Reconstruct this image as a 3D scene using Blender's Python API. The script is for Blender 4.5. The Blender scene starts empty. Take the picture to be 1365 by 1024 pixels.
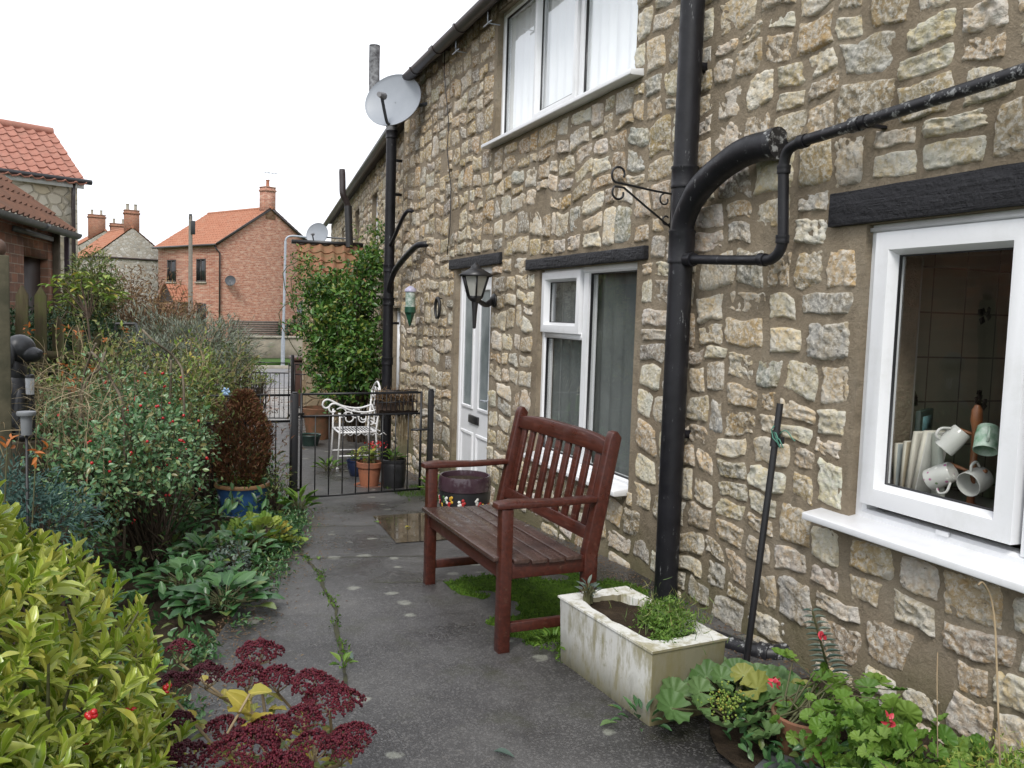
import bpy, math, random
import numpy as np
from mathutils import Vector, Matrix, noise as mn
random.seed(7); RNG = np.random.default_rng(11)
scene = bpy.context.scene
COL = scene.collection
PI = math.pi
U = random.uniform

# ------------------------------------------------------------------ camera
CAM_H, FPX = 1.5, 1150.0
def cam_basis(yaw, pitch, roll):
    cy, sy = math.cos(yaw), math.sin(yaw)
    f = Vector((sy*math.cos(pitch), cy*math.cos(pitch), -math.sin(pitch)))
    r0 = Vector((cy, -sy, 0)); u0 = r0.cross(f)
    c, s = math.cos(roll), math.sin(roll)
    return c*r0+s*u0, -s*r0+c*u0, f
CR, CU, CF = cam_basis(0.379836, 0.0795, 0.031)
cam = bpy.data.cameras.new('camera'); camo = bpy.data.objects.new('camera', cam); COL.objects.link(camo)
cam.sensor_width = 36; cam.lens = FPX/1365*36; cam.clip_start = .05; cam.clip_end = 2000
M3 = Matrix((CR, CU, -CF)).transposed()
camo.matrix_world = Matrix.Translation((0, 0, CAM_H)) @ M3.to_4x4()
scene.camera = camo
def gz(y):                      # the lane falls away gently beyond the bench
    if y < 4.5: return 0.0
    if y < 9: return -0.07*(y-4.5)
    return -0.315-0.02*(min(y, 30)-9)
def ray(px, py): return CR*((px-682.5)/FPX) - CU*((py-512)/FPX) + CF
def D(px, py, d):               # surveyed position from a bearing and a distance
    return Vector((0, 0, CAM_H))+ray(px, py)*d
def WX(px, py, X):
    r = ray(px, py); return Vector((0, 0, CAM_H))+r*(X/r.x)
def WY(px, py, Y):
    r = ray(px, py); return Vector((0, 0, CAM_H))+r*(Y/r.y)

# ------------------------------------------------------------------ objects
def tag(o, label=None, cat=None, group=None, kind=None):
    if label: o['label'] = label
    if cat: o['category'] = cat
    if group: o['group'] = group
    if kind: o['kind'] = kind
    return o
def empty(name, loc, label, cat, group=None):
    o = bpy.data.objects.new(name, None); COL.objects.link(o); o.location = loc
    o.empty_display_size = .1
    return tag(o, label, cat, group)
def root_loc(o):
    while o.parent: o = o.parent
    return np.array(o.location)
def copy_tree(o, parent=None):
    c = o.copy(); COL.objects.link(c); c.parent = parent
    for ch in list(o.children): copy_tree(ch, c)
    return c

class MB:
    def __init__(s): s.V = []; s.F = {}; s.C = []; s.n = 0; s.hasc = False
    def add(s, V, faces, C=None):
        V = np.asarray(V, float).reshape(-1, 3)
        for f in faces if isinstance(faces, list) else [faces]:
            f = np.asarray(f, np.int64)
            if f.ndim == 1: f = f.reshape(1, -1)
            s.F.setdefault(f.shape[1], []).append(f+s.n)
        if C is None: C = np.full((len(V), 4), .5)
        else: s.hasc = True
        s.C.append(np.asarray(C, float).reshape(-1, 4)); s.V.append(V); s.n += len(V)
        return s
    def box(s, c, d, M=None, col=None, taper=1.0):
        x, y, z = (v/2 for v in d)
        V = np.array([(-x,-y,-z),(x,-y,-z),(x,y,-z),(-x,y,-z),(-x*taper,-y*taper,z),(x*taper,-y*taper,z),(x*taper,y*taper,z),(-x*taper,y*taper,z)])
        if M is not None: V = V@np.array(M).T[:3,:3]
        V = V+np.array(c)
        return s.add(V, np.array([(0,3,2,1),(4,5,6,7),(0,1,5,4),(1,2,6,5),(2,3,7,6),(3,0,4,7)]), None if col is None else np.tile(col, (8,1)))
    def bx(s, x0, x1, y0, y1, z0, z1, col=None): return s.box(((x0+x1)/2,(y0+y1)/2,(z0+z1)/2), (abs(x1-x0),abs(y1-y0),abs(z1-z0)), col=col)
    def bar(s, p, q, w, h, up=(0,0,1)):
        p, q = Vector(p), Vector(q); a = (q-p); L = a.length; a = a/L
        u = Vector(up); r = a.cross(u)
        if r.length < 1e-4: r = a.cross(Vector((1,0,0)))
        r.normalize(); u = r.cross(a)
        M = Matrix((r, a, u)).transposed()
        return s.box((p+q)/2, (w, L, h), M)
    def tube(s, pts, r, n=10, cap=True, col=None):
        pts = [Vector(p) for p in pts]; m = len(pts)
        rs = r if isinstance(r, (list, tuple, np.ndarray)) else [r]*m
        t0 = (pts[1]-pts[0]).normalized()
        a = t0.orthogonal().normalized(); V = []
        for i in range(m):
            t = (pts[min(i+1,m-1)]-pts[max(i-1,0)]).normalized()
            a = (a-t*a.dot(t)).normalized(); b = t.cross(a)
            for k in range(n):
                g = 2*PI*k/n; V.append(pts[i]+(a*math.cos(g)+b*math.sin(g))*rs[i])
        F = [(i*n+k, i*n+(k+1)%n, (i+1)*n+(k+1)%n, (i+1)*n+k) for i in range(m-1) for k in range(n)]
        fs = [np.array(F)]
        if cap: fs += [np.array([list(range(n))[::-1]]), np.array([[(m-1)*n+k for k in range(n)]])]
        V = np.array([tuple(v) for v in V])
        return s.add(V, fs, None if col is None else np.tile(col, (len(V),1)))
    def lathe(s, prof, c=(0,0,0), n=32, M=None, closed=False):
        V = []; m = len(prof)
        for r, z in prof:
            for k in range(n):
                g = 2*PI*k/n; V.append((r*math.cos(g), r*math.sin(g), z))
        V = np.array(V)
        if M is not None: V = V@np.array(M.to_3x3()).T
        V = V+np.array(c)
        F = [(i*n+k, i*n+(k+1)%n, (i+1)*n+(k+1)%n, (i+1)*n+k) for i in range(m-1) for k in range(n)]
        fs = [np.array(F)]
        if closed: fs += [np.array([list(range(n))[::-1]]), np.array([[(m-1)*n+k for k in range(n)]])]
        return s.add(V, fs)
    def grid(s, fn, us, vs, flip=False, C=None):
        V = np.array([fn(u, v) for u in us for v in vs]); n = len(vs)
        F = [(i*n+j, i*n+j+1, (i+1)*n+j+1, (i+1)*n+j) for i in range(len(us)-1) for j in range(n-1)]
        if flip: F = [f[::-1] for f in F]
        return s.add(V, np.array(F), C)
    def prism(s, poly, o, ex, ey, ez, h):
        o, ex, ey, ez = (np.array(v, float) for v in (o, ex, ey, ez)); n = len(poly)
        A = np.array([o+ex*a+ey*b for a, b in poly]); V = np.vstack([A, A+ez*h])
        return s.add(V, [np.array([list(range(n))[::-1]]), np.array([list(range(n, 2*n))]), np.array([(i,(i+1)%n,n+(i+1)%n,n+i) for i in range(n)])])
    def sphere(s, c, r, n=10, m=7, M=None):
        if not hasattr(r, '__len__'): r = (r, r, r)
        prof = [(math.sin(PI*i/m), -math.cos(PI*i/m)) for i in range(m+1)]
        prof[0] = (.02, -1); prof[-1] = (.02, 1)
        S = Matrix.Diagonal(r)
        return s.lathe(prof, c, n, (M.to_3x3() if M else Matrix.Identity(3))@S, True)
    def frame(s, prof, y0, y1, z0, z1, X, sgn=1):
        # mitred picture-frame sweep in a plane x = X; prof = [(inset, depth behind X)]
        V = []
        for i, d in prof:
            V += [(X+d*sgn, y0+i, z0+i), (X+d*sgn, y1-i, z0+i), (X+d*sgn, y1-i, z1-i), (X+d*sgn, y0+i, z1-i)]
        F = [(a*4+k, a*4+(k+1)%4, a*4+4+(k+1)%4, a*4+4+k) for a in range(len(prof)-1) for k in range(4)]
        return s.add(V, np.array(F))
    def build(s, name, m, parent=None, smooth=False, org=None, bevel=0, wires=None):
        if not s.V: return None
        V = np.vstack(s.V)
        if parent is not None: o0 = root_loc(parent)
        elif org is not None: o0 = np.array(org, float)
        else: o0 = np.array([(V[:,0].min()+V[:,0].max())/2, (V[:,1].min()+V[:,1].max())/2, V[:,2].min()])
        me = bpy.data.meshes.new(name); V = V-o0
        me.vertices.add(len(V)); me.vertices.foreach_set('co', V.ravel())
        idx = []; tot = []
        for k, L in s.F.items():
            A = np.vstack(L); idx.append(A.ravel()); tot.append(np.full(len(A), k))
        idx = np.concatenate(idx); tot = np.concatenate(tot); st = np.concatenate([[0], np.cumsum(tot)[:-1]])
        me.loops.add(len(idx)); me.loops.foreach_set('vertex_index', idx.astype(np.int32))
        me.polygons.add(len(tot)); me.polygons.foreach_set('loop_start', st.astype(np.int32)); me.polygons.foreach_set('loop_total', tot.astype(np.int32))
        if s.hasc:
            at = me.color_attributes.new('col', 'FLOAT_COLOR', 'POINT'); at.data.foreach_set('color', np.vstack(s.C).astype(np.float32).ravel())
        me.update(calc_edges=True); me.validate()
        if smooth:
            me.polygons.foreach_set('use_smooth', np.ones(len(me.polygons), bool))
        ob = bpy.data.objects.new(name, me); COL.objects.link(ob)
        if m: me.materials.append(m)
        if smooth == 'auto':
            try: me.set_sharp_from_angle(angle=math.radians(38))
            except Exception: pass
        if parent is not None: ob.parent = parent
        else: ob.location = o0
        if bevel:
            b = ob.modifiers.new('bevel', 'BEVEL'); b.width = bevel; b.segments = 2; b.limit_method = 'ANGLE'; b.angle_limit = .6
        return ob

# ------------------------------------------------------------------ materials
class NT:
    def __init__(s, name, rough=.6, spec=.5):
        s.m = bpy.data.materials.new(name); s.m.use_nodes = True; s.t = s.m.node_tree
        s.b = s.t.nodes['Principled BSDF']; s.b.inputs['Roughness'].default_value = rough
        s.b.inputs['Specular IOR Level'].default_value = spec; s.out = s.t.nodes['Material Output']
        s._c = None
    def n(s, typ, **kw):
        nd = s.t.nodes.new(typ)
        for k, v in kw.items():
            if k[0] == '_': setattr(nd, k[1:], v); continue
            key = k.replace('__', ' ')
            i = nd.inputs[int(k[1:])] if k[0] == 'i' and k[1:].isdigit() else nd.inputs[key]
            if isinstance(v, bpy.types.NodeSocket): s.t.links.new(v, i)
            else: i.default_value = v
        return nd
    def co(s):
        if s._c is None: s._c = s.n('ShaderNodeNewGeometry').outputs['Position']
        return s._c
    def mapped(s, scale=(1,1,1), rot=(0,0,0), co=None):
        return s.n('ShaderNodeMapping', Vector=co or s.co(), Scale=scale, Rotation=rot).outputs[0]
    def noise(s, scale, detail=4, rough=.55, co=None, dist=0):
        return s.n('ShaderNodeTexNoise', Vector=co or s.co(), Scale=scale, Detail=detail, Roughness=rough, Distortion=dist).outputs['Fac']
    def vor(s, scale, co=None, feature='F1', rnd=1):
        return s.n('ShaderNodeTexVoronoi', _feature=feature, Vector=co or s.co(), Scale=scale, Randomness=rnd)
    def ramp(s, fac, stops):
        nd = s.n('ShaderNodeValToRGB', Fac=fac); e = nd.color_ramp.elements
        while len(e) < len(stops): e.new(.5)
        for el, (p, c) in zip(e, stops):
            el.position = p; el.color = (c if len(c) == 4 else (*c, 1)) if hasattr(c, '__len__') else (c, c, c, 1)
        return nd.outputs[0]
    def mix(s, fac, a, b, mode='MIX'):
        nd = s.n('ShaderNodeMix', _data_type='RGBA', _blend_type=mode)
        for i, v in ((0, fac), (6, a), (7, b)):
            if isinstance(v, bpy.types.NodeSocket): s.t.links.new(v, nd.inputs[i])
            else: nd.inputs[i].default_value = v if i == 0 else (*v, 1) if len(v) == 3 else v
        return nd.outputs[2]
    def math(s, op, a, b=0., c=0.):
        nd = s.n('ShaderNodeMath', _operation=op)
        for i, v in enumerate((a, b, c)):
            if isinstance(v, bpy.types.NodeSocket): s.t.links.new(v, nd.inputs[i])
            else: nd.inputs[i].default_value = v
        return nd.outputs[0]
    def sep(s, v=None):
        nd = s.n('ShaderNodeSeparateXYZ', Vector=v or s.co()); return nd.outputs
    def attr(s):
        a = s.n('ShaderNodeAttribute', _attribute_name='col'); sc = s.n('ShaderNodeSeparateColor', Color=a.outputs['Color'])
        return a.outputs['Color'], sc.outputs[0], sc.outputs[1], sc.outputs[2], a.outputs['Alpha']
    def col(s, v):
        if isinstance(v, bpy.types.NodeSocket): s.t.links.new(v, s.b.inputs['Base Color'])
        else: s.b.inputs['Base Color'].default_value = (*v, 1)
        return s
    def rough(s, v):
        if isinstance(v, bpy.types.NodeSocket): s.t.links.new(v, s.b.inputs['Roughness'])
        else: s.b.inputs['Roughness'].default_value = v
        return s
    def bump(s, h, strength=.5, dist=.01):
        nd = s.n('ShaderNodeBump', Height=h, Strength=strength, Distance=dist); s.t.links.new(nd.outputs[0], s.b.inputs['Normal']); return s

MAT = {}
def simple(name, c1, c2=None, scale=8, rough=.6, bump=0, bscale=60, bdist=.004, metal=0, spec=.5):
    if name in MAT: return MAT[name]
    t = NT(name, rough, spec)
    if c2 is None: c2 = tuple(v*.75 for v in c1)
    t.col(t.ramp(t.noise(scale, 5, .6), [(.35, c1), (.68, c2)]))
    if bump: t.bump(t.noise(bscale, 4, .6), bump, bdist)
    t.b.inputs['Metallic'].default_value = metal
    MAT[name] = t.m; return t.m
def leafmat(name, stops, rough=.42, edge=None, tip=None, trans=.25, spec=.4, ecut=.72, gain=1.):
    stops = [tuple(v*gain for v in s_) for s_ in stops]
    t = NT(name, rough, spec); c, r, u, v, a = t.attr()
    base = t.ramp(r, [(i/(len(stops)-1), s_) for i, s_ in enumerate(stops)])
    base = t.mix(t.math('MULTIPLY', t.noise(90, 2), .5), base, t.mix(1., base, (.55,.6,.5), 'MULTIPLY'))
    if edge: base = t.mix(t.math('MULTIPLY', t.math('GREATER_THAN', t.math('ADD', v, t.math('MULTIPLY', t.math('SUBTRACT', t.noise(70, 2), .5), .5)), ecut), .75), base, edge)
    if tip: base = t.mix(t.math('MULTIPLY', t.math('GREATER_THAN', a, .86), .85), base, tip)
    mid = t.math('LESS_THAN', v, .1); base = t.mix(t.math('MULTIPLY', mid, .25), base, tuple(min(1, x*1.6+.05) for x in stops[-1]))
    t.col(base)
    tr = t.n('ShaderNodeBsdfTranslucent', Color=base); mx = t.n('ShaderNodeMixShader', Fac=trans)
    t.t.links.new(t.b.outputs[0], mx.inputs[1]); t.t.links.new(tr.outputs[0], mx.inputs[2]); t.t.links.new(mx.outputs[0], t.out.inputs[0])
    MAT[name] = t.m; return t.m

# --- stone & mortar
t = NT('limestone', .88, .25); c, r, g, b, a = t.attr()
n1 = t.noise(9, 5, .62, dist=.4); n2 = t.noise(45, 5, .7); n3 = t.noise(150, 4, .7)
base = t.mix(t.ramp(n1, [(.40, 0), (.62, 1)]), c, t.mix(1., c, (.98,.84,.62), 'MULTIPLY'))
base = t.mix(t.math('MULTIPLY', t.ramp(n2, [(.47, 0), (.60, 1)]), .75), base, (.68,.65,.585))           # pale crystalline flecks
base = t.mix(t.math('MULTIPLY', t.ramp(t.noise(32, 5, .72), [(.60, 0), (.70, 1)]), .75), base, (.085,.075,.06))   # pits holding soot
base = t.mix(t.math('MULTIPLY', t.ramp(t.noise(5, 6, .7), [(.60, 0), (.72, 1)]), .5), base, (.20,.19,.165))    # grey weathering
base = t.mix(t.math('MULTIPLY', t.ramp(t.noise(1.7, 6, .72), [(.52, 0), (.70, 1)]), .62), base, t.mix(1., base, (.42,.39,.34), 'MULTIPLY'))   # soot and damp staining
base = t.mix(t.math('MULTIPLY', t.ramp(t.noise(7.5, 6, .75), [(.56, 0), (.64, 1)]), .6), base, (.62,.60,.55))   # chalky bloom
t.col(base); hb = t.math('ADD', t.math('MULTIPLY', n2, 1.2), t.math('MULTIPLY', n3, .5))
hb = t.math('ADD', hb, t.math('MULTIPLY', t.ramp(t.vor(38).outputs['Distance'], [(.0, 0), (.5, 1)]), .5)); t.bump(hb, 1.0, .011); MAT['stone'] = t.m
t = NT('lime_mortar', .92, .2)
z = t.sep()[2]
m1 = t.ramp(t.noise(3.2, 5, .6), [(.3, (.215,.172,.120)), (.55, (.285,.235,.170)), (.75, (.295,.255,.195))])
m1 = t.mix(t.math('MULTIPLY', t.ramp(t.noise(14, 5, .7), [(.52, 0), (.72, 1)]), .6), m1, (.12,.10,.072)); m1 = t.mix(t.math('MULTIPLY', t.ramp(t.noise(1.7, 6, .72), [(.52, 0), (.70, 1)]), .5), m1, t.mix(1., m1, (.5,.48,.44), 'MULTIPLY')); m1 = t.mix(t.math('MULTIPLY', t.ramp(t.noise(30, 5, .75), [(.58, 0), (.68, 1)]), .5), m1, (.40,.35,.27))
low = t.ramp(t.math('ADD', t.math('MULTIPLY', z, .9), t.math('MULTIPLY', t.noise(4, 4), .6)), [(.28, 1), (.62, 0)])
m1 = t.mix(t.math('MULTIPLY', low, .6), m1, (.125,.125,.055))    # algae near the ground
t.col(m1); t.bump(t.math('ADD', t.math('ADD', t.noise(70, 5, .7), t.math('MULTIPLY', t.noise(22, 5, .7), 1.4)), t.math('MULTIPLY', t.noise(260, 3, .7), .5)), .9, .010); MAT['mortar'] = t.m
# --- timber, plastic, metal, paint
t = NT('white_upvc', .28, .5)
t.col(t.mix(t.math('MULTIPLY', t.ramp(t.noise(3.5, 6, .75), [(.5, 0), (.75, 1)]), .30), (.76,.77,.79), (.46,.46,.42))); MAT['upvc'] = t.m
t = NT('black_pipe_paint', .4, .35)
sc = t.ramp(t.noise(1, 6, .75, co=t.mapped((38, 38, 9))), [(.63, 0), (.68, 1)])
t.col(t.mix(t.math('MULTIPLY', sc, .55), t.ramp(t.noise(6, 4), [(.3, (.007,.007,.009)), (.7, (.014,.014,.018))]), (.34,.35,.36)))
t.rough(t.ramp(t.noise(14, 5, .7), [(.3, .3), (.7, .6)])); t.bump(t.noise(40, 4, .6), .25, .004); MAT['pipe'] = t.m
t = NT('flaking_pipe_paint', .45, .5)
sc = t.ramp(t.noise(1, 6, .72, co=t.mapped((26, 26, 26))), [(.54, 0), (.62, 1)])
t.col(t.mix(t.math('MULTIPLY', sc, .75), (.012,.012,.015), (.40,.41,.41))); t.bump(sc, .3, .003); MAT['flake'] = t.m
t = NT('black_rough_timber', .62, .35)
w = t.noise(1, 6, .7, co=t.mapped((30, 4, 60))); w2 = t.n('ShaderNodeTexWave', Vector=t.mapped((1,1,1), (.35,0,0)), Scale=38, Distortion=5, Detail=3).outputs['Fac']
t.col(t.ramp(w, [(.35, (.010,.010,.012)), (.6, (.022,.022,.026)), (.78, (.07,.07,.075))])); t.bump(t.math('ADD', w, t.math('MULTIPLY', w2, .35)), .9, .012); MAT['lintel'] = t.m
t = NT('red_brown_woodstain', .36, .5)
g1 = t.noise(1, 6, .65, co=t.mapped((60, 5, 60)))
cc = t.ramp(g1, [(.3, (.036,.009,.006)), (.6, (.074,.018,.011)), (.8, (.11,.034,.021))])
cc = t.mix(t.math('MULTIPLY', t.ramp(t.noise(1, 6, .75, co=t.mapped((30, 6, 30))), [(.60, 0), (.72, 1)]), .6), cc, (.17,.10,.07))
t.col(cc); t.bump(g1, .35, .004); t.rough(t.ramp(t.noise(10, 4), [(.3, .25), (.7, .5)])); MAT['bench'] = t.m
t = NT('wet_seat_stain', .3, .5)
g1 = t.noise(1, 6, .65, co=t.mapped((70, 5, 40)))
t.col(t.ramp(g1, [(.3, (.040,.022,.018)), (.6, (.075,.044,.036)), (.8, (.12,.08,.066))])); t.bump(g1, .4, .004)
t.rough(t.ramp(t.noise(12, 4), [(.35, .16), (.65, .42)])); MAT['seat'] = t.m
t = NT('black_iron', .4, .5); t.col(t.mix(t.math('MULTIPLY', t.ramp(t.noise(25, 5, .7), [(.6, 0), (.72, 1)]), .7), (.013,.013,.015), (.06,.032,.02))); t.bump(t.noise(80, 3), .2, .002); MAT['iron'] = t.m
t = NT('white_metal_paint', .4, .5); t.col(t.mix(t.math('MULTIPLY', t.ramp(t.noise(30, 5, .7), [(.6, 0), (.7, 1)]), .6), (.74,.74,.75), (.33,.29,.22))); MAT['wmetal'] = t.m
# stained white trough
t = NT('stained_white_trough', .5, .4); z = t.sep()[2]; nx = t.sep(t.n('ShaderNodeNewGeometry').outputs['Normal'])
st = t.noise(1, 6, .7, co=t.mapped((16, 16, 4.5)))
bott = t.ramp(t.math('ADD', z, t.math('MULTIPLY', t.math('SUBTRACT', st, .5), .28)), [(.0, 1), (.15, 0)])
cc = t.mix(t.ramp(st, [(.47, 0), (.62, .85)]), (.68,.68,.645), (.31,.28,.16))
cc = t.mix(t.math('MULTIPLY', bott, .9), cc, (.10,.09,.03))
cc = t.mix(t.math('MULTIPLY', t.ramp(t.noise(22, 6, .75), [(.58, 0), (.68, 1)]), .55), cc, (.20,.20,.07))
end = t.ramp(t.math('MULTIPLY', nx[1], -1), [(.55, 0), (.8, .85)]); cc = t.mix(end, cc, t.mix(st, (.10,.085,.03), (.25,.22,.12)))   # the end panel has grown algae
t.col(cc); t.bump(t.noise(60, 4), .25, .003); MAT['trough'] = t.m
# path
t = NT('wet_concrete', .45, .5); P0 = t.co()
n1 = t.noise(1.3, 6, .6); n2 = t.noise(120, 3, .7); n3 = t.noise(16, 6, .7)
cc = t.ramp(n1, [(.33, (.026,.025,.026)), (.5, (.058,.056,.056)), (.68, (.102,.099,.095))])
cc = t.mix(t.math('MULTIPLY', t.ramp(n3, [(.5, 0), (.75, 1)]), .45), cc, (.028,.027,.027))
vv = t.vor(150); cc = t.mix(t.math('MULTIPLY', t.math('GREATER_THAN', t.n('ShaderNodeSeparateColor', Color=vv.outputs['Color']).outputs[0], .80), .45), cc, (.17,.165,.16))   # exposed aggregate
cc = t.mix(t.math('MULTIPLY', t.ramp(t.noise(2.2, 5, .7), [(.54, 0), (.70, 1)]), .65), cc, (.040,.042,.022)); cc = t.mix(t.math('MULTIPLY', t.ramp(t.noise(.75, 6, .72), [(.5, 0), (.62, 1)]), .6), cc, t.mix(1., cc, (.5,.48,.46), 'MULTIPLY')); cc = t.mix(t.math('MULTIPLY', t.ramp(t.noise(5.5, 6, .75), [(.60, 0), (.72, 1)]), .45), cc, (.15,.14,.125))   # green film
lv = t.vor(5.0, t.n('ShaderNodeVectorMath', _operation='ADD', i0=t.co(), i1=t.n('ShaderNodeVectorMath', _operation='SCALE', i0=t.n('ShaderNodeTexNoise', Vector=t.co(), Scale=14., Detail=4.).outputs['Color'], Scale=.07).outputs[0]).outputs[0])
lr = t.n('ShaderNodeSeparateColor', Color=lv.outputs['Color']).outputs[0]
lm = t.ramp(t.math('ADD', t.math('SUBTRACT', t.math('MULTIPLY', lr, .30), lv.outputs['Distance']), .44), [(.46, 0), (.53, 1)])
lm = t.math('MULTIPLY', lm, t.math('MULTIPLY', t.math('GREATER_THAN', t.noise(.9, 2), .38), t.ramp(t.noise(60, 4, .7), [(.3, .35), (.55, .9)])))
cc = t.mix(lm, cc, (.235,.24,.205))       # pale lichen grown into the concrete
t.col(cc); t.rough(t.ramp(n1, [(.32, .16), (.6, .5)]))
t.bump(t.math('ADD', n2, t.math('MULTIPLY', n3, 1.2)), .55, .006); MAT['path'] = t.m
MAT['lichen'] = simple('pale_lichen', (.25,.255,.22), (.13,.135,.115), 45, .9, .5, 120)
t = NT('puddle_wet_slab', .06, .6); t.col(t.ramp(t.noise(5, 5), [(.3, (.05,.038,.025)), (.7, (.085,.068,.048))])); t.rough(t.ramp(t.noise(9, 4), [(.4, .03), (.7, .2)])); MAT['puddle'] = t.m
t = NT('garden_soil', .95, .2); t.col(t.ramp(t.noise(9, 6, .7), [(.3, (.022,.015,.010)), (.6, (.055,.038,.024)), (.8, (.10,.075,.045))])); t.bump(t.noise(28, 6, .75), 1., .03); MAT['soil'] = t.m
t = NT('rough_grass', .9, .2); t.col(t.ramp(t.noise(4, 6, .7), [(.3, (.035,.075,.016)), (.6, (.065,.125,.028)), (.8, (.12,.14,.05))])); t.bump(t.noise(60, 5, .8), 1., .03); MAT['turf'] = t.m
t = NT('moss', .95, .15); t.col(t.ramp(t.noise(22, 5, .7), [(.3, (.03,.06,.008)), (.55, (.075,.15,.012)), (.8, (.14,.22,.03))])); t.bump(t.noise(160, 4, .8), 1., .012); MAT['moss'] = t.m
t = NT('road_asphalt', .5, .5); t.col(t.ramp(t.noise(1.5, 6, .6), [(.3, (.10,.10,.105)), (.7, (.17,.17,.175))])); t.bump(t.noise(80, 3), .5, .004); t.rough(t.ramp(t.noise(.8, 4), [(.35, .2), (.6, .55)])); MAT['road'] = t.m
t = NT('wet_pale_paving', .25, .5); bt = t.n('ShaderNodeTexBrick', Vector=t.co(), Scale=1.6, Color1=(.34,.33,.31,1), Color2=(.27,.265,.25,1), Mortar=(.12,.12,.11,1)); bt.inputs['Mortar Size'].default_value = .012
t.col(t.mix(t.math('MULTIPLY', t.noise(3, 5), .6), bt.outputs['Color'], (.2,.2,.19))); t.rough(t.ramp(t.noise(2, 4), [(.35, .12), (.65, .5)])); MAT['paving'] = t.m
# glass
def glassmat(name, tint=(.98,.99,.985), ior=1.75):
    t = NT(name); tr = t.n('ShaderNodeBsdfTransparent', Color=(*tint, 1)); gl = t.n('ShaderNodeBsdfGlossy', Roughness=.0, Color=(.95,.97,1,1))
    bmp = t.n('ShaderNodeBump', Height=t.noise(1.4, 2), Strength=.06, Distance=.05); t.t.links.new(bmp.outputs[0], gl.inputs['Normal'])
    bf = t.n('ShaderNodeNewGeometry').outputs['Backfacing']; fr = t.n('ShaderNodeFresnel', IOR=t.math('ADD', t.math('MULTIPLY', bf, 1/ior-ior), ior)); mx = t.n('ShaderNodeMixShader', Fac=fr.outputs[0])
    t.t.links.new(tr.outputs[0], mx.inputs[1]); t.t.links.new(gl.outputs[0], mx.inputs[2]); t.t.links.new(mx.outputs[0], t.out.inputs[0]); MAT[name] = t.m
glassmat('window_glass', ior=1.55); glassmat('coated_glass', ior=1.9); glassmat('upper_glass', ior=2.3); glassmat('lamp_glass', (.8,.82,.8), 1.5)
def brickmat(name, c1, c2, mort, scale, plane, var=(.5,.45,.4), bw=.5, rh=.25, soft=.6):
    t = NT(name, .9, .2); x, y, z = t.sep()
    v = t.n('ShaderNodeCombineXYZ', X=t.math('ADD', x, y) if plane == 'xy' else (x if plane == 'x' else y), Y=z).outputs[0]
    bt = t.n('ShaderNodeTexBrick', Vector=v, Scale=scale, Color1=(*c1,1), Color2=(*c2,1), Mortar=(*mort,1))
    bt.inputs['Mortar Size'].default_value = .014; bt.inputs['Brick Width'].default_value = bw; bt.inputs['Row Height'].default_value = rh; bt.inputs['Mortar Smooth'].default_value = .3
    sv = t.n('ShaderNodeCombineXYZ', X=t.math('ADD', x, y) if plane == 'xy' else x, Y=t.math('MULTIPLY', z, 4.6)).outputs[0]
    cc = t.mix(t.math('MULTIPLY', t.ramp(t.noise(1.9, 5, .75, co=sv), [(.47, 0), (.62, 1)]), soft), bt.outputs['Color'], var)
    cc = t.mix(t.math('MULTIPLY', t.ramp(t.noise(2.6, 4, .7, co=t.mapped((1,1,1), (0,0,0), sv)), [(.56, 0), (.68, 1)]), .5), cc, tuple(k*.62 for k in c2))
    cc = t.mix(t.math('MULTIPLY', t.ramp(t.noise(9, 4, .7), [(.5, 0), (.7, 1)]), .3), cc, tuple(k*.5 for k in c1))
    t.col(cc); t.bump(bt.outputs['Fac'], .5, -.008); MAT[name] = t.m
brickmat('orange_brick', (.44,.20,.135), (.30,.115,.08), (.46,.38,.31), 2.2, 'xy', (.60,.45,.35))
brickmat('brown_brick', (.34,.165,.10), (.19,.11,.08), (.36,.30,.23), 2.2, 'xy', (.12,.09,.07))
brickmat('chimney_brick', (.33,.14,.085), (.24,.10,.065), (.30,.26,.21), 2.2, 'xy', (.30,.2,.14))
def rubblemat(name, cols, mort, scale, mw=.05):
    t = NT(name, .92, .2); mp = t.mapped((scale, scale, scale*1.35))
    d = t.vor(1, mp, 'DISTANCE_TO_EDGE').outputs['Distance']; vc = t.n('ShaderNodeSeparateColor', Color=t.vor(1, mp).outputs['Color']).outputs[0]
    cc = t.ramp(vc, [(i/(len(cols)-1), c_) for i, c_ in enumerate(cols)])
    cc = t.mix(t.math('MULTIPLY', t.noise(9, 5, .7), .35), cc, tuple(k*.65 for k in cols[0])); e = t.ramp(d, [(mw, 0), (mw*2, 1)])
    t.col(t.mix(e, mort, cc)); t.bump(t.math('ADD', e, t.math('MULTIPLY', t.noise(30, 4), .4)), .8, .02); MAT[name] = t.m
rubblemat('cream_rubble', [(.70,.63,.49), (.76,.72,.62), (.64,.55,.38), (.78,.74,.65)], (.50,.45,.35), 3.6)
rubblemat('grey_rubble', [(.28,.26,.23), (.52,.50,.46), (.36,.31,.25), (.60,.58,.55)], (.34,.31,.26), 3.6)
rubblemat('buff_rubble', [(.30,.24,.16), (.40,.34,.24), (.26,.19,.11), (.44,.39,.3)], (.24,.18,.115), 4.5)
def tilemat(name, c1, c2, dirt):
    t = NT(name, .8, .25); cc = t.ramp(t.noise(6, 5, .7), [(.3, c1), (.65, c2)])
    cc = t.mix(t.math('MULTIPLY', t.ramp(t.noise(2.0, 6, .75), [(.5, 0), (.75, 1)]), .6), cc, dirt); t.col(cc); t.bump(t.noise(60, 4), .3, .005); MAT[name] = t.m
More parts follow.
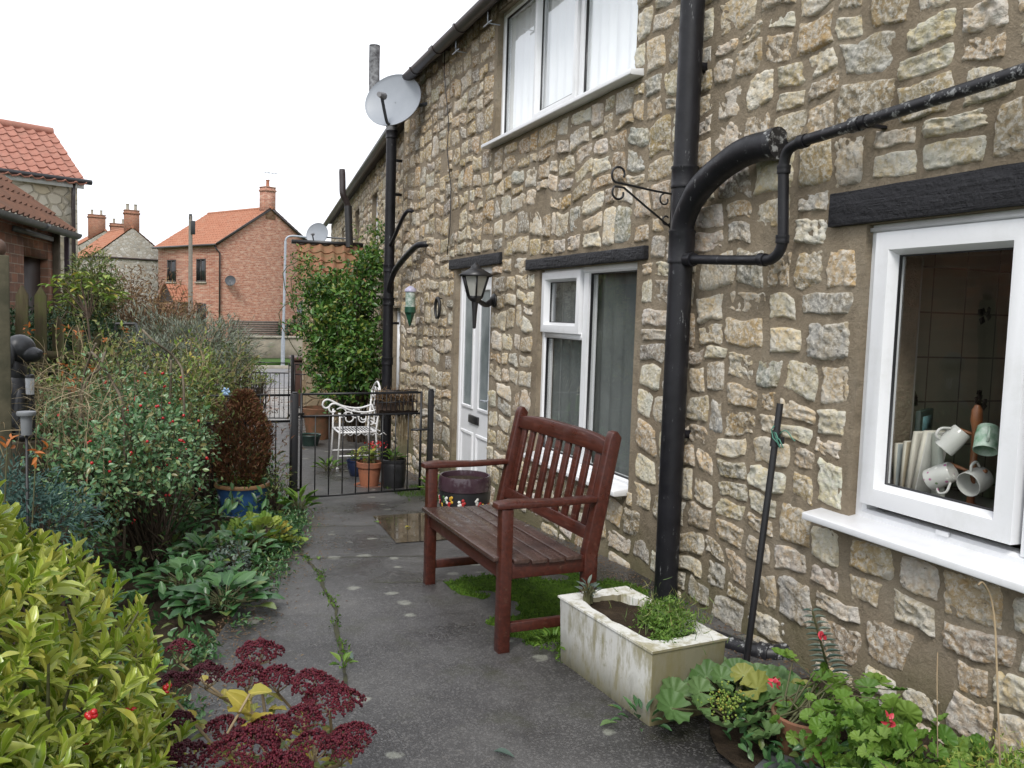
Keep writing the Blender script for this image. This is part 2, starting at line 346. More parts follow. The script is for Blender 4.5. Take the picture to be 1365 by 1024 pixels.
tilemat('orange_pantile', (.40,.185,.115), (.31,.13,.08), (.37,.24,.17)); tilemat('pink_pantile', (.38,.18,.135), (.30,.135,.10), (.25,.15,.115)); tilemat('brown_pantile', (.17,.085,.055), (.12,.065,.045), (.075,.06,.045))
tilemat('mossy_pantile', (.30,.13,.08), (.16,.11,.055), (.06,.075,.03))
MAT['terracotta'] = simple('terracotta', (.36,.135,.07), (.24,.10,.06), 9, .75, .3, 60)
MAT['oldterra'] = simple('weathered_terracotta', (.20,.085,.045), (.10,.07,.035), 11, .8, .4, 60)
MAT['render'] = simple('stained_render', (.27,.235,.185), (.135,.125,.095), 2.2, .9, .4, 40)
MAT['coping'] = simple('stone_coping', (.36,.33,.27), (.24,.22,.18), 5, .9, .3, 40)
MAT['fence'] = simple('weathered_fence_board', (.125,.10,.07), (.07,.06,.04), 6, .9, .5, 50)
t = NT('mossy_fence_board', .92, .2); cc = t.ramp(t.noise(1, 6, .7, co=t.mapped((40, 40, 3))), [(.3, (.05,.04,.024)), (.7, (.095,.08,.048))])
t.col(t.mix(t.ramp(t.noise(7, 5, .7), [(.45, 0), (.65, .75)]), cc, (.06,.07,.022))); t.bump(t.noise(1, 4, co=t.mapped((60, 60, 4))), .5, .006); MAT['mossfence'] = t.m
MAT['post'] = simple('grey_green_post', (.10,.088,.055), (.05,.048,.028), 9, .9, .5, 50)
MAT['darkwood'] = simple('dark_stained_wood', (.035,.022,.018), (.022,.014,.012), 8, .6, .2)
MAT['brownplastic'] = simple('brown_gutter_plastic', (.030,.022,.022), (.045,.036,.036), 8, .38, .1)
MAT['greyplastic'] = simple('grey_gutter', (.17,.18,.19), (.11,.12,.13), 6, .5, .15)
MAT['dish'] = simple('grey_dish', (.30,.325,.36), (.25,.275,.31), 3, .45)
MAT['darkdish'] = simple('dark_dish', (.06,.065,.075), (.045,.05,.06), 4, .5)
MAT['galv'] = simple('galvanised_steel', (.40,.43,.47), (.31,.34,.38), 12, .45, .1, metal=.3)
MAT['stem'] = simple('green_stem', (.10,.11,.045), (.07,.06,.03), 20, .7)
MAT['twig'] = simple('brown_twig', (.075,.05,.032), (.045,.032,.022), 20, .85, .5, 80)
MAT['straw'] = simple('dry_straw', (.36,.28,.17), (.22,.16,.09), 15, .85)
MAT['berry'] = simple('red_berry', (.50,.018,.022), (.36,.012,.014), 40, .22, spec=.6)
MAT['darkroom'] = simple('dark_interior', (.30,.28,.24), (.24,.22,.19), 3, .9)
MAT['blackplastic'] = simple('black_plastic', (.014,.014,.016), (.022,.022,.024), 14, .38, .1)
MAT['shadowblack'] = simple('flat_black_metal', (.012,.012,.013), (.02,.02,.021), 14, .5, .15)
MAT['bin'] = simple('brown_bin_plastic', (.085,.042,.03), (.06,.03,.022), 6, .5)
MAT['lead'] = simple('lead_flashing', (.33,.34,.36), (.25,.26,.28), 6, .6)
# ================================================================== rubble wall
def nz(x, y, z=0.): return mn.noise((x, y, z))
PAL = dict(
 near=[((.62,.59,.51),5),((.57,.52,.42),5),((.48,.41,.30),3.5),((.46,.38,.26),1.2),((.38,.37,.34),1.8),((.38,.33,.26),2)],
 far=[((.46,.40,.29),4),((.42,.335,.21),4),((.35,.275,.175),3),((.50,.465,.40),3),((.29,.265,.225),1.4),((.39,.295,.16),1.6)])
def pick(pal):
    tot = sum(w for _, w in pal); k = U(0, tot)
    for c, w in pal:
        k -= w
        if k <= 0: break
    j = U(.82, 1.15); return tuple(min(.7, v*j*U(.96, 1.04)) for v in c)
def stone_grid(nu):
    a = np.linspace(-1, 1, nu); a = np.sign(a)*(1-(1-np.abs(a))**1.5); return a
def rubble(o, ds, nrm, s0, s1, z0, z1, opens, hrange, wrange, stone_name, parent, pal_fn, res_fn, zedge=None, thick=.3, prot=(.002,.014), seed=3, pads=(), skip=lambda s, z: 0):
    """o + s*ds + z*Z + n*nrm ; opens = [(sa, sb, za, zb)] ; returns mortar and stones as two meshes"""
    random.seed(seed); o = np.array(o, float); ds = np.array(ds, float); nrm = np.array(nrm, float); Zv = np.array((0,0,1.))
    S = MB(); z = z0
    def warp(s, zz):
        k = 1.
        for a, b, c, d in opens:
            dd = max(a-s, s-b, c-zz, zz-d); k = min(k, max(0, min(1, dd/.22)))
        k *= max(0, min(1, (s-s0)/.2, (s1-s)/.2))
        return (k*(.050*nz(s*2.6, zz*2.6, 21.)+.028*nz(s*6.1, zz*6.1, 4.)), k*(.050*nz(s*1.5, zz*1.3, 3.1)+.042*nz(s*3.7, zz*3.1, 7.7)+.018*nz(s*7.3, zz*7.3, 1.7)))
    rects = []; mopens = opens; opens = list(opens)+list(pads)
    def split(a, b, p, q, lvl=0):
        w, h = b-a, q-p
        big = w > wrange[1] or h > hrange[1] or (lvl < 1 and random.random() < .35 and w > wrange[0]*1.6 and h > hrange[0]*1.6)
        if not big or (w < wrange[0]*1.5 and h < hrange[0]*1.7): rects.append((a, b, p, q)); return
        k = U(.34, .66); lv = lvl+(w <= wrange[1] and h <= hrange[1])
        if (w/wrange[1] > h/hrange[1]*U(.75, 1.3) and w > wrange[0]*1.5) or h < hrange[0]*1.7: split(a, a+w*k, p, q, lv); split(a+w*k, b, p, q, lv)
        else: split(a, b, p, p+h*k, lv); split(a, b, p+h*k, q, lv)
    while z < z1-.04:
        h = min(U(.28, .62), z1-z); h = z1-z if z1-z-h < .12 else h
        cuts = sorted({s0, s1, *[v for a, b, c, d in opens if c < z+h-.01 and d > z+.01 for v in (a, b)]})
        cuts = [v for v in cuts if s0 <= v <= s1]
        for a, b in zip(cuts[:-1], cuts[1:]):
            m = (a+b)/2; segs = [(z, z+h)]
            for oa, ob, oc, od in opens:
                if oa < m < ob:
                    ns = []
                    for (p, q) in segs:
                        if od <= p or oc >= q: ns.append((p, q)); continue
                        if oc-p > .05: ns.append((p, oc))
                        if q-od > .05: ns.append((od, q))
                    segs = ns
            for p, q in segs:
                s = a
                while s < b-.005:
                    w = U(.4, .9)
                    if b-s-w < .18: w = b-s
                    split(s, s+w, p, q); s += w
        z += h
    for (a, b, p, q) in rects:
        cx, cz = (a+b)/2, (p+q)/2
        if zedge and q > zedge(cx): continue
        if random.random() < skip(cx, cz): continue
        nu = res_fn(cx, cz); g = U(.002, .009); A = (b-a)/2-g; B = (q-p)/2-g
        if A < .02 or B < .015: continue
        G = stone_grid(nu); cj = [(U(-.13, .04)*min(A, .12), U(-.16, .05)*min(B, .1)) for _ in range(4)]
        ex, ez = U(.03, .18), U(.03, .18); pr = U(*prot); tl, tk = U(-.008, .008), U(-.007, .007); sd = U(0, 99); cr = U(.5, 1.4)
        c0 = pick(pal_fn(cx, cz)); V = []; C = []
        for u in G:
            for v in G:
                uu = u*math.sqrt(1-ex*v*v); vv = v*math.sqrt(1-ez*u*u)
                fu, fv = (u+1)/2, (v+1)/2
                jx = (1-fu)*(1-fv)*-cj[0][0]+fu*(1-fv)*cj[1][0]+fu*fv*cj[2][0]-(1-fu)*fv*cj[3][0]
                jz = -(1-fu)*(1-fv)*cj[0][1]-fu*(1-fv)*cj[1][1]+fu*fv*cj[2][1]+(1-fu)*fv*cj[3][1]
                s = cx+uu*A+jx; zz = cz+vv*B+jz
                s += .010*nz(s*9, zz*9, sd); zz += .010*nz(s*9, zz*9, sd+5)
                t = max(abs(u), abs(v)); e = 1-t**7
                rg = .008*nz(s*11, zz*11, sd)+.012*(.35-abs(nz(s*21, zz*21, sd)))+.010*nz(s*42, zz*42, sd)+.006*nz(s*85, zz*85, sd)
                n = -.012+(pr+.012)*min(1, e*1.25)+cr*rg*min(1, e*2.2)+tl*u*e+tk*v*e
                ws_, wz_ = warp(s, zz); s += ws_; zz += wz_
                V.append(o+ds*s+Zv*zz+nrm*n); k = 1+.16*nz(s*6, zz*6, sd); C.append((c0[0]*k, c0[1]*k, c0[2]*k, 1))
        n_ = nu; F = [(i*n_+j, i*n_+j+1, (i+1)*n_+j+1, (i+1)*n_+j) for i in range(n_-1) for j in range(n_-1)]
        S.add(np.array(V), np.array(F), np.array(C))
    S.build(stone_name, MAT['stone'], parent, smooth=True)
    opens = mopens
    # mortar bed with reveals
    B = MB(); step = .045
    def lines(a, b, extra):
        L = sorted({a, b, *[e for e in extra if a < e < b]}); out = []
        for p, q in zip(L[:-1], L[1:]): out += list(np.linspace(p, q, max(2, int((q-p)/step)+1))[:-1])
        return out+[b]
    Ls = lines(s0, s1, [v for oo in opens for v in oo[:2]]); Lz = lines(z0, z1, [v for oo in opens for v in oo[2:]])
    def near_open(s, zz): return any(a-.02 < s < b+.02 and c-.02 < zz < d+.02 for a, b, c, d in opens)
    V = [o+ds*s+Zv*zz+nrm*(0 if near_open(s, zz) else -.001+.007*nz(s*5, zz*5)+.007*nz(s*14, zz*14)) for s in Ls for zz in Lz]; n_ = len(Lz)
    F = []
    for i in range(len(Ls)-1):
        for j in range(n_-1):
            cs, cz = (Ls[i]+Ls[i+1])/2, (Lz[j]+Lz[j+1])/2
            if any(a < cs < b and c < cz < d for a, b, c, d in opens): continue
            if zedge and cz > zedge(cs): continue
            F.append((i*n_+j, i*n_+j+1, (i+1)*n_+j+1, (i+1)*n_+j))
    B.add(np.array(V), np.array(F))
    for a, b, c, d in opens:
        pts = [(a, c), (b, c), (b, d), (a, d)]
        for (p, q) in zip(pts, pts[1:]+pts[:1]):
            B.add(np.array([o+ds*p[0]+Zv*p[1], o+ds*q[0]+Zv*q[1], o+ds*q[0]+Zv*q[1]-nrm*thick, o+ds*p[0]+Zv*p[1]-nrm*thick]), np.array([(0, 1, 2, 3)]))
    return B

# ================================================================== the terrace
XW = 2.57                                     # mortar face of the cottage wall
cottage = empty('stone_cottage', (XW, 5.2, -.5), 'long rubble stone cottage wall with white windows and black downpipe, at the right', 'cottage')
KIT = (1.10, 2.70, .72, 1.90); SIT = (4.50, 5.95, .47, 1.84); UPW = (4.62, 7.00, 2.95, 4.02); DOOR = (6.98, 7.98, -.40, 1.92)
OPENS = [KIT, SIT, UPW, DOOR]
def palc(s, z):
    w = min(1, max(0, (s-5.2)/3+(z-1.9)*.25)); return PAL['far'] if random.random() < w else PAL['near']
mort = rubble((XW, 0, 0), (0, 1, 0), (-1, 0, 0), -1.2, 10.05, -.62, 4.12, OPENS, (.115, .225), (.15, .345), 'wall_stones', cottage, palc,
       lambda s, z: 9 if s < .7 else 21 if s < 3.6 else (15 if s < 6 else 10), seed=5, pads=[(.9, 2.91, 1.88, 2.06), (4.36, 6.18, 1.83, 1.94), (6.73, 8.18, 1.91, 2.035), (2.7, 2.735, .72, 1.9), (.9, 2.9, .66, .73), (4.44, 4.5, .47, 1.84), (5.95, 6.03, .47, 1.84), (7.98, 8.04, -.4, 1.92), (4.5, 7.12, 2.89, 2.96), (7., 7.05, 2.95, 4.02)], skip=lambda s, z: (.35 if z < .1 else .05 if z < .3 else .02))
mort.bx(XW, XW+.45, 10.05, 10.10, -.62, 4.12)
mort.build('mortar_wall', MAT['mortar'], cottage, smooth='auto')
# --- interiors (plain rooms behind the glass)
def room(name, x0, x1, y0, y1, z0, z1, win, m):
    b = MB()
    ya, yb, za, zb = win
    for f in [((x1,y0,z0),(x1,y1,z0),(x1,y1,z1),(x1,y0,z1)), ((x0,y0,z0),(x1,y0,z0),(x1,y0,z1),(x0,y0,z1)), ((x0,y1,z0),(x1,y1,z0),(x1,y1,z1),(x0,y1,z1)),
              ((x0,y0,z0),(x1,y0,z0),(x1,y1,z0),(x0,y1,z0)), ((x0,y0,z1),(x1,y0,z1),(x1,y1,z1),(x0,y1,z1)),
              ((x0,y0,z0),(x0,ya,z0),(x0,ya,z1),(x0,y0,z1)), ((x0,yb,z0),(x0,y1,z0),(x0,y1,z1),(x0,yb,z1)), ((x0,ya,z0),(x0,yb,z0),(x0,yb,za),(x0,ya,za)), ((x0,ya,zb),(x0,yb,zb),(x0,yb,z1),(x0,ya,z1))]:
        b.add(np.array(f), np.array([(0,1,2,3)]))
    return b.build(name, m, cottage)
room('room_interior', XW+.31, 6, .6, 3.4, -.3, 2.4, KIT, MAT['darkroom'])
room('room_interior', XW+.31, 6, 3.6, 6.8, -.3, 2.4, SIT, MAT['darkroom'])
room('room_interior', XW+.31, 6, 4.0, 8.0, 2.6, 4.1, UPW, MAT['darkroom'])
# tiled reveal wall and inner board of the kitchen window
t = NT('beige_wall_tile', .25, .5); x, y, z = t.sep(); v = t.n('ShaderNodeCombineXYZ', X=t.math('ADD', x, .04), Y=t.math('ADD', z, .03)).outputs[0]
bt = t.n('ShaderNodeTexBrick', Vector=v, Scale=1, _offset=0.0, Color1=(.28,.26,.19,1), Color2=(.25,.235,.17,1), Mortar=(.12,.10,.075,1))
bt.inputs['Brick Width'].default_value = .2; bt.inputs['Row Height'].default_value = .2; bt.inputs['Mortar Size'].default_value = .004
t.col(bt.outputs['Color']); MAT['walltile'] = t.m
tw = MB().bx(XW+.06, 4.4, 2.90, 2.93, .5, 2.2).build('wall_tile', MAT['walltile'], cottage)
b = MB()
for (cx, cz) in ((XW+.50, 1.17), (XW+.92, 1.58), (XW+.93, 1.17)):    # dark leafy motif printed on some tiles
    for k in range(11):
        a = U(0, 2*PI); r = U(.012, .042); b.box((cx+r*math.cos(a), 2.8985, cz+r*math.sin(a)), (U(.012,.03), .002, U(.012,.03)), Matrix.Rotation(a, 3, 'Y'))
b.build('tile_motif', simple('dark_tile_motif', (.035,.022,.02), (.055,.035,.03)), tw)
MB().bx(XW+.085, XW+.46, 1.0, 2.89, .800, .832).build('inner_sill', simple('inner_sill_paint', (.33,.32,.29), (.28,.27,.25), 5, .35), cottage)

# --- windows
def pane(b, X, y0, y1, z0, z1): b.add(np.array([(X,y0,z0),(X,y1,z0),(X,y1,z1),(X,y0,z1)]), np.array([(3,2,1,0)]))
def sash(parent, X, y0, y1, z0, z1, w=.062, proud=.018, name='sash', gm='window_glass'):
    s_ = MB().frame([(0, .03), (0, -proud), (.012, -proud-.004), (w-.02, -proud-.002), (w, .012), (w, .04)], y0, y1, z0, z1, X).build(name, MAT['upvc'], parent, smooth='auto')
    g = MB(); pane(g, X+.022, y0+w-.002, y1-w+.002, z0+w-.002, z1-w+.002); g.build('glass_pane', MAT[gm], s_ if parent.parent is None else parent)
    k = MB().frame([(w-.001, .013), (w+.006, .0135), (w+.006, .024)], y0, y1, z0, z1, X).build('gasket', MAT['blackplastic'], s_ if parent.parent is None else parent)
    return s_
def window(op, X, cols, sill_ext, sill_z, sill_x, label=None, mull=.05, fw=.045):
    y0, y1, z0, z1 = op
    wf = MB().frame([(0, .07), (0, 0), (fw-.012, -.002), (fw, .012), (fw, .07)], y0, y1, z0, z1, X)
    for ya in cols: wf.bx(X-.0015, X+.068, ya-mull/2, ya+mull/2, z0+fw-.004, z1-fw+.004)
    w_ = wf.build('window_frame', MAT['upvc'], cottage, smooth='auto')
    if label: w_['label'] = label
    b = MB(); ya, yb = y0-sill_ext, y1+sill_ext
    prof = [(X+.03, sill_z+.022), (sill_x+.01, sill_z), (sill_x, sill_z-.004), (sill_x, sill_z-.030), (sill_x+.012, sill_z-.034), (X+.03, sill_z-.030)]
    b.prism([(p[0], p[1]) for p in prof], (0, ya, 0), (1,0,0), (0,0,1), (0,1,0), yb-ya)
    b.build('window_sill', MAT['upvc'], w_, bevel=.003)
    return w_
# kitchen window (two sashes)
X = XW+.035
w = window(KIT, X, [1.94], .16, .716, XW-.10, 'white kitchen window with mugs and books inside the glass')
sash(w, X-.004, 1.985, 2.655, .795, 1.865, .088, .022); sash(w, X-.004, 1.145, 1.915, .795, 1.865, .088, .022)
MB().bx(X-.016, X+.01, 1.09, 2.73, 1.872, 1.888).build('drip_strip', MAT['upvc'], w)
MB().box((X-.004, 2.27, .762), (.012, .055, .018)).build('trickle_vent', MAT['upvc'], w, bevel=.003)
# sitting room window
X = XW+.04
w = window(SIT, X, [5.24], .0, .468, XW-.10, 'white sitting room window with small top opener beside the bench', mull=.075)
MB().bx(X-.002, X+.06, 5.2795, 5.903, 1.345, 1.395).build('transom', MAT['upvc'], w)
sash(w, X, 5.29, 5.935, 1.385, 1.822, .072, .026, 'top_opener')
g = MB(); pane(g, X+.03, 5.27, 5.91, .51, 1.352); g.build('glass_pane', MAT['coated_glass'], w)
g = MB(); pane(g, X+.03, 4.54, 5.21, .51, 1.80); g.build('glass_pane', MAT['coated_glass'], w)
k = MB().frame([(.0, .013), (.008, .0135), (.008, .03)], 5.2775, 5.905, .515, 1.345, X).frame([(.0, .013), (.008, .0135), (.008, .03)], 4.545, 5.2025, .515, 1.795, X); k.build('gasket', MAT['blackplastic'], w)
# upper window
X = XW+.05
w = window(UPW, X, [5.47], .10, 2.945, XW-.09, 'white upstairs window with pale net curtains')
sash(w, X, 5.51, 6.26, 3.0, 3.97, .06, .022, gm='upper_glass')
MB().bx(X-.003, X+.065, 6.262, 6.29, 2.995, 3.975).build('mullion', MAT['upvc'], w)
for ya, yb in ((4.66, 5.446), (6.289, 6.958)):
    g = MB(); pane(g, X+.03, ya, yb, 2.99, 3.98); g.build('glass_pane', MAT['upper_glass'], w)
    MB().frame([(.0, .013), (.008, .0135), (.008, .03)], ya, yb, 2.995, 3.975, X).build('gasket', MAT['blackplastic'], w)
# curtains
def curtain(name, X, y0, y1, z0, z1, m, amp, fr, seed):
    b = MB(); ys = np.linspace(y0, y1, int((y1-y0)*90)+2); zs = np.linspace(z0, z1, 6)
    b.grid(lambda y, z: (X+amp*math.sin(y*fr+1.5*nz(y*4, seed))+amp*.4*nz(y*20, z*.6, seed), y, z), ys, zs)
    return b.build(name, m, cottage, smooth=True)
curtain('net_curtain', XW+.115, 4.63, 6.99, 2.96, 4.01, simple('white_net', (.90,.91,.92), (.87,.88,.90), 2, .9), .012, 46, 2)
curtain('net_curtain', XW+.14, 4.52, 5.94, .4, 1.9, simple('dim_voile', (.15,.165,.16), (.09,.10,.098), 2, .9), .014, 40, 5)
curtain('curtain', XW+.17, 4.50, 4.74, .4, 1.9, simple('grey_curtain', (.26,.27,.265), (.18,.19,.19), 3, .9), .02, 60, 9)
curtain('curtain', XW+.17, 5.20, 5.36, .4, 1.9, MAT['grey_curtain'], .02, 60, 11); curtain('curtain', XW+.17, 5.82, 5.97, .4, 1.9, MAT['grey_curtain'], .02, 60, 12)
# --- lintels
def lintel(y0, y1, z0, z1, proud, sag=0):
    b = MB(); n = 24; ys = np.linspace(y0, y1, n)
    V = []
    for y in ys:
        j = lambda k: .004*nz(y*6, k*3.1)
        V += [(XW-proud+j(1), y, z0+j(2)), (XW-proud+j(3), y, z1+j(4)), (XW+.12, y, z1+j(5)), (XW+.12, y, z0+j(6))]
    F = [(i*4+k, (i+1)*4+k, (i+1)*4+(k+1)%4, i*4+(k+1)%4) for i in range(n-1) for k in range(4)]+[(0,1,2,3), tuple((n-1)*4+k for k in (3,2,1,0))]
    b.add(np.array(V), np.array(F)); b.build('lintel', MAT['lintel'], cottage, bevel=.006)
lintel(.9, 2.89, 1.905, 2.04, .030); lintel(4.38, 6.16, 1.845, 1.925, .034); lintel(6.75, 8.16, 1.925, 2.02, .022)
# --- front door
X = XW+.05; y0, y1 = DOOR[:2]
fr = MB().frame([(0, .07), (0, 0), (.055, -.003), (.066, .012), (.066, .07)], y0, y1, -.40, 1.92, X).build('door_frame', MAT['upvc'], cottage, smooth='auto')
fr['label'] = 'white front door frame'
dl = MB().bx(X+.010, X+.05, y0+.066, y1-.066, -.33, 1.855)
ym = (y0+y1)/2
def panel(ya, yb, za, zb): dl.frame([(0, .011), (.004, .0), (.022, -.004), (.034, .006), (.034, .0105)], ya, yb, za, zb, X)
for ya, yb in ((y0+.10, ym-.04), (ym+.04, y1-.10)): panel(ya, yb, -.22, .40)
door = dl.build('door', MAT['upvc'], fr, smooth='auto')
b = MB(); g = MB()
for ya, yb in ((y0+.12, ym-.07), (ym+.07, y1-.12)):
    b.frame([(0, .011), (0, -.004), (.020, -.006), (.028, .004), (.028, .0095)], ya, yb, .62, 1.74, X); pane(g, X+.0085, ya+.02, yb-.02, .64, 1.72)
b.build('door_moulding', MAT['upvc'], fr, smooth='auto'); g.build('door_glass', simple('obscure_glass', (.15,.18,.19), (.24,.27,.28), 5, .12, .15, 30), fr)
MB().box((X+.001, ym+.02, .525), (.018, .26, .075)).build('letterbox', MAT['blackplastic'], fr, bevel=.004)
b = MB().tube([(X-.005, y0+.10, .74), (X-.045, y0+.10, .74), (X-.045, y0+.20, .735)], .009, 8); b.box((X+.002, y0+.10, .72), (.012, .03, .2)); b.build('door_handle', MAT['galv'], fr, smooth='auto')
MB().bx(XW-.03, X+.08, y0-.05, y1+.05, -.55, -.401).build('doorstep', MAT['coping'], cottage, bevel=.008)
# --- gutter & roof of the cottage
def roof_tiles(name, m, parent, p0, along, up, nal, nup, pitch_a=.20, row=.30, thick=.018, amp=.028):
    """pantiled slope from the eaves corner p0; along = eaves unit vector, up = slope unit vector"""
    p0, along, up = (np.array(v, float) for v in (p0, along, up)); nrm = np.cross(along, up); nrm /= np.linalg.norm(nrm)
    if nrm[2] < 0: nrm = -nrm
    b = MB(); na = nal*8+1; us = np.arange(na)/8*pitch_a
    prof = np.array([amp*(math.cos(2*PI*u/pitch_a)*.75+.25*math.cos(4*PI*u/pitch_a+.6)) for u in us])
    for r in range(nup):
        jit = .004*RNG.standard_normal(na//8+2); jj = np.repeat(jit, 8)[:na]
        V = []
        for (f, lift) in ((-.04, -.001), (-.04, .03), (1.0, .008)):
            V.append(p0[None]+along[None]*us[:,None]+up[None]*((r+f)*row)+nrm[None]*(prof+lift+jj)[:,None])
        V = np.vstack(V); F = [(k*na+i, k*na+i+1, (k+1)*na+i+1, (k+1)*na+i) for k in range(2) for i in range(na-1)]
        b.add(V, np.array(F))
    return b.build(name, m, parent, smooth='auto')
ru = Vector((.79, 0, .61)).normalized()
roof_tiles('roof', MAT['brown_pantile'], cottage, (XW-.12, -1.3, 4.060), (0,1,0), ru, 56, 12)
MB().bx(XW-.10, XW+.45, -1.2, 10.0, 4.121, 4.15).build('soffit', MAT['darkwood'], cottage)
b = MB(); pr = [(math.cos(a)*.062, math.sin(a)*.062) for a in np.linspace(PI, 2*PI, 11)]+[(math.cos(a)*.055, math.sin(a)*.055) for a in np.linspace(2*PI, PI, 11)]
b.prism(pr, (XW-.165, -1.3, 4.045), (1,0,0), (0,0,1), (0,1,0), 10.95)
gt = b.build('gutter', MAT['brownplastic'], cottage, smooth='auto')
b = MB()
for yy in (5.9, 7.5, 8.2, 9.0): b.prism([(math.cos(a)*r_, math.sin(a)*r_) for r_, rng in ((.069, np.linspace(PI*.97, PI*2.03, 11)), (.0625, np.linspace(PI*2.03, PI*.97, 11))) for a in rng], (XW-.165, yy, 4.045), (1,0,0), (0,0,1), (0,1,0), .05 if yy != 8.2 else .12)
b.build('gutter_bracket', MAT['brownplastic'], gt, smooth='auto')
for yy in (6.9, 7.75):
    b = MB(); b.tube([(XW-.13, yy, 3.98), (XW-.13, yy, 3.89), (XW-.02, yy, 3.89)], .006, 6); b.tube([(XW-.13, yy-.09, 3.885), (XW-.13, yy+.09, 3.885)], .007, 6); b.build('line_hook', MAT['galv'], gt)
# telephone cable down the wall
b = MB(); b.tube([WX(px, py, XW-.025) for px, py in ((593, 62), (592, 95), (596, 140), (598, 165), (596, 200), (601, 250), (600, 300), (596, 340))], .0045, 6); b.build('cable', MAT['blackplastic'], cottage)

# --- next cottage of the terrace, turned a little away
TH = math.radians(5.9); DS = np.array((math.sin(TH), math.cos(TH), 0)); NR = np.array((-math.cos(TH), math.sin(TH), 0)); O2 = np.array((2.66, 10.10, 0.))
def Q(s, n, z): return O2+DS*s+NR*n+np.array((0, 0, z))
neigh = empty('terrace_cottage', tuple(Q(6, 0, -.6)), 'lower stone cottage of the same terrace, receding behind the climbing rose', 'cottage')
OP2 = [(.55, 1.35, .2, 1.55), (3.2, 3.95, 2.35, 3.35), (6.0, 6.8, 2.4, 3.4), (9.2, 10., 2.4, 3.35), (6.2, 7, .2, 1.6)]
m2 = rubble(O2, DS, NR, 0, 13.5, -.75, 3.78, OP2, (.10, .2), (.14, .34), 'wall_stones', neigh, lambda s, z: PAL['far'], lambda s, z: 6, seed=9)
m2.add(np.array([Q(13.5,0,-.75), Q(13.5,-4,-.75), Q(13.5,-4,3.78), Q(13.5,0,3.78)]), np.array([(0,1,2,3)])); m2.build('mortar_wall', MAT['mortar'], neigh, smooth='auto')
RM = np.column_stack([NR*-1, DS, np.array((0,0,1.))])
for (a, b_, c, d) in OP2:
    f = MB(); fw = .06; dep = -.07
    for (s0, s1, z0, z1) in ((a, a+fw, c, d), (b_-fw, b_, c, d), (a+fw, b_-fw, c, c+fw), (a+fw, b_-fw, d-fw, d), ((a+b_)/2-.03, (a+b_)/2+.03, c+fw, d-fw)):
        f.box(Q((s0+s1)/2, dep-.03, (z0+z1)/2), (.06, s1-s0, z1-z0), RM)
    fo = f.build('window_frame', MAT['upvc'] if a != 6.0 else MAT['darkwood'], neigh)
    g = MB().add(np.array([Q(a, dep-.04, c), Q(b_, dep-.04, c), Q(b_, dep-.04, d), Q(a, dep-.04, d)]), np.array([(0,1,2,3)])); g.build('glass_pane', simple('far_glass', (.02,.022,.025), (.03,.033,.036), 3, .05), fo)
    if c > 2: MB().box(Q((a+b_)/2, .03, c-.03), (.16, b_-a+.12, .05), RM).build('window_sill', MAT['upvc'], fo)
roof_tiles('roof', MAT['brown_pantile'], neigh, Q(-.1, .12, 3.77), DS, (RM@np.array((.79, 0, .61))), 68, 12)
MB().add(np.array([Q(0, .1, 3.78), Q(13.5, .1, 3.78), Q(13.5, -.4, 3.80), Q(0, -.4, 3.80)]), np.array([(0,1,2,3)])).build('soffit', MAT['darkwood'], neigh)
MB().prism(pr, Q(-.05, .17, 3.75), RM[:,0], (0,0,1), DS, 13.5).build('gutter', MAT['blackplastic'], neigh, smooth='auto')
# lean-to porch under the rose
porch = empty('lean_to_porch', tuple(Q(5.5, .4, -.45)), 'small stone lean-to with mossy pantiles, half hidden by the climbing rose', 'porch')
y_a, y_b = 4.7, 6.4; nx_ = .98
for (s, n, w1, w2) in ((y_a, nx_/2, nx_, .28), (y_b, nx_/2, nx_, .28)): MB().box(Q(s, n, .72), (w1, w2, 2.4), RM).build('wall', MAT['buff_rubble'], porch, bevel=.03)
roof_tiles('roof', MAT['mossy_pantile'], porch, Q(y_a-.30, -.05, 1.98), NR, DS*.80+np.array((0,0,.60)), 6, 4, row=.27)
MB().box(Q(y_a+.62, .56, 2.66), (1.34, .22, .06), RM).build('flashing', MAT['blackplastic'], porch)
MB().box(Q((y_a+y_b)/2, .7, .6), (.05, y_b-y_a-.28, 2.05), RM).build('door', MAT['darkwood'], porch)
# ================================================================== pipes on the wall
def arc(pts, n=6):     # round a polyline's corners (Catmull-Rom)
    P_ = [Vector(p) for p in pts]; P_ = [P_[0]*2-P_[1]]+P_+[P_[-1]*2-P_[-2]]; out = []
    for i in range(1, len(P_)-2):
        for k in range(n):
            t = k/n; a, b, c, d = P_[i-1:i+3]
            out.append(.5*((2*b)+(-a+c)*t+(2*a-5*b+4*c-d)*t*t+(-a+3*b-3*c+d)*t**3))
    return out+[P_[-2]]
PX, PY, PR = 2.475, 3.885, .062
sp = empty('soil_pipe', (PX, PY, 0), 'thick black soil pipe with curved branch, beside the kitchen window', 'drainpipe')
MB().tube([(PX, PY, z) for z in np.linspace(-.02, 5.0, 30)], PR, 24).build('pipe', MAT['pipe'], sp, smooth='auto')
def collar(b, p, ax, r0, r1, L):
    M = Vector(ax).to_track_quat('Z', 'Y').to_matrix()
    b.lathe([(r0*.98, -L/2), (r1, -L/2), (r1*1.03, -L/2+.008), (r1, -L/2+.016), (r1, L/2-.016), (r1*1.05, L/2-.010), (r1*1.03, L/2), (r0*.98, L/2)], p, 24, M)
b = MB(); collar(b, (PX, PY, 2.235), (0,0,1), PR, PR*1.11, .11); b.build('collar', MAT['pipe'], sp, smooth='auto')
b = MB(); collar(b, (PX, PY, 1.88), (0,0,1), PR, PR*1.09, .17); b.build('collar', MAT['pipe'], sp, smooth='auto')
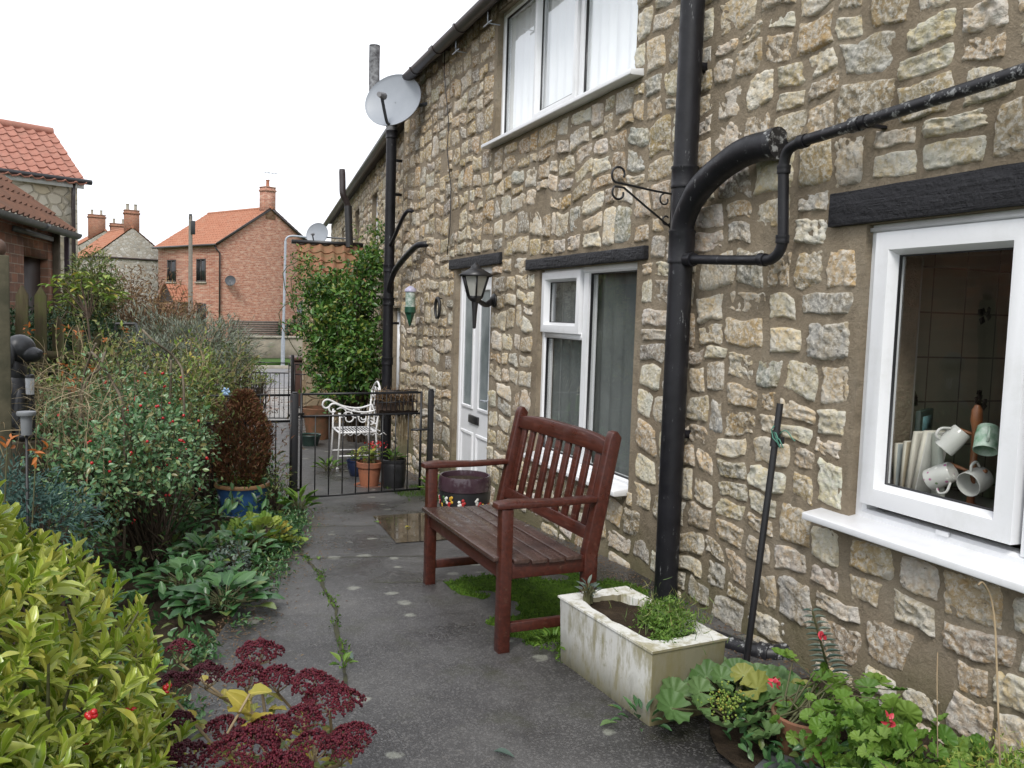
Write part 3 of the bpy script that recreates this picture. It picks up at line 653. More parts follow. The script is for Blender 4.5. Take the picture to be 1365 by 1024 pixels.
b = MB(); b.tube(arc([(PX-.004, PY-.005, 1.93), (PX-.01, PY-.03, 2.02), (PX-.015, PY-.14, 2.14), (PX-.01, PY-.30, 2.225), (PX, PY-.50, 2.285), (PX+.03, PY-.68, 2.295)], 5), [.060]*10+[.064]*8+[.066]*8, 20)
b.build('branch', MAT['pipe'], sp, smooth='auto')
b = MB(); b.tube([(PX+.024, PY-.66, 2.294), (PX+.032, PY-.70, 2.295)], .072, 20); b.build('branch_socket', MAT['flake'], sp, smooth='auto')
for z in (2.8, .9): MB().bx(PX, XW+.03, PY-.02, PY+.02, z-.02, z+.02).build('bracket', MAT['pipe'], sp)
wp = empty('waste_pipe', (PX, 2.4, 2.26), 'thin black waste pipe stepping up and along above the kitchen window', 'pipe')
wr = .0235; wx = PX
b = MB(); b.tube([(wx, PY-.05, 1.812)]+arc([(wx, PY-.16, 1.808), (wx, 3.24, 1.782), (wx, 3.135, 1.79), (wx, 3.088, 1.845), (wx, 3.09, 1.95), (wx, 3.10, 2.08), (wx, 3.105, 2.19), (wx, 3.075, 2.248), (wx, 2.98, 2.266), (wx, 2.86, 2.271)], 5), wr, 14)
b.build('pipe', MAT['pipe'], wp, smooth='auto')
b = MB().tube([(wx, 2.86, 2.271), (wx, 2.65, 2.279), (wx, 2.3, 2.294), (wx, 1.5, 2.33), (wx, .8, 2.36)], wr*1.02, 14); pf = b.build('flaking_pipe', MAT['flake'], wp, smooth='auto'); pf['label'] = 'waste pipe run with flaking paint'
for p, ax, L, r in (((wx, PY-.085, 1.811), (0,1,0), .06, 1.5), ((wx, 3.215, 1.783), (0,1,.1), .04, 1.22), ((wx, 3.088, 1.865), (0,0,1), .035, 1.22), ((wx, 3.104, 2.165), (0,0,1), .035, 1.22), ((wx, 2.99, 2.265), (0,1,0), .04, 1.22), ((wx, 2.69, 2.278), (0,1,0), .05, 1.25)):
    b = MB(); collar(b, p, ax, wr, wr*r, L); b.build('collar', MAT['pipe'] if L != .05 else MAT['flake'], wp, smooth='auto')
for yy in (2.64, 1.7): MB().bx(wx-.005, XW+.02, yy-.012, yy+.012, 2.262, 2.272).tube([(wx, yy-.011, 2.30-.02), (wx, yy+.011, 2.28)], wr*1.16, 14).build('pipe_clip', MAT['pipe'], wp, smooth='auto')
# drain bend at the foot
b = MB(); b.tube(arc([(XW+.05, 3.02, .035), (2.50, 3.06, .02), (2.43, 3.17, .012), (2.38, 3.32, .008), (2.35, 3.42, -.08)], 5), .042, 16); collar(b, (2.49, 3.07, .018), (-.5,.85,-.1), .042, .049, .05)
dbn = b.build('drain_bend', MAT['flake'], None, smooth='auto'); tag(dbn, 'short flaking black drain bend at the wall foot behind the trough', 'drain pipe')
# leaning pole
pa, pb = Vector((2.319, 2.984, -.02)), WX(1040, 538, 2.46)
pole = empty('leaning_pole', pa, 'thin black pole leaning against the stones between pipe and kitchen window', 'pole')
b = MB().tube([pa.lerp(pb, t_) for t_ in np.linspace(0, 1, 12)], .0145, 12); b.build('shaft', MAT['iron'], pole, smooth='auto')
b = MB().tube([pa.lerp(pb, .84), pa.lerp(pb, .90)], .021, 12); q = pa.lerp(pb, .87); b.bar(q, q+Vector((-.005, -.05, .0)), .022, .03); b.build('clamp', MAT['iron'], pole, smooth='auto')
b = MB(); b.tube([q+Vector((-.02, -.01+.02*math.sin(k*1.3)-.012*k*.3, .03+.028*math.cos(k*1.1)-.004*k)) for k in range(14)], .0028, 5); b.tube([q+Vector((-.02, -.05-.011*k, .03+.018*math.sin(k*.5))) for k in range(10)], .0024, 5)
b.build('string', simple('green_string', (.10,.27,.20), (.07,.2,.15), 30, .8), pole)
# far downpipe with vent
vx, vy = 2.47, 10.30
vp = empty('vent_pipe', (vx, vy, -.4), 'tall black soil pipe with weathered vent, passing the large satellite dish', 'drainpipe')
MB().tube([(vx, vy, z) for z in np.linspace(-.36, 3.62, 24)], .062, 20).build('pipe', MAT['pipe'], vp, smooth='auto')
b = MB(); top = WX(499.5, 62, 2.26); b.tube(arc([(vx, vy, 3.6), (vx-.01, vy+.01, 3.72), (vx-.12, vy+.08, 3.88), (top.x+.01, top.y-.03, 4.02), (top.x, top.y, 4.25), (top.x, top.y, 4.6), (top.x, top.y, top.z-.03)], 5), .064, 18)
b.sphere((top.x, top.y, top.z-.03), (.064, .064, .05), 16, 8); b.build('vent', simple('weathered_vent_paint', (.05,.05,.055), (.26,.27,.28), 22, .6, .2), vp, smooth='auto')
for z in (3.60, 2.02, 1.62, .9):
    b = MB(); collar(b, (vx, vy, z), (0,0,1), .062, .070, .09); b.build('collar', MAT['pipe'], vp, smooth='auto')
b = MB(); e1 = WX(563, 326, 2.52); b.tube(arc([(vx, vy-.02, 1.72), (vx-.01, vy-.12, 1.83), (vx, vy-.35, 2.0), (2.48, e1.y+.2, e1.z-.03), (e1.x, e1.y, e1.z), (2.6, e1.y-.03, e1.z)], 5), .034, 12)
b.build('branch', MAT['pipe'], vp, smooth='auto')
b = MB(); e2 = WX(545, 283, 2.52); b.tube(arc([(vx, vy-.02, 2.28), (vx, vy-.2, 2.36), (2.5, e2.y+.05, e2.z), (2.6, e2.y, e2.z)], 5), .022, 10); b.build('branch', MAT['pipe'], vp, smooth='auto')
for z in (3.3, 2.9, 1.36): MB().bx(vx, vx+.13, vy-.03, vy+.01, z-.015, z+.015).build('bracket', MAT['pipe'], vp)
# far flue on the terrace cottage
f0 = D(466, 330, 15.0); f1 = D(464, 275, 15.0); f2 = D(457, 258, 14.9); f3 = D(456, 226, 14.9)
fl = empty('flue_pipe', (f0.x, f0.y, f0.z), 'narrow dark flue pipe stepping out past the eaves of the far cottage', 'pipe')
b = MB().tube([f0, f0.lerp(f1, .5), f1], .065, 14); b.build('pipe', MAT['shadowblack'], fl, smooth='auto')
b = MB().tube(arc([f1, f1.lerp(f2, .5), f2, f3.lerp(f2, .5), f3], 4), [.055]*16+[.05], 14); b.build('upper_pipe', MAT['brownplastic'], fl, smooth='auto')

# ================================================================== things fixed to the wall
def scroll(c, ex, ez, r0, r1, a0, a1, n=22):
    c, ex, ez = Vector(c), Vector(ex), Vector(ez); return [c+(ex*math.cos(a)+ez*math.sin(a))*(r0+(r1-r0)*t) for t, a in ((k/n, a0+(a1-a0)*k/n) for k in range(n+1))]
hy = 4.12
hb = empty('hanging_bracket', (XW-.02, hy, 2.03), 'wrought iron hanging basket bracket with scrolls left of the thick pipe', 'bracket')
ex, ez = (-1, 0, 0), (0, 0, 1); xw = XW-.02
b = MB().tube([(xw, hy, 2.235), (xw, hy, 1.99)], .007, 8); b.build('wall_bar', MAT['iron'], hb)
b = MB().tube(arc([(xw, hy, 2.185), (xw-.13, hy, 2.195), (xw-.30, hy, 2.215)], 4)+scroll((xw-.33, hy, 2.262), ex, ez, .048, .030, -1.1, 3.6), .0062, 8); b.build('top_arm', MAT['iron'], hb, smooth=True)
b = MB().tube([(xw, hy, 2.005), (xw-.16, hy, 2.105), (xw-.30, hy, 2.195)]+scroll((xw-.328, hy, 2.165), ex, ez, .042, .026, .9, -3.4), .0062, 8); b.build('brace', MAT['iron'], hb, smooth=True)
b = MB().tube(scroll((xw-.045, hy, 2.150), ex, ez, .034, .018, 1.4, -3.6), .005, 7); b.build('scroll', MAT['iron'], hb, smooth=True); MB().tube(scroll((xw-.03, hy, 2.045), ex, ez, .030, .016, -2.4, 2.4), .005, 7).build('scroll', MAT['iron'], hb, smooth=True)
# lantern: on a bracket between door and window
ly = 6.86; lp = Vector((XW-.01, ly, 1.63)); lc = Vector((XW-.23, ly-.12, 1.63))
ln = empty('wall_lantern', tuple(lp), 'black four-sided coach lantern on the wall between door and window', 'lantern')
b = MB(); Mx = Vector((-1,0,0)).to_track_quat('Z','Y').to_matrix(); b.lathe([(.001,-.0),(.055,0),(.062,.012),(.05,.022),(.03,.035),(.001,.036)], lp+Vector((0,0,-.01)), 20, Matrix.Diagonal((1,1,1.)).to_3x3()@Mx)
b.tube(arc([lp+Vector((-.02,0,-.01)), lp+Vector((-.09,-.04,-.05)), lc+Vector((.06,.03,-.03)), lc+Vector((0,0,-.005))], 5), [.026]*5+[.022]*5+[.02]*6, 10); b.build('wall_arm', MAT['blackplastic'], ln, smooth=True)
def ngon(r, z, n=6, a0=.3): return [(lc.x+r*math.cos(a0+2*PI*k/n), lc.y+r*math.sin(a0+2*PI*k/n), lc.z+z) for k in range(n)]
b = MB(); b.lathe([(.008,-.25),(.014,-.245),(.020,-.12),(.028,-.03),(.05,-.012),(.062,.0),(.062,.014),(.001,.016)], lc, 20); b.build('finial_stem', MAT['blackplastic'], ln, smooth='auto')
lo, hi = ngon(.062, .012), ngon(.116, .185); b = MB()
for k in range(6): b.bar(lo[k], hi[k], .014, .014)
for k in range(6): b.bar(hi[k], hi[(k+1)%6], .016, .016); b.bar(lo[k], lo[(k+1)%6], .014, .014)
b.build('cage', MAT['blackplastic'], ln)
g = MB(); lo, hi = ngon(.058, .014), ngon(.112, .183)
for k in range(6): g.add(np.array([lo[k], lo[(k+1)%6], hi[(k+1)%6], hi[k]]), np.array([(0,1,2,3)]))
g.build('glass', simple('frosted_lamp_glass', (.46,.46,.43), (.36,.36,.33), 9, .15), ln)
b = MB(); ro = [ngon(r, z) for r, z in ((.150,.178),(.155,.190),(.075,.232),(.046,.246),(.044,.262),(.02,.275),(.006,.295))]
V = np.array([v for r_ in ro for v in r_]); b.add(V, np.array([(i*6+k, i*6+(k+1)%6, (i+1)*6+(k+1)%6, (i+1)*6+k) for i in range(6) for k in range(6)])); b.build('roof', MAT['blackplastic'], ln)
# bird feeder on the wall
fp = WX(547, 402, 2.40); fd = empty('bird_feeder', (fp.x, fp.y, fp.z-.15), 'green and white tube bird feeder hanging by the far downpipe', 'bird feeder')
b = MB().lathe([(.06,.10),(.064,.105),(.062,.125),(.05,.14),(.015,.165),(.001,.166)], fp, 18); b.build('lid', simple('violet_tin', (.30,.28,.42), (.5,.5,.58), 30, .4), fd, smooth='auto')
b = MB().lathe([(.052,-.06),(.054,.10)], fp, 18); b.build('tube', simple('printed_feeder_tube', (.55,.60,.56), (.10,.20,.15), 24, .2), fd, smooth=True)
b = MB().lathe([(.056,-.12),(.06,-.115),(.06,-.06),(.05,-.055)], fp, 18).lathe([(.001,-.27),(.012,-.25),(.05,-.13),(.056,-.12)], fp, 4); b.build('base', simple('dark_green_plastic', (.02,.085,.05), (.015,.06,.04), 9, .35), fd, smooth='auto')
b = MB().tube([fp+Vector((0,0,.16)), fp+Vector((.05,.05,.33)), (2.50, fp.y+.1, fp.z+.42)], .003, 5); b.build('hanging_wire', MAT['iron'], fd)
# horseshoe
hs = Vector((XW-.045, 8.42, 1.545)); pts = [hs+Vector((0, .075*math.sin(a)*(1 if abs(a) < 2.2 else .92), .105*math.cos(a))) for a in np.linspace(-2.75, 2.75, 26)]
b = MB(); b.tube(pts, [.011+.007*math.cos(a/2) for a in np.linspace(-2.75, 2.75, 26)], 8); b.bar(hs+Vector((.0,0,.10)), hs+Vector((.05,0,.10)), .012, .012)
o = b.build('horseshoe', MAT['shadowblack'], None, smooth=True); tag(o, 'black iron horseshoe nailed to the stones left of the front door', 'horseshoe')
# satellite dishes
def dish(name, c, nvec, a, bb, depth, mount, label, mats, arm=True):
    n = Vector(nvec).normalized(); r = n.cross(Vector((0,0,1))).normalized(); u = r.cross(n); M = Matrix((r, u, n)).transposed(); c = Vector(c)
    e = empty(name, tuple(c), label, 'satellite dish')
    b = MB(); prof = [(.02+.98*k/9, depth*(k/9)**2) for k in range(10)]
    S = Matrix.Diagonal((a, bb, 1)); b.lathe(prof+[(1.012, depth+.004), (1.012, depth-.008)]+[(.02+.98*k/9, depth*(k/9)**2-.012) for k in range(9, -1, -1)], c, 40, M@S); b.build('reflector', mats, e, smooth='auto')
    b = MB(); lo = c+M@Vector((0, -bb*.86, depth*.8)); hd = c+M@Vector((-a*.06, -bb*.30, a*.95)); b.tube(arc([lo-M@Vector((0,0,.05)), lo+M@Vector((0,-.03,.04)), lo.lerp(hd, .5)+M@Vector((0,-.05,0)), hd], 4), .016*a/.32, 8); b.build('feed_arm', MAT['darkdish'], e, smooth=True)
    b = MB(); dv = (c+M@Vector((0,0,.05))-hd).normalized(); b.tube([hd-dv*.05*a/.3, hd+dv*.035*a/.3, hd+dv*.05*a/.3], [.024*a/.3, .034*a/.3, .036*a/.3], 12); b.build('receiver', simple('receiver_grey', (.20,.20,.21), (.15,.15,.16), 9, .5), e, smooth='auto')
    b = MB(); bk = c-n*.03; b.tube(arc([bk, bk-n*.10, Vector(mount)], 4), .02*a/.32, 8); b.box(bk-n*.02, (.10*a/.3,.10*a/.3,.05), M); b.build('mount', MAT['darkdish'], e, smooth='auto'); return e
dish('satellite_dish', D(527, 137, 9.35), (-.66, -.70, .26), .335, .295, .06, (XW, 9.1, 3.72), 'large grey satellite dish against the sky beside the vent pipe', MAT['dish'])
dish('satellite_dish', D(424, 313, 16.3), (-.62, -.74, .22), .225, .215, .04, tuple(Q(6.5, .02, 2.85)), 'small grey satellite dish above the mossy lean-to roof', MAT['dish'])

# ================================================================== bench
BX, BY = 1.375, 3.47
bench = empty('garden_bench', (1.68, 3.98, 0), 'red-brown slatted wooden bench facing the path below the sitting room window', 'bench')
BM = Matrix.Rotation(math.radians(2.0), 3, 'Z'); B0 = Vector((BX, BY, 0))
def bp(x, y, z): return B0+BM@Vector((x, y, z))
def bbar(b, p, q, w, h, up=(0,0,1)): b.bar(bp(*p), bp(*q), w, h, BM@Vector(up))
L = 1.03; WD = .40; lw = .055
def backx(z): return WD+(.025 if z < .42 else .025+(z-.42)*.20)
for y in (0, L):
    b = MB(); bbar(b, (0, y, -.01), (0, y, .655), lw, lw, (0,1,0)); b.build('front_leg', MAT['bench'], bench, bevel=.004)
    b = MB(); hw = .026
    prof = [(backx(0)-.03, -.01), (backx(0)+.03, -.01), (backx(.4)+.035, .42), (backx(.95)+.03, .955), (backx(.95)+.005, .985), (backx(.95)-.02, .98), (backx(.95)-.032, .95), (backx(.4)-.035, .42)]
    b.prism(prof, bp(0, y-hw, 0), BM@Vector((1,0,0)), (0,0,1), BM@Vector((0,1,0)), 2*hw); b.build('back_leg', MAT['bench'], bench, bevel=.006)
    b = MB(); pr = [(-.055, .656), (-.05, .682), (.02, .690), (.25, .680), (backx(.66)-.03, .684), (backx(.66)-.03, .660), (.25, .654), (.03, .655)]
    b.prism(pr, bp(0, y-.034, 0), BM@Vector((1,0,0)), (0,0,1), BM@Vector((0,1,0)), .068); b.build('armrest', MAT['bench'], bench, bevel=.005)
    b = MB(); bbar(b, (lw/2, y, .115), (backx(.1)-.03, y, .115), .028, .045); b.build('stretcher', MAT['bench'], bench, bevel=.003)
    b = MB(); bbar(b, (lw/2, y, .375), (backx(.37)-.03, y, .375), .030, .075); b.build('side_rail', MAT['bench'], bench, bevel=.003)
b = MB(); bbar(b, (0, lw/2, .372), (0, L-lw/2, .372), .034, .075, (0,0,1)); b.build('front_rail', MAT['bench'], bench, bevel=.003)
b = MB()
for k in range(5):
    x = -.012+k*.086; z = .428-.010*math.sin(k/4*PI)-.004*k
    if k == 0: bbar(b, (x, -.0, z), (x, L, z), .080, .022)
    else: bbar(b, (x, -.03, z), (x, L+.03, z), .078, .022)
b.build('seat', MAT['seat'], bench, bevel=.004)
xr = lambda z: backx(z)
b = MB(); up = Vector((-.26, 0, 1)).normalized(); upv = (.20, 0, 1)
bbar(b, (xr(.50), hw, .50), (xr(.50), L-hw, .50), .030, .06, upv); b.build('lower_back_rail', MAT['bench'], bench, bevel=.003)
b = MB(); ys = np.linspace(hw, L-hw, 15); V = []
for y in ys:
    t_ = (y-L/2)/(L/2); top = .955-.030*t_*t_*t_*t_+.0*t_; bot = .868+.006*(1-t_*t_)
    for (x, z) in ((xr(bot)-.018, bot), (xr(bot)+.018, bot), (xr(top)+.018, top), (xr(top)-.018, top)): V.append(bp(x, y, z))
b.add(np.array(V), np.array([(i*4+k, i*4+(k+1)%4, (i+1)*4+(k+1)%4, (i+1)*4+k) for i in range(14) for k in range(4)]+[(3,2,1,0), (56,57,58,59)])); b.build('top_rail', MAT['bench'], bench, bevel=.004)
for k in range(9):
    y = .095+k*(L-.19)/8; b = MB(); bbar(b, (xr(.52), y, .52), (xr(.875), y, .875), .050, .018, (-1,0,.20)); b.build('back_slat', MAT['bench'], bench, bevel=.003)

# ================================================================== trough planter
tr = empty('trough_planter', (1.80, 2.99, 0), 'stained white rectangular trough planter with peeling rim, in front of the bench', 'planter')
TM = Matrix.Rotation(math.radians(5.5), 3, 'Z'); TC = Vector((1.775, 2.985, 0)); tw_, tl_, th_ = .345, .67, .285
def tp(x, y, z): return TC+TM@Vector((x, y, z))
def ring(hx, hy, z, jit=0): return [tp(sx*hx+U(-jit,jit), sy*hy+U(-jit,jit), z+U(-jit,jit)) for sx, sy in ((-1,-1),(1,-1),(1,1),(-1,1))]
rings = [ring(tw_/2-.008, tl_/2-.01, .0), ring(tw_/2, tl_/2, th_), ring(tw_/2+.004, tl_/2+.004, th_+.004)]
V = np.array([v for r_ in rings for v in r_]); b = MB().add(V, np.array([(i*4+k, i*4+(k+1)%4, (i+1)*4+(k+1)%4, (i+1)*4+k) for i in range(2) for k in range(4)]+[(3,2,1,0)])); b.build('body', MAT['trough'], tr, bevel=.006)
b = MB(); n_ = 40; V = []
def rectpt(t_, hx, hy):
    t_ = (t_%1)*4; k = int(t_); f = t_-k; P4 = [(-hx,-hy),(hx,-hy),(hx,hy),(-hx,hy)]; a, c = P4[k], P4[(k+1)%4]; return a[0]+(c[0]-a[0])*f, a[1]+(c[1]-a[1])*f
for k in range(n_):
    t_ = k/n_; x0_, y0_ = rectpt(t_, tw_/2+.006, tl_/2+.006); x1_, y1_ = rectpt(t_, tw_/2-.048, tl_/2-.075); cf = abs((t_*4)%1-.5)*2
    x1_ *= 1-.14*cf**3; y1_ *= 1-.07*cf**3; x1_ += .012*nz(k*.7, 1); y1_ += .016*nz(k*.7, 9)
    V += [tp(x0_, y0_, th_+.0045), tp(x0_, y0_, th_+.013), tp(x1_, y1_, th_+.011+.006*nz(k*.5, 4)), tp(x1_*.99, y1_*.99, th_-.04)]
b.add(np.array(V), np.array([(i*4+j, ((i+1)%n_)*4+j, ((i+1)%n_)*4+j+1, i*4+j+1) for i in range(n_) for j in range(3)])); b.build('rim', MAT['trough'], tr, smooth='auto')
b = MB(); b.grid(lambda u, v: tp(u, v, th_-.018+.012*nz(u*14, v*14)+.02*nz(u*5, v*5, 2)), np.linspace(-tw_/2+.05, tw_/2-.05, 14), np.linspace(-tl_/2+.07, tl_/2-.07, 22), True); b.build('soil', MAT['soil'], tr, smooth=True)

# ================================================================== pots
def pot(name, c, prof, m, label, cat='plant pot', n=36, soil=None, group=None, extra=None):
    e = empty(name, tuple(c), label, cat, group); c = Vector(c)
    MB().lathe(prof, c, n).build('body', m, e, smooth='auto')
    if soil: MB().lathe([(.001, soil[1]+.012), (soil[0]*.5, soil[1]+.006), (soil[0], soil[1])], c, 20).build('soil', MAT['soil'], e, smooth=True)
    return e
pc = Vector((2.06, 6.05, gz(6.05)))
pot('painted_barrel_pot', pc, [(.14,0),(.150,.004),(.172,.09),(.188,.19),(.193,.26),(.191,.30)], MAT['blackplastic'], 'black flower-painted barrel pot with purple rim, behind the bench end', soil=(.172, .37))
ptc = bpy.data.objects['painted_barrel_pot']
MB().lathe([(.1915,.30),(.199,.305),(.200,.33),(.196,.39),(.188,.41),(.178,.408),(.172,.37),(.17,.33)], pc, 36).build('rim', simple('purple_glaze', (.042,.022,.030), (.060,.036,.046), 8, .15, spec=.6), ptc, smooth='auto')
b = MB().lathe([(.150,-.003+.0),(.153,.012),(.146,.02)], pc, 36)
fl_c = [simple('painted_white', (.72,.72,.68), rough=.3), simple('painted_red', (.45,.03,.03), rough=.3), simple('painted_yellow', (.6,.36,.04), rough=.3), simple('painted_leaf', (.06,.16,.05), rough=.3)]
for mi, m in enumerate(fl_c):
    b = MB(); random.seed(20+mi)
    for k in range(9):
        a = PI*.95+k*.62+mi*.155+U(-.05,.05); z = (.215+U(-.05,.035) if mi != 3 else .19+U(-.07,.06)); 
        for j in range(5 if mi < 3 else 3):
            aa = a+.022*1.6*math.cos(j*2.1+k); zz = z+.020*math.sin(j*2.1+k)+(.01 if j == 4 else 0); rr = .1535+.042*(zz/.26)**.7
            rad = Vector((math.cos(aa), math.sin(aa), 0)); M = rad.to_track_quat('Z','Y').to_matrix(); b.sphere(pc+rad*(rr-.001)+Vector((0,0,zz)), (.0125, .0125, .004), 8, 4, M)
    b.build('painted_flowers', m, ptc, smooth=True)
random.seed(31)
bc = Vector((.56, 7.30, gz(7.3)+.0))
pot('blue_pot', bc, [(.135,0),(.15,.005),(.165,.05),(.19,.15),(.205,.225),(.215,.235),(.215,.255),(.196,.26),(.19,.22)], simple('blue_glaze', (.06,.17,.42), (.04,.11,.28), 7, .3, spec=.5), 'blue glazed pot with tan rim, holding the brown conifer', soil=(.195,.235))
e = bpy.data.objects['blue_pot']; MB().lathe([(.206,.232),(.219,.236),(.222,.25),(.216,.264),(.196,.264),(.192,.24)], bc, 36).build('rim', simple('tan_glaze', (.33,.19,.09), (.25,.14,.07), 9, .35), e, smooth='auto')
for a in (-1.85, -.95, -2.9):
    rad = Vector((math.cos(a), math.sin(a), 0)); M = rad.to_track_quat('Z','Y').to_matrix(); b = MB(); b.lathe([(.008,.006),(.012,.010),(.024,.010),(.030,.004),(.030,-.004)], bc+rad*.192+Vector((0,0,.15)), 16, M); b.build('ring_ornament', simple('pewter_glaze', (.16,.18,.2), (.1,.11,.13), 12, .3), e, smooth=True)
b = MB().lathe([(.10,-.012),(.17,-.010),(.19,.012),(.185,.018),(.16,.004)], bc, 30); b.build('saucer', simple('pale_saucer', (.45,.43,.38), (.3,.28,.24), 9, .5), e, smooth='auto')
bk = Vector((2.10, 8.40, gz(8.4))); kb = [(.095,0),(.105,.004),(.118,.08),(.122,.10),(.120,.12),(.126,.20),(.124,.25),(.120,.262),(.128,.27),(.128,.295),(.115,.30),(.112,.27)]
pot('black_barrel_pot', bk, kb, MAT['blackplastic'], 'black ribbed barrel planter behind the gate, next to the wall', soil=(.113,.27))
tcp = Vector((1.90, 8.60, gz(8.6)))
pot('terracotta_pot', tcp, [(.085,0),(.09,.004),(.118,.20),(.118,.205),(.132,.206),(.136,.255),(.128,.26),(.12,.22)], MAT['terracotta'], 'orange terracotta pot with red geranium behind the gate', soil=(.122,.225), cat='plant pot')
MB().lathe([(.07,-.002),(.14,.0),(.155,.022),(.150,.024),(.13,.008)], tcp, 28).build('saucer', MAT['terracotta'], bpy.data.objects['terracotta_pot'], smooth='auto')
sbp = Vector((1.93, 9.35, gz(9.35)))
pot('small_blue_pot', sbp, [(.075,0),(.08,.004),(.11,.10),(.118,.17),(.125,.175),(.122,.19),(.11,.185),(.1,.15)], simple('dark_blue_glaze', (.012,.018,.05), (.02,.03,.07), 9, .2), 'small dark blue glazed pot between chair and geranium pot', soil=(.105,.165))
fpt = Vector((2.02, 12.6, gz(12.6)))
pot('weathered_pot', fpt, [(.15,0),(.16,.005),(.215,.36),(.24,.365),(.25,.46),(.235,.47),(.22,.4)], MAT['oldterra'], 'large weathered terracotta pot at the foot of the climbing rose', soil=(.22,.42))
pot('green_bowl_pot', (1.80, 11.9, gz(11.9)), [(.09,0),(.10,.004),(.14,.14),(.15,.15),(.145,.165),(.13,.15)], simple('dull_green_glaze', (.03,.06,.05), (.02,.04,.035), 9, .3), 'low dark green pot beside the large weathered pot', soil=(.13,.14))
gpt = Vector((2.03, 2.27, -.03))
pot('geranium_pot', gpt, [(.075,0),(.08,.004),(.10,.15),(.10,.155),(.112,.156),(.116,.20),(.108,.205),(.10,.17)], MAT['oldterra'], 'terracotta pot of geraniums at the lower right of the trough', soil=(.10,.175))
o = MB().box((1.885, 2.17, .03), (.15, .18, .05), Matrix.Rotation(.5, 3, 'Z')).build('slate_block', simple('grey_slate', (.10,.105,.11), (.065,.07,.075), 9, .7, .4, 50), None, bevel=.006); tag(o, 'flat grey slate block beside the geranium pot', 'stone block')
# ================================================================== gates and railings
def scrollpair(b, c, ex, r):
    for s_ in (-1, 1): b.tube(scroll(Vector(c)+Vector(ex)*s_*r, Vector(ex)*s_, (0,0,1), r, r*.35, PI, -1.6, 24), .0055, 6)
def gate_leaf(e, A, B, z0, z1, nb, drop=.21, scr=None):
    A, B = Vector(A), Vector(B); d = (B-A); L_ = d.length; d.normalize()
    b = MB(); fz = .011
    for P_ in (A, B): b.bar(P_+Vector((0,0,z0)), P_+Vector((0,0,z1)), fz*1.7, fz*1.7)
    for z in (z0+.012, z1-.010, z1-drop): b.bar(A+d*.01+Vector((0,0,z)), B-d*.01+Vector((0,0,z)), .010, .019)
    b.build('gate_frame', MAT['iron'], e)
    for k in range(1, nb+1):
        p = A+d*(L_*k/(nb+1)); b = MB().tube([p+Vector((0,0,z0+.012)), p+Vector((0,0,z1-drop if k%2 or scr is None else z1-.012))], .0062, 7); b.build('bar', MAT['iron'], e)
    if scr:
        b = MB(); scrollpair(b, (A+B)/2+Vector((0,0,z1-drop/2)), d, scr); b.build('scroll', MAT['iron'], e)
def gpost(e, p, h, w=.05):
    MB().box((p[0], p[1], p[2]+h/2-.03), (w, w, h+.06)).box((p[0], p[1], p[2]+h+.006), (w*.8, w*.8, .012)).build('post', MAT['iron'], e, bevel=.004)
PL, PR_ = Vector((.985, 7.38, gz(7.38))), Vector((2.335, 7.93, gz(7.93)))
g1 = empty('garden_gate', tuple(PL), 'low black iron gate with plain bars beside the bench', 'gate')
gpost(g1, PL, .99, .055); gpost(g1, PR_, 1.0, .05)
ga, gb = Vector((1.10, 7.80, -.235)), Vector((2.24, 7.93, -.235)); gate_leaf(g1, ga, gb, .03, .985, 8)
b = MB().bar(gb+Vector((-.10,-.02,.62)), gb+Vector((.08,-.02,.62)), .016, .020).bar(ga+Vector((-.12,-.12,.80)), ga+Vector((.02,0,.80)), .016, .022).bar(ga+Vector((-.12,-.12,.12)), ga+Vector((.02,0,.12)), .016, .022); b.build('latch', MAT['iron'], g1)
ra, rb = Vector((.20, 7.28, -.195)), Vector((.955, 7.38, -.20)); rl = empty('railing_panel', tuple(ra), 'black iron railing panel with scrollwork behind the brown conifer', 'railing')
gate_leaf(rl, ra, rb, .06, .985, 5, .23, .10)
GL, GR = Vector((1.20, 15.05, gz(15))), Vector((1.93, 14.95, gz(15)))
g2 = empty('far_gate', tuple(GL), 'further black iron gate with hooped posts, closing the lane at the lean-to', 'gate')
gpost(g2, GL, 1.18, .07); gpost(g2, GR+Vector((.02,0,0)), 1.14, .05)
gate_leaf(g2, GL+Vector((.09,0,0)), GR-Vector((.04,0,0)), .06, 1.02, 7, .18)
gate_leaf(g2, GR+Vector((.06,0,0)), GR+Vector((.36,-.03,0)), .06, 1.0, 2, .18); gpost(g2, GL+Vector((-.22,.1,0)), 1.02, .06)
# ================================================================== white wire chair
ch = empty('metal_chair', (1.85, 10.05, gz(10.05)), 'ornate white metal garden armchair with scrolled arms beyond the gate', 'chair')
cz = gz(10.05); CX0, CX1, CY0, CY1 = 1.82, 2.24, 9.84, 10.28; r_ = .011
for (x, y, t_) in ((CX0, CY0, .66), (CX0, CY1, .66)):
    b = MB().tube([(x-.02, y, cz), (x, y, cz+.42), (x, y, cz+t_)], r_, 8); b.sphere((x-.02, y, cz+.012), .02, 8, 5); b.build('front_leg', MAT['wmetal'], ch, smooth=True)
for (x, y) in ((CX1, CY0), (CX1, CY1)):
    b = MB().tube([(x+.04, y, cz), (x, y, cz+.42), (x+.05, y, cz+.9)], r_, 8); b.build('back_leg', MAT['wmetal'], ch, smooth=True)
b = MB(); zs_ = cz+.43
for p, q in (((CX0,CY0),(CX1,CY0)), ((CX1,CY0),(CX1,CY1)), ((CX1,CY1),(CX0,CY1)), ((CX0,CY1),(CX0,CY0))): b.tube([(p[0],p[1],zs_), (q[0],q[1],zs_)], .012, 8)
for k in range(13):
    x = CX0+.035+k*.036; b.bar((x, CY0, zs_+.012), (x, CY1, zs_+.012), .014, .005)
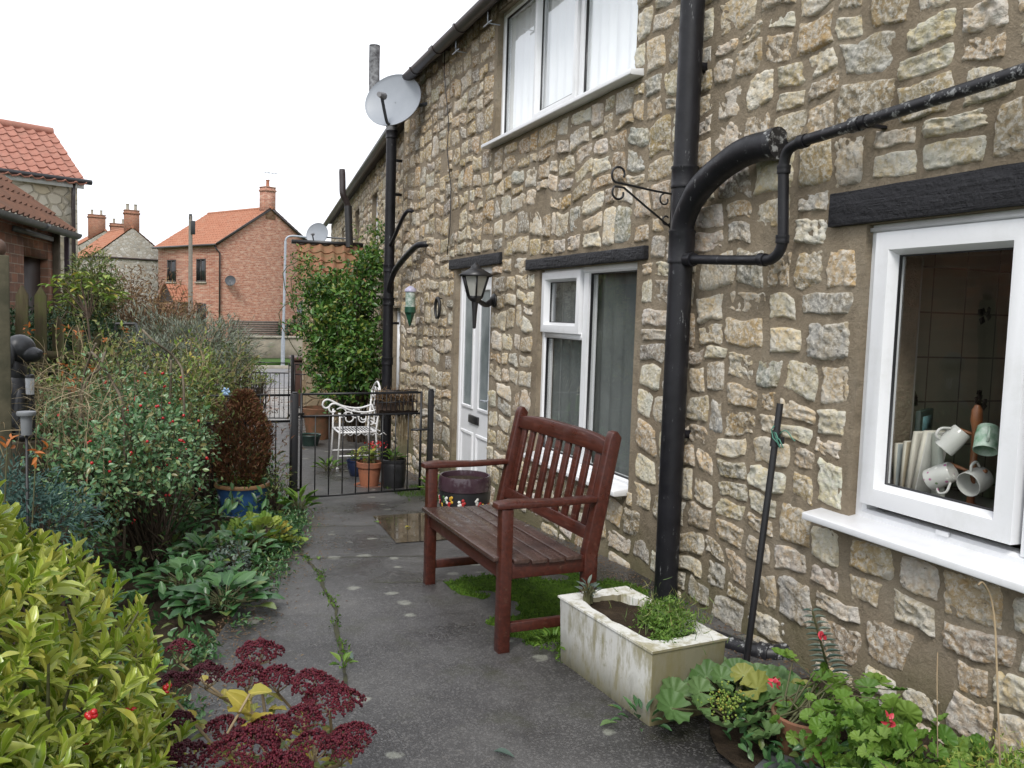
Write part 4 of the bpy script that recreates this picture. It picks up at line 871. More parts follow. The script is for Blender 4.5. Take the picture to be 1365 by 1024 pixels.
for k in range(6):
    x = CX0+.04+k*.085; b.tube([(x, CY0-.002, zs_-.035), (x+.04, CY0-.002, zs_-.004), (x+.08, CY0-.002, zs_-.035)], .006, 6)
b.build('seat', MAT['wmetal'], ch)
for y in (CY0, CY1):
    b = MB().tube(arc([(CX1+.03, y, cz+.70), (CX1-.12, y, cz+.665), (CX0+.12, y, cz+.69), (CX0-.02, y, cz+.755)], 6)+scroll((CX0-.075, y, cz+.705), (1,0,0), (0,0,1), .07, .028, .9, 5.6), .0115, 8)
    b.tube(scroll((CX0+.10, y, cz+.60), (1,0,0), (0,0,1), .075, .03, 2.4, -3.4), .008, 7).tube(scroll((CX0+.27, y, cz+.59), (-1,0,0), (0,0,1), .07, .03, 2.4, -3.2), .008, 7).tube(scroll((CX0+.36, y, cz+.55), (1,0,0), (0,0,1), .05, .02, 2.4, -3.2), .008, 7)
    b.build('arm', MAT['wmetal'], ch, smooth=True)
b = MB(); ym = (CY0+CY1)/2; b.tube(arc([(CX1+.05, CY0, cz+.88), (CX1+.055, CY0+.10, cz+.96), (CX1+.06, ym, cz+1.0), (CX1+.055, CY1-.10, cz+.96), (CX1+.05, CY1, cz+.88)], 6), .012, 8)
b.tube([(CX1+.01, CY0, cz+.52), (CX1+.01, CY1, cz+.52)], .009, 7)
for k in range(5):
    for s_ in (-1, 1): b.tube(scroll((CX1+.03, ym+s_*(.06+.0*k)+(k%2-.5)*.18, cz+.60+k*.075), (0,s_,0), (0,0,1), .065, .025, -1.5, 3.6), .0075, 6)
b.build('back', MAT['wmetal'], ch, smooth=True)
for y in (CY0, CY1): MB().tube([(CX0-.01, y, cz+.16), (CX1+.03, y, cz+.16)], .008, 7).build('stretcher', MAT['wmetal'], ch)
# wire hayrack basket hooked on the gate
hk = Vector((2.03, 8.06, gz(8)+.86)); hr = empty('wire_basket', tuple(hk), 'black wire trough basket of dead plants hanging behind the gate top', 'basket')
b = MB()
for k in range(10):
    x = -.19+k*.042; b.tube([hk+Vector((x, 0, .13)), hk+Vector((x, .10, -.02)), hk+Vector((x, .02, -.14)), hk+Vector((x, -.04, -.10)), hk+Vector((x, -.04, .12))], .004, 5)
for y, z in ((-.04, .12), (0,.13), (.10,-.02), (-.04,-.10), (-.04, .02)): b.tube([hk+Vector((-.2, y, z)), hk+Vector((.2, y, z+.01))], .005, 5)
b.build('wire_frame', MAT['iron'], hr)
b = MB(); b.grid(lambda u, v: hk+Vector((u, -.03+.11*math.sin(v), .02-.11*math.cos(v)+.02*nz(u*20, v*3))), np.linspace(-.19, .19, 16), np.linspace(-.9, 2.2, 9)); b.build('liner', simple('dark_fibre_liner', (.035,.022,.016), (.06,.04,.028), 30, .95, .8, 90), hr, smooth=True)
# ================================================================== things on the kitchen sill
def mug(c, axis, r, h, m, label, hd, inner=True):
    M = Vector(axis).to_track_quat('Z','Y').to_matrix(); e = empty('mug', tuple(c), label, 'mug'); c = Vector(c)
    MB().lathe([(.001,0),(r*.82,0),(r*.9,.004),(r,h*.4),(r,h),(r*.95,h+.001),(r*.93,h*.5),(r*.8,.006),(.001,.006)], c, 24, M).build('cup', m, e, smooth='auto')
    hd = M@Vector((math.cos(hd), math.sin(hd), 0)); ax = M@Vector((0,0,1))
    MB().tube(arc([c+hd*r*.96+ax*h*.8, c+hd*(r+.022)+ax*h*.75, c+hd*(r+.026)+ax*h*.45, c+hd*r*.94+ax*h*.2], 5), .005, 8).build('handle', m, e, smooth=True)
KX = XW+.17; white_c = simple('white_china', (.52,.52,.49), (.47,.47,.44), 3, .15); t = NT('floral_china', .15, .5)
vn = t.vor(34); t.col(t.mix(t.ramp(vn.outputs['Distance'], [(.16, 1), (.26, 0)]), (.52,.52,.49), t.ramp(t.n('ShaderNodeSeparateColor', Color=vn.outputs['Color']).outputs[0], [(.3, (.36,.12,.24)), (.6, (.13,.22,.10)), (.8, (.7,.7,.66))]))); MAT['floral'] = t.m
tc = WX(1298, 610, KX+.02); tz = .832
mt = empty('mug_tree', (tc.x, tc.y, tz), 'turned wooden mug tree standing inside the kitchen window', 'mug tree')
wood = simple('turned_pine', (.23,.085,.03), (.15,.055,.022), 20, .4)
MB().lathe([(.001,0),(.07,0),(.07,.012),(.03,.02),(.014,.03),(.012,.12),(.016,.13),(.012,.14),(.013,.30),(.021,.335),(.018,.375),(.009,.392),(.001,.394)], (tc.x,tc.y,tz), 20).build('post', wood, mt, smooth='auto')
for a, z in ((PI*1.45, .28), (PI*.5, .28), (PI*1.5, .14), (PI*.55, .14)):
    d_ = Vector((-.35, math.sin(a), .28)).normalized(); MB().tube([Vector((tc.x,tc.y,tz+z)), Vector((tc.x,tc.y,tz+z))+d_*.085], [.006,.007], 8).build('peg', wood, mt)
mug(WX(1283, 574, KX-.04), (-.45, .40, -.75), .039, .094, white_c, 'white mug hanging upper left on the mug tree', 1.2)
mug(WX(1318, 570, KX-.03), (-.45, -.30, -.8), .041, .094, simple('green_white_china', (.55,.62,.55), (.06,.22,.10), 16, .15), 'green and white mug hanging upper right on the mug tree', 1.4)
mug(WX(1270, 628, KX-.03), (-.2, .75, -.45), .042, .096, MAT['floral'], 'flower-patterned mug hanging low on the mug tree', -1.2)
mug(WX(1311, 636, KX+.03), (-.85, -.10, -.22), .046, .09, white_c, 'plain white mug with its open mouth facing out of the window', 1.5)
random.seed(4)
for i, (px, w_, h_, m, lb) in enumerate(((1192, .020, .20, simple('pale_blue_book', (.36,.40,.40)), 'slim pale blue book at the left end of the kitchen sill'), (1202, .018, .215, simple('tan_book', (.42,.36,.26)), 'tan book second from the left on the kitchen sill'), (1212, .022, .26, simple('cream_book', (.55,.52,.45)), 'taller cream book in the middle of the kitchen sill row'), (1223, .024, .27, simple('white_book', (.62,.61,.57)), 'white book leaning beside the wide grey one on the kitchen sill'))):
    p = WX(px, 640, KX-.02); e = empty('book', (p.x, p.y, .832), lb, 'book'); T_ = Matrix.Rotation(.06*i, 3, 'X')
    MB().box((p.x+.06, p.y, .833+h_/2), (.12, w_, h_), T_).build('cover', m, e, bevel=.003); MB().box((p.x+.056, p.y, .8355+h_/2), (.12, w_*.7, h_), T_).build('pages', simple('book_pages', (.60,.57,.48)), e)
p = WX(1247, 640, KX+.01); e = empty('book', (p.x, p.y, .832), 'wide grey-green cookbook with printed back facing the kitchen window', 'book'); T_ = Matrix.Rotation(.95, 3, 'Z')@Matrix.Rotation(-.10, 3, 'X')
MB().box((p.x, p.y, .967), (.16, .018, .265), T_).build('cover', simple('grey_green_cover', (.42,.44,.38), (.38,.40,.35), 4, .4), e, bevel=.003)
b = MB(); lo_ = T_@Vector((.0, -.0095, 0))
for k in range(6): b.box(Vector((p.x, p.y, .967))+T_@Vector((.015+.004*(k%3), -.0092, .02-.014*k)), (.055-.008*(k%3), .001, .003), T_)
b.build('printed_lines', simple('print_grey', (.15,.15,.14)), e)
p = WX(1232, 560, KX+.10); e = empty('picture_book', (p.x, p.y, .832), 'dark green book with teal picture standing at the back of the row', 'book')
MB().box((p.x, p.y, .832+.17), (.19, .02, .34), Matrix.Rotation(.5, 3, 'Z')).build('cover', simple('dark_green_cover', (.018,.03,.025)), e, bevel=.003)
MB().box(Vector((p.x, p.y, .832+.27))+Matrix.Rotation(.5, 3, 'Z')@Vector((0,-.0105,0)), (.12, .002, .09), Matrix.Rotation(.5, 3, 'Z')).build('cover_picture', simple('teal_print', (.10,.22,.24), (.05,.09,.09), 40), e)
# ================================================================== ground
def sheet(name, poly_fn, ys, nx_, m, lift, kind='structure', bump=.0):
    b = MB(); V = []; n_ = nx_
    for y in ys:
        x0, x1 = poly_fn(y)
        for k in range(n_):
            x = x0+(x1-x0)*k/(n_-1); V.append((x, y, gz(y)+lift+bump*nz(x*1.7, y*1.7)))
    b.add(np.array(V), np.array([(i*n_+j, i*n_+j+1, (i+1)*n_+j+1, (i+1)*n_+j) for i in range(len(ys)-1) for j in range(n_-1)]))
    return tag(b.build(name, m, None, smooth=True, org=(0,0,0)), kind=kind)
def pe(y):
    pts = [(-3,-.45),(2,-.25),(3,-.02),(3.8,.15),(4.5,.36),(5.5,.66),(6.6,.90),(7.4,.95),(9,1.0),(12,1.1),(15.2,1.15)]
    for (a, xa), (b_, xb) in zip(pts[:-1], pts[1:]):
        if y <= b_: return xa+(xb-xa)*(y-a)/(b_-a)
    return 1.15
yy_ = [-60, -20, -5, 0, 2, 4.5, 6, 7.5, 9, 11, 14, 18, 24, 30, 60, 150, 400]
sheet('ground', lambda y: (-350, 350), yy_, 3, MAT['turf'], -.06)
sheet('garden_soil', lambda y: (-7.5, pe(y)+.12), list(np.linspace(-1, 15.5, 60)), 40, MAT['soil'], -.014, bump=.02)
def pw(y): return 2.62 if y < 10 else 2.9
sheet('path', lambda y: (pe(y)+.05*nz(y*2.3, 4)+.02*nz(y*9, 8), pw(y)), list(np.linspace(-3, 15.2, 150)), 14, MAT['path'], .009, bump=.003)
sheet('flower_bed', lambda y: (1.72+.10*nz(y*3, 1)+max(0, (y-2.3)*.5), 2.62), list(np.linspace(-1, 2.75, 30)), 14, MAT['soil'], .036, bump=.02)
sheet('puddle', lambda y: (1.48+(y-6.2)*.08, 2.02), list(np.linspace(5.62, 6.75, 14)), 6, MAT['puddle'], .0145)
sheet('paving', lambda y: (1.12, 3.2), list(np.linspace(15.2, 23, 12)), 8, MAT['paving'], .012)
sheet('road', lambda y: (-60, 60), list(np.linspace(23, 32.5, 6)), 6, MAT['road'], .02)
b = MB()
for k in range(40): b.bx(-30+k*1.5, -30+k*1.5+1.485, 32.5, 32.65, gz(32)-.1, gz(32)+.13)
tag(b.build('kerb', MAT['coping'], None, bevel=.02), kind='structure')
# crack in the concrete with moss, and lichen discs
random.seed(12); b = MB(); pts = [(.80,5.6),(.795,5.3),(.81,4.95),(.775,4.6),(.77,4.2),(.72,3.9),(.70,3.6),(.665,3.4),(.63,3.1)]
V = []; yy2 = np.linspace(5.6, 3.1, 90)
for y in yy2:
    x = np.interp(-y, [-p[1] for p in pts], [p[0] for p in pts])+.022*nz(y*7, 3); w_ = .006+.010*max(0, nz(y*5, 8)+.2); V += [(x-w_, y, gz(y)+.0135), (x+w_, y, gz(y)+.0135)]
b.add(np.array(V), np.array([(2*i, 2*i+1, 2*i+3, 2*i+2) for i in range(len(yy2)-1)]))
for y0_, x0_, x1_ in ((5.35,.8,1.5),(4.6,1.05,1.9),(6.45,.95,1.45)):
    V = []; xs_ = np.linspace(x0_, x1_, 30)
    for x in xs_:
        y = y0_-.25*(x-x0_)+.03*nz(x*9, y0_); V += [(x, y-.0045, gz(y)+.0135), (x, y+.0045, gz(y)+.0135)]
    b.add(np.array(V), np.array([(2*i, 2*i+1, 2*i+3, 2*i+2) for i in range(29)]))
tag(b.build('path_crack', simple('crack_dirt', (.03,.028,.02), (.05,.055,.02), 20, .95), None), kind='structure')
# ================================================================== houses
def house(name, C, e1, e2, W, L, ez, rz, base, wm, rm, label, ov=.18, tile=(.3,.35)):
    C, e1, e2 = Vector(C), Vector((*e1, 0)).normalized(), Vector((*e2, 0)).normalized(); C.z = 0
    e = empty(name, (C.x, C.y, base), label, 'house'); Z3 = Vector((0,0,1))
    P_ = lambda a, b_, z: C+e1*a+e2*b_+Z3*z
    b = MB(); A = [P_(0,0,base), P_(W,0,base), P_(W,0,ez), P_(W/2,0,rz), P_(0,0,ez)]; B = [p+e2*L for p in A]
    V = np.array([tuple(v) for v in A+B]); b.add(V, [np.array([(0,1,2,3,4)]), np.array([(9,8,7,6,5)]), np.array([(0,4,9,5), (1,6,7,2)])]); b.build('wall', wm, e)
    nal = int((L+2*ov)/tile[0])+1
    sl = math.hypot(W/2, rz-ez); nup = max(3, int((sl+.25)/tile[1])); 
    for s_ in (0, 1):
        d1 = e1 if s_ == 0 else -e1; u = (d1*(W/2)+Z3*(rz-ez)).normalized(); st = P_(0 if s_ == 0 else W, -ov, ez)-u*.25+Z3*.05
        al = e2
        o = roof_tiles('roof', rm, e, st, al, u, nal, 1, (L+2*ov)/nal, (sl+.25)/nup, amp=.035)
        bpy.data.objects.remove(o); o = roof_tiles('roof', rm, e, st, al, u, nal, nup, (L+2*ov)/nal, (sl+.25)/nup, amp=.035, thick=.02)
    b = MB().tube([P_(W/2, -ov, rz+.06), P_(W/2, L+ov, rz+.06)], .11, 10); b.build('ridge_tiles', rm, e, smooth='auto')
    return e, P_, e1, e2
def hwin(e, P_, face, s, z, w, h, W, fm, wall='e2'):
    # face 'e2': wall running along e2 at a=0 (outward -e1); face 'e1': gable at b=0 (outward -e2)
    Q_ = (lambda ss, n, zz: P_(-n, ss, zz)) if face == 'e2' else (lambda ss, n, zz: P_(ss, -n, zz))
    b = MB(); fw = .09
    def slab(s0, s1, z0, z1, n0, n1, bb):
        V = [Q_(a, n, c) for n in (n0, n1) for a, c in ((s0,z0),(s1,z0),(s1,z1),(s0,z1))]; bb.add(np.array([tuple(v) for v in V]), np.array([(0,1,2,3),(7,6,5,4),(0,4,5,1),(1,5,6,2),(2,6,7,3),(3,7,4,0)]))
    for a in ((s-w/2, s-w/2+fw, z, z+h), (s+w/2-fw, s+w/2, z, z+h), (s-w/2+fw, s+w/2-fw, z, z+fw), (s-w/2+fw, s+w/2-fw, z+h-fw, z+h), (s-.04, s+.04, z+fw, z+h-fw)): slab(*a, -.03, .04, b)
    f = b.build('window', fm, e); b = MB(); slab(s-w/2+.03, s+w/2-.03, z+.03, z+h-.03, -.02, .012, b); b.build('glass_pane', MAT['far_glass'], f)
    b = MB(); slab(s-w/2-.1, s+w/2+.1, z-.1, z, -.02, .10, b); b.build('window_sill', MAT['coping'], f)
def stack(e, c, w, d, h, rot, m, npot=1, name='chimney', potm=None):
    M = Matrix.Rotation(rot, 3, 'Z'); c = Vector(c); b = MB().box(c+Vector((0,0,h/2)), (w, d, h), M).box(c+Vector((0,0,h-.2)), (w*1.12, d*1.12, .12), M).box(c+Vector((0,0,h+.03)), (w*1.06, d*1.06, .06), M); o = b.build(name, m, e)
    for k in range(npot):
        p = c+M@Vector(((k-(npot-1)/2)*w*.55, 0, h+.06)); MB().lathe([(.13,0),(.14,.02),(.11,.1),(.105,.4),(.13,.41),(.13,.47),(.1,.47)], p, 14).build('chimney_pot', potm or MAT['terracotta'], o, smooth='auto')
# brick house
Cb = D(290, 325, 55); e, P_, e1, e2 = house('brick_house', Cb, (.883,.47), (-.47,.883), 7.8, 7.6, 5.5, 8.1, -1.2, MAT['orange_brick'], MAT['orange_pantile'], 'orange brick house with tall gable and chimney, beyond the lane')
random.seed(3)
for s, z in ((1.95, 3.05), (5.75, 3.05), (1.9, .15)): hwin(e, P_, 'e2', s, z, 1.15, 1.5, 7, MAT['darkwood'])
stack(e, P_(3.9, .35, 7.4), .75, .75, 2.1, math.atan2(.47,.883), MAT['orange_brick'], 1)
b = MB().tube([P_(-.18, .05, 5.35), P_(-.1, -.06, 5.1), P_(.12, -.07, 4.9), P_(.12, -.07, -1)], .05, 8); b.build('downpipe', MAT['brownplastic'], e)
b = MB().tube([P_(-.30, -.2, 5.38), P_(-.30, 7.8, 5.38)], .075, 8); b.build('gutter', MAT['brownplastic'], e)
b = MB(); 
for a0, a1, z0, z1 in ((-.1, 3.9, 5.45, 8.12), (7.9, 3.9, 5.45, 8.12)): b.bar(P_(a0, -.10, z0), P_(a1, -.10, z1), .12, .14)
b.build('verge_board', MAT['brownplastic'], e)
pw_ = bpy.data.objects.new('porch', None); pc_ = P_(-.5, 3.9, 2.2)
b = MB(); A = [P_(-.03, 3.1, 1.75), P_(-1.3, 3.1, 1.75), P_(-1.3, 4.9, 1.75), P_(-.03, 4.9, 1.75), P_(-.03, 4.0, 2.95), P_(-1.3, 4.0, 2.95)]
bpy.data.objects.remove(pw_)
for sgn, s0_ in ((1, 2.9), (-1, 5.1)):
    u_ = (e2*sgn*1.0+Vector((0,0,1.15))).normalized(); roof_tiles('porch_roof', MAT['orange_pantile'], e, P_(-1.45, s0_, 1.70), e1, u_, 7, 4, .2, .38)
b.add(np.array([tuple(P_(-1.3, s, z)) for s, z in ((3.05,1.75),(4.95,1.75),(4.0,2.85))]), np.array([(0,1,2)])); b.bar(P_(-1.3,3.1,1.7), P_(-1.3,4.9,1.7), .1, .12); b.bar(P_(-1.25,3.15,-1), P_(-1.25,3.15,1.7), .1, .1); b.bar(P_(-1.25,4.85,-1), P_(-1.25,4.85,1.7), .1, .1); b.build('porch_frame', MAT['darkwood'], e)
dd = P_(.75, -.30, 4.05-.9); dish('satellite_dish', (dd.x, dd.y, dd.z), (-.2,-.97,.2), .33, .33, .06, tuple(P_(.75, -.0, 3.1)), 'small dark satellite dish on the brick gable by its downpipe', MAT['darkdish'])
b = MB().tube([P_(4.0, .35, 9.5), P_(4.0, .35, 10.6)], .02, 5).tube([P_(3.4,.35,10.5), P_(4.8,.35,10.55)], .016, 5)
for k in range(5): b.tube([P_(3.6+k*.25,.1,10.52), P_(3.6+k*.25,.6,10.52)], .012, 4)
b.build('aerial', MAT['galv'], e)
# grey stone house and the one behind
Cg = D(126, 346, 66); e, P_, e1, e2 = house('grey_stone_house', Cg, (.985,.17), (-.30,.954), 5.4, 7, 5.1, 7.35, -1.5, MAT['grey_rubble'], MAT['orange_pantile'], 'grey stone gabled house with orange roof and twin-pot chimney', ov=.05)
stack(e, P_(2.75, .45, 6.7), 1.05, .7, 2.0, math.atan2(.17,.985), MAT['chimney_brick'], 2, potm=MAT['coping'])
b = MB().bar(P_(-.5, -.06, 5.0), P_(5.6, -.06, 4.95), .1, .14); b.build('drip_course', MAT['darkwood'], e)
Cg2 = D(92, 348, 84); e, P_, e1, e2 = house('old_stone_house', Cg2, (.97,.24), (-.24,.97), 6.6, 8, 6.4, 8.6, -1.5, MAT['grey_rubble'], MAT['orange_pantile'], 'stone house furthest back, with two short brick chimneys side by side', ov=.05)
for a, h_, n_ in ((2.6, 2.6, 2), (4.6, 1.9, 2)): stack(e, P_(a, .6, 7.5), 1.5, .8, h_, .2, MAT['chimney_brick'], n_, potm=MAT['coping'])
# orange roofed cream stone house
Cc = D(103, 246, 20); e, P_, e1, e2 = house('cream_stone_house', Cc, (-.46,.888), (-.888,-.46), 3.4, 9, 4.30, 5.55, -1.0, MAT['cream_rubble'], MAT['pink_pantile'], 'cream stone house with pink-orange pantile roof, behind the brown outbuilding', ov=.12, tile=(.24,.26))
b = MB().bar(P_(-.10, -.1, 4.18), P_(-.10, 9, 4.18), .05, .14); b.build('fascia', MAT['upvc'], e)
b = MB().tube([P_(-.17, -.25, 4.27), P_(-.17, 9, 4.27)], .06, 8); b.build('gutter', MAT['blackplastic'], e)
b = MB().tube([P_(-.10, .12, 4.2), P_(-.07, .12, 3.9), P_(-.07, .12, -.8)], .045, 8); b.build('downpipe', MAT['brownplastic'], e)
# brown brick outbuilding
E_ = D(93, 311, 12); g = Vector((.163, .987, 0)); lf = Vector((-.987, .163, 0)); ob = empty('brick_outbuilding', (E_.x, E_.y, -.4), 'low brown brick outbuilding with dark pantiles and sagging gutter, at the left edge', 'outbuilding')
zg = E_.z; Lb = 6.5; Z3 = Vector((0,0,1)); o0 = Vector((E_.x, E_.y, 0))
def OP(a, n, z): return o0-g*a+lf*n+Z3*z
b = MB()
def wallseg(a0, a1, z0, z1, n=.32, t_=.22, mat=None):
    V = [OP(a, nn, z) for nn in (n, n+t_) for a, z in ((a0,z0),(a1,z0),(a1,z1),(a0,z1))]; b.add(np.array([tuple(v) for v in V]), np.array([(3,2,1,0),(4,5,6,7),(0,1,5,4),(1,2,6,5),(2,3,7,6),(3,0,4,7)]))
wallseg(1.45, 1.62+Lb, -.6, zg+.05, .14); wallseg(.50, 1.45, 2.05, zg+.05, .14); wallseg(.30, .50, -.6, zg+.05, .14)
V = [OP(a, n, z) for a in (.35, .36) for n, z in ((.54,-.6),(4.4,-.6),(4.4,zg+.1),(2.4,zg+1.3),(.54,zg+.1))]; b.add(np.array([tuple(v) for v in V[:5]]), np.array([(0,1,2,3,4)]))
b.build('wall', MAT['brown_brick'], ob)
b = MB(); b.box(OP(.97, .26, .75), (.05, .95, 2.6), Matrix.Rotation(-math.radians(9.4), 3, 'Z')); b.build('door', MAT['darkwood'], ob)
b = MB(); b.bar(OP(.24, .12, -.5), OP(.24, .12, zg), .10, .10, g); b.build('door_post', MAT['fence'], ob)
b = MB(); b.bar(OP(-.04, .05, -.6), OP(-.04, .05, zg-.05), .06, .06, g); b.build('porch_post', simple('plum_paint', (.045,.028,.04), (.035,.022,.03), 8, .5), ob, bevel=.006)
roof_tiles('roof', MAT['brown_pantile'], ob, OP(-.12, -.02, zg+.03), -g, (lf*.80+Z3*.60).normalized(), 34, 8, .2, .34)
b = MB(); pr2 = [(math.cos(a)*.075, math.sin(a)*.075) for a in np.linspace(PI, 2*PI, 9)]+[(math.cos(a)*.066, math.sin(a)*.066) for a in np.linspace(2*PI, PI, 9)]
b.prism(pr2, OP(-.15, -.05, zg-.0), lf*-1, (0,0,1), -g, Lb); gt = b.build('gutter', MAT['greyplastic'], ob, smooth='auto')
b = MB(); b.prism([(x*1.12, y*1.12) for x, y in pr2], OP(1.3, -.05, zg-.0), lf*-1, (0,0,1), -g, .12); b.build('gutter_joint', MAT['greyplastic'], gt)
MB().bar(OP(.4, .11, zg-.12), OP(1.9, .11, zg-.11), .03, .06).build('fascia', MAT['greyplastic'], ob)
hwb = MB(); 
for a0, a1, z0, z1 in ((2.45,2.53,1.2,2.2),(3.35,3.43,1.2,2.2),(2.53,3.35,1.2,1.28),(2.53,3.35,2.12,2.2)):
    V = [OP(a, nn, z) for nn in (.10, .139) for a, z in ((a0,z0),(a1,z0),(a1,z1),(a0,z1))]; hwb.add(np.array([tuple(v) for v in V]), np.array([(3,2,1,0),(4,5,6,7),(0,1,5,4),(1,2,6,5),(2,3,7,6),(3,0,4,7)]))
wf_ = hwb.build('window_frame', MAT['upvc'], ob); MB().add(np.array([tuple(OP(a, .13, z)) for a, z in ((2.5,1.25),(3.4,1.25),(3.4,2.15),(2.5,2.15))]), np.array([(3,2,1,0)])).build('glass_pane', MAT['far_glass'], wf_)
# ================================================================== far street
a, c = D(312, 449, 36), D(520, 452, 40); o = Vector((a.x, a.y, -1)); d_ = Vector((c.x-a.x, c.y-a.y, 0)); L_ = d_.length; d_.normalize(); M = Matrix.Rotation(math.atan2(d_.y, d_.x), 3, 'Z')
wl = empty('garden_wall', (a.x, a.y, -.9), 'low stained rendered wall with stone coping across the road', 'wall')
MB().box(o+d_*(L_/2)+Z3*.62, (L_, .28, 1.2), M).build('body', MAT['render'], wl)
b = MB()
for k in range(9): b.box(o+d_*(L_*(k+.5)/9)+Z3*1.26, (L_/9-.01, .38, .08), M)
b.build('coping', MAT['coping'], wl, bevel=.01)
tag(MB().box(o+d_*(L_/2-1.5)+Vector((0,-1.6,.30)), (L_+4, 3.0, .12), M).build('verge', MAT['turf'], None), kind='structure')
a = D(311, 440, 41); fp_ = empty('board_fence', (a.x, a.y, -.6), 'grey horizontal board fence panel behind the low rendered wall', 'fence')
b = MB()
for k in range(7): b.box(a+Vector((1.05, .2, -.25+k*.11)), (2.3, .03, .10), Matrix.Rotation(.25, 3, 'Z'))
b.build('board_panel', simple('grey_board', (.16,.13,.11), (.11,.09,.08), 8, .9), fp_)
for x in (-.1, 2.2): MB().box(a+Vector((x, .2+(x-1.05)*.25, -.1)), (.12, .12, 1.2)).build('post', MAT['fence'], fp_)
# street lamp
lb = Vector((3.95, 33.0, gz(33))); ltop = WY(380.5, 321, 33.0); ls = empty('street_lamp', tuple(lb), 'pale grey tubular street lamp with short arm, in front of the brick house', 'street lamp')
b = MB(); b.tube([lb, lb+Z3*1.1], .075, 12).tube([lb+Z3*1.1, lb.lerp(ltop, .5)+Z3*.2, ltop], [.052,.046,.042], 12); b.build('column', MAT['galv'], ls, smooth='auto')
b = MB(); b.tube(arc([ltop, ltop+Vector((.06,0,.12)), ltop+Vector((.25,0,.19)), ltop+Vector((.8,.05,.18))], 5), .035, 8); b.build('arm', MAT['galv'], ls, smooth=True)
b = MB(); b.sphere(ltop+Vector((1.05,.05,.15)), (.30,.12,.08), 14, 8); b.build('lamp_head', MAT['galv'], ls, smooth=True)
# telegraph pole
tpz = D(254, 288, 45); tpb = Vector((tpz.x, tpz.y, -1)); te = empty('telegraph_pole', tuple(tpb), 'grey wooden telegraph pole in front of the brick house porch', 'pole')
MB().tube([tpb, tpz], [.13, .095], 12).build('shaft', simple('grey_pole_wood', (.24,.21,.18), (.17,.15,.13), 6, .9, .4, 40), te, smooth='auto')
MB().box(tpz+Vector((.12,-.05,-.6)), (.22,.2,.7)).box(tpz+Vector((0,0,-.05)), (.16,.16,.3)).build('junction_box', MAT['blackplastic'], te, bevel=.02)
# wheelie bin beyond the lean-to
wbp = Vector((2.55, 17.6, gz(17.6))); wb = empty('wheelie_bin', tuple(wbp), 'brown wheelie bin standing beyond the far gate by the lean-to', 'bin')
MB().box(wbp+Z3*.50, (.46,.50,.90), taper=1.16).build('body', MAT['bin'], wb, bevel=.02); MB().box(wbp+Vector((0,0,1.0)), (.60,.66,.07)).build('lid', MAT['bin'], wb, bevel=.02); MB().tube([wbp+Vector((-.25,.28,.98)), wbp+Vector((.25,.28,.98))], .02, 8).build('handle', MAT['bin'], wb)
for s_ in (-1,1): MB().tube([wbp+Vector((s_*.2,.27,.09)), wbp+Vector((s_*.25,.27,.09))], .10, 16).build('wheel', MAT['blackplastic'], wb)
dp = D(404, 411, 40); dish('satellite_dish', dp, (-.75,-.62,.2), .32, .36, .06, (dp.x+.3, dp.y+.3, dp.z-1.5), 'dark satellite dish low beside the brick gable, left of the rose', MAT['darkdish'])
# ================================================================== fences and oddments of the garden
p = D(-3, 340, 4.3); po = empty('fence_post', (p.x, p.y, 0), 'tall grey-green wooden post with rounded stone knob at the left edge', 'post')
MB().box((p.x, p.y, p.z/2-.05), (.085,.085,p.z+.1), Matrix.Rotation(.35, 3, 'Z')).build('post', MAT['post'], po, bevel=.006)
MB().sphere((p.x+.005, p.y-.01, p.z+.035), (.036,.04,.045), 14, 9).build('finial', simple('brown_stone_knob', (.14,.075,.05), (.09,.055,.04), 20, .7, .3), po, smooth=True)
pk = D(22, 400, 6.7); pf_ = empty('picket_fence', (pk.x, pk.y, 0), 'mossy pointed picket fence stepping down along the left of the garden', 'fence'); random.seed(8)
for (px, py, d_) in ((23,380,6.7),(51,382,6.9),(79,422,7.1),(106,430,7.3),(131,434,7.5),(158,445,7.7),(-6,378,6.5)):
    p = D(px, py, d_); w_ = .046
    MB().prism([(-w_,-.1),(w_,-.1),(w_,p.z-.075),(.004,p.z),(-.004,p.z),(-w_,p.z-.075)], (p.x,p.y,0), (.97,-.24+U(-.05,.05),0), (U(-.02,.02),0,1), (.24,.97,0), .02).build('picket', MAT['mossfence'], pf_, bevel=.003)
b = MB(); p0_, p1_ = D(-15, 470, 6.5), D(175, 480, 7.9)
for dz in (0, -.5): b.bar(p0_+Vector((.03,.05,dz)), p1_+Vector((.03,.05,dz)), .03, .07)
b.build('rail', MAT['mossfence'], pf_)
# dark dog ornament carrying a lamp
c = D(27, 478, 4.6); dg = empty('dog_ornament', (c.x, c.y, c.z-.42), 'black sitting dog ornament holding a small silver lamp, beside the tall post', 'garden ornament')
def skin_mesh(name, joints, edges, m, parent, sub=2):
    me = bpy.data.meshes.new(name); o0_ = Vector(root_loc(parent)); me.from_pydata([tuple(Vector(j[0])-o0_) for j in joints], edges, []); o = bpy.data.objects.new(name, me); COL.objects.link(o); o.parent = parent; me.materials.append(m)
    o.modifiers.new('skin', 'SKIN'); 
    for v, j in zip(me.skin_vertices[0].data, joints): v.radius = (j[1], j[1])
    me.skin_vertices[0].data[0].use_root = True; sb = o.modifiers.new('sub', 'SUBSURF'); sb.levels = sb.render_levels = sub; o.modifiers['skin'].use_smooth_shade = True; return o
R_ = CR; c0 = c; b = MB(); RB = Matrix((CR, CF, Vector((0,0,1)))).transposed()
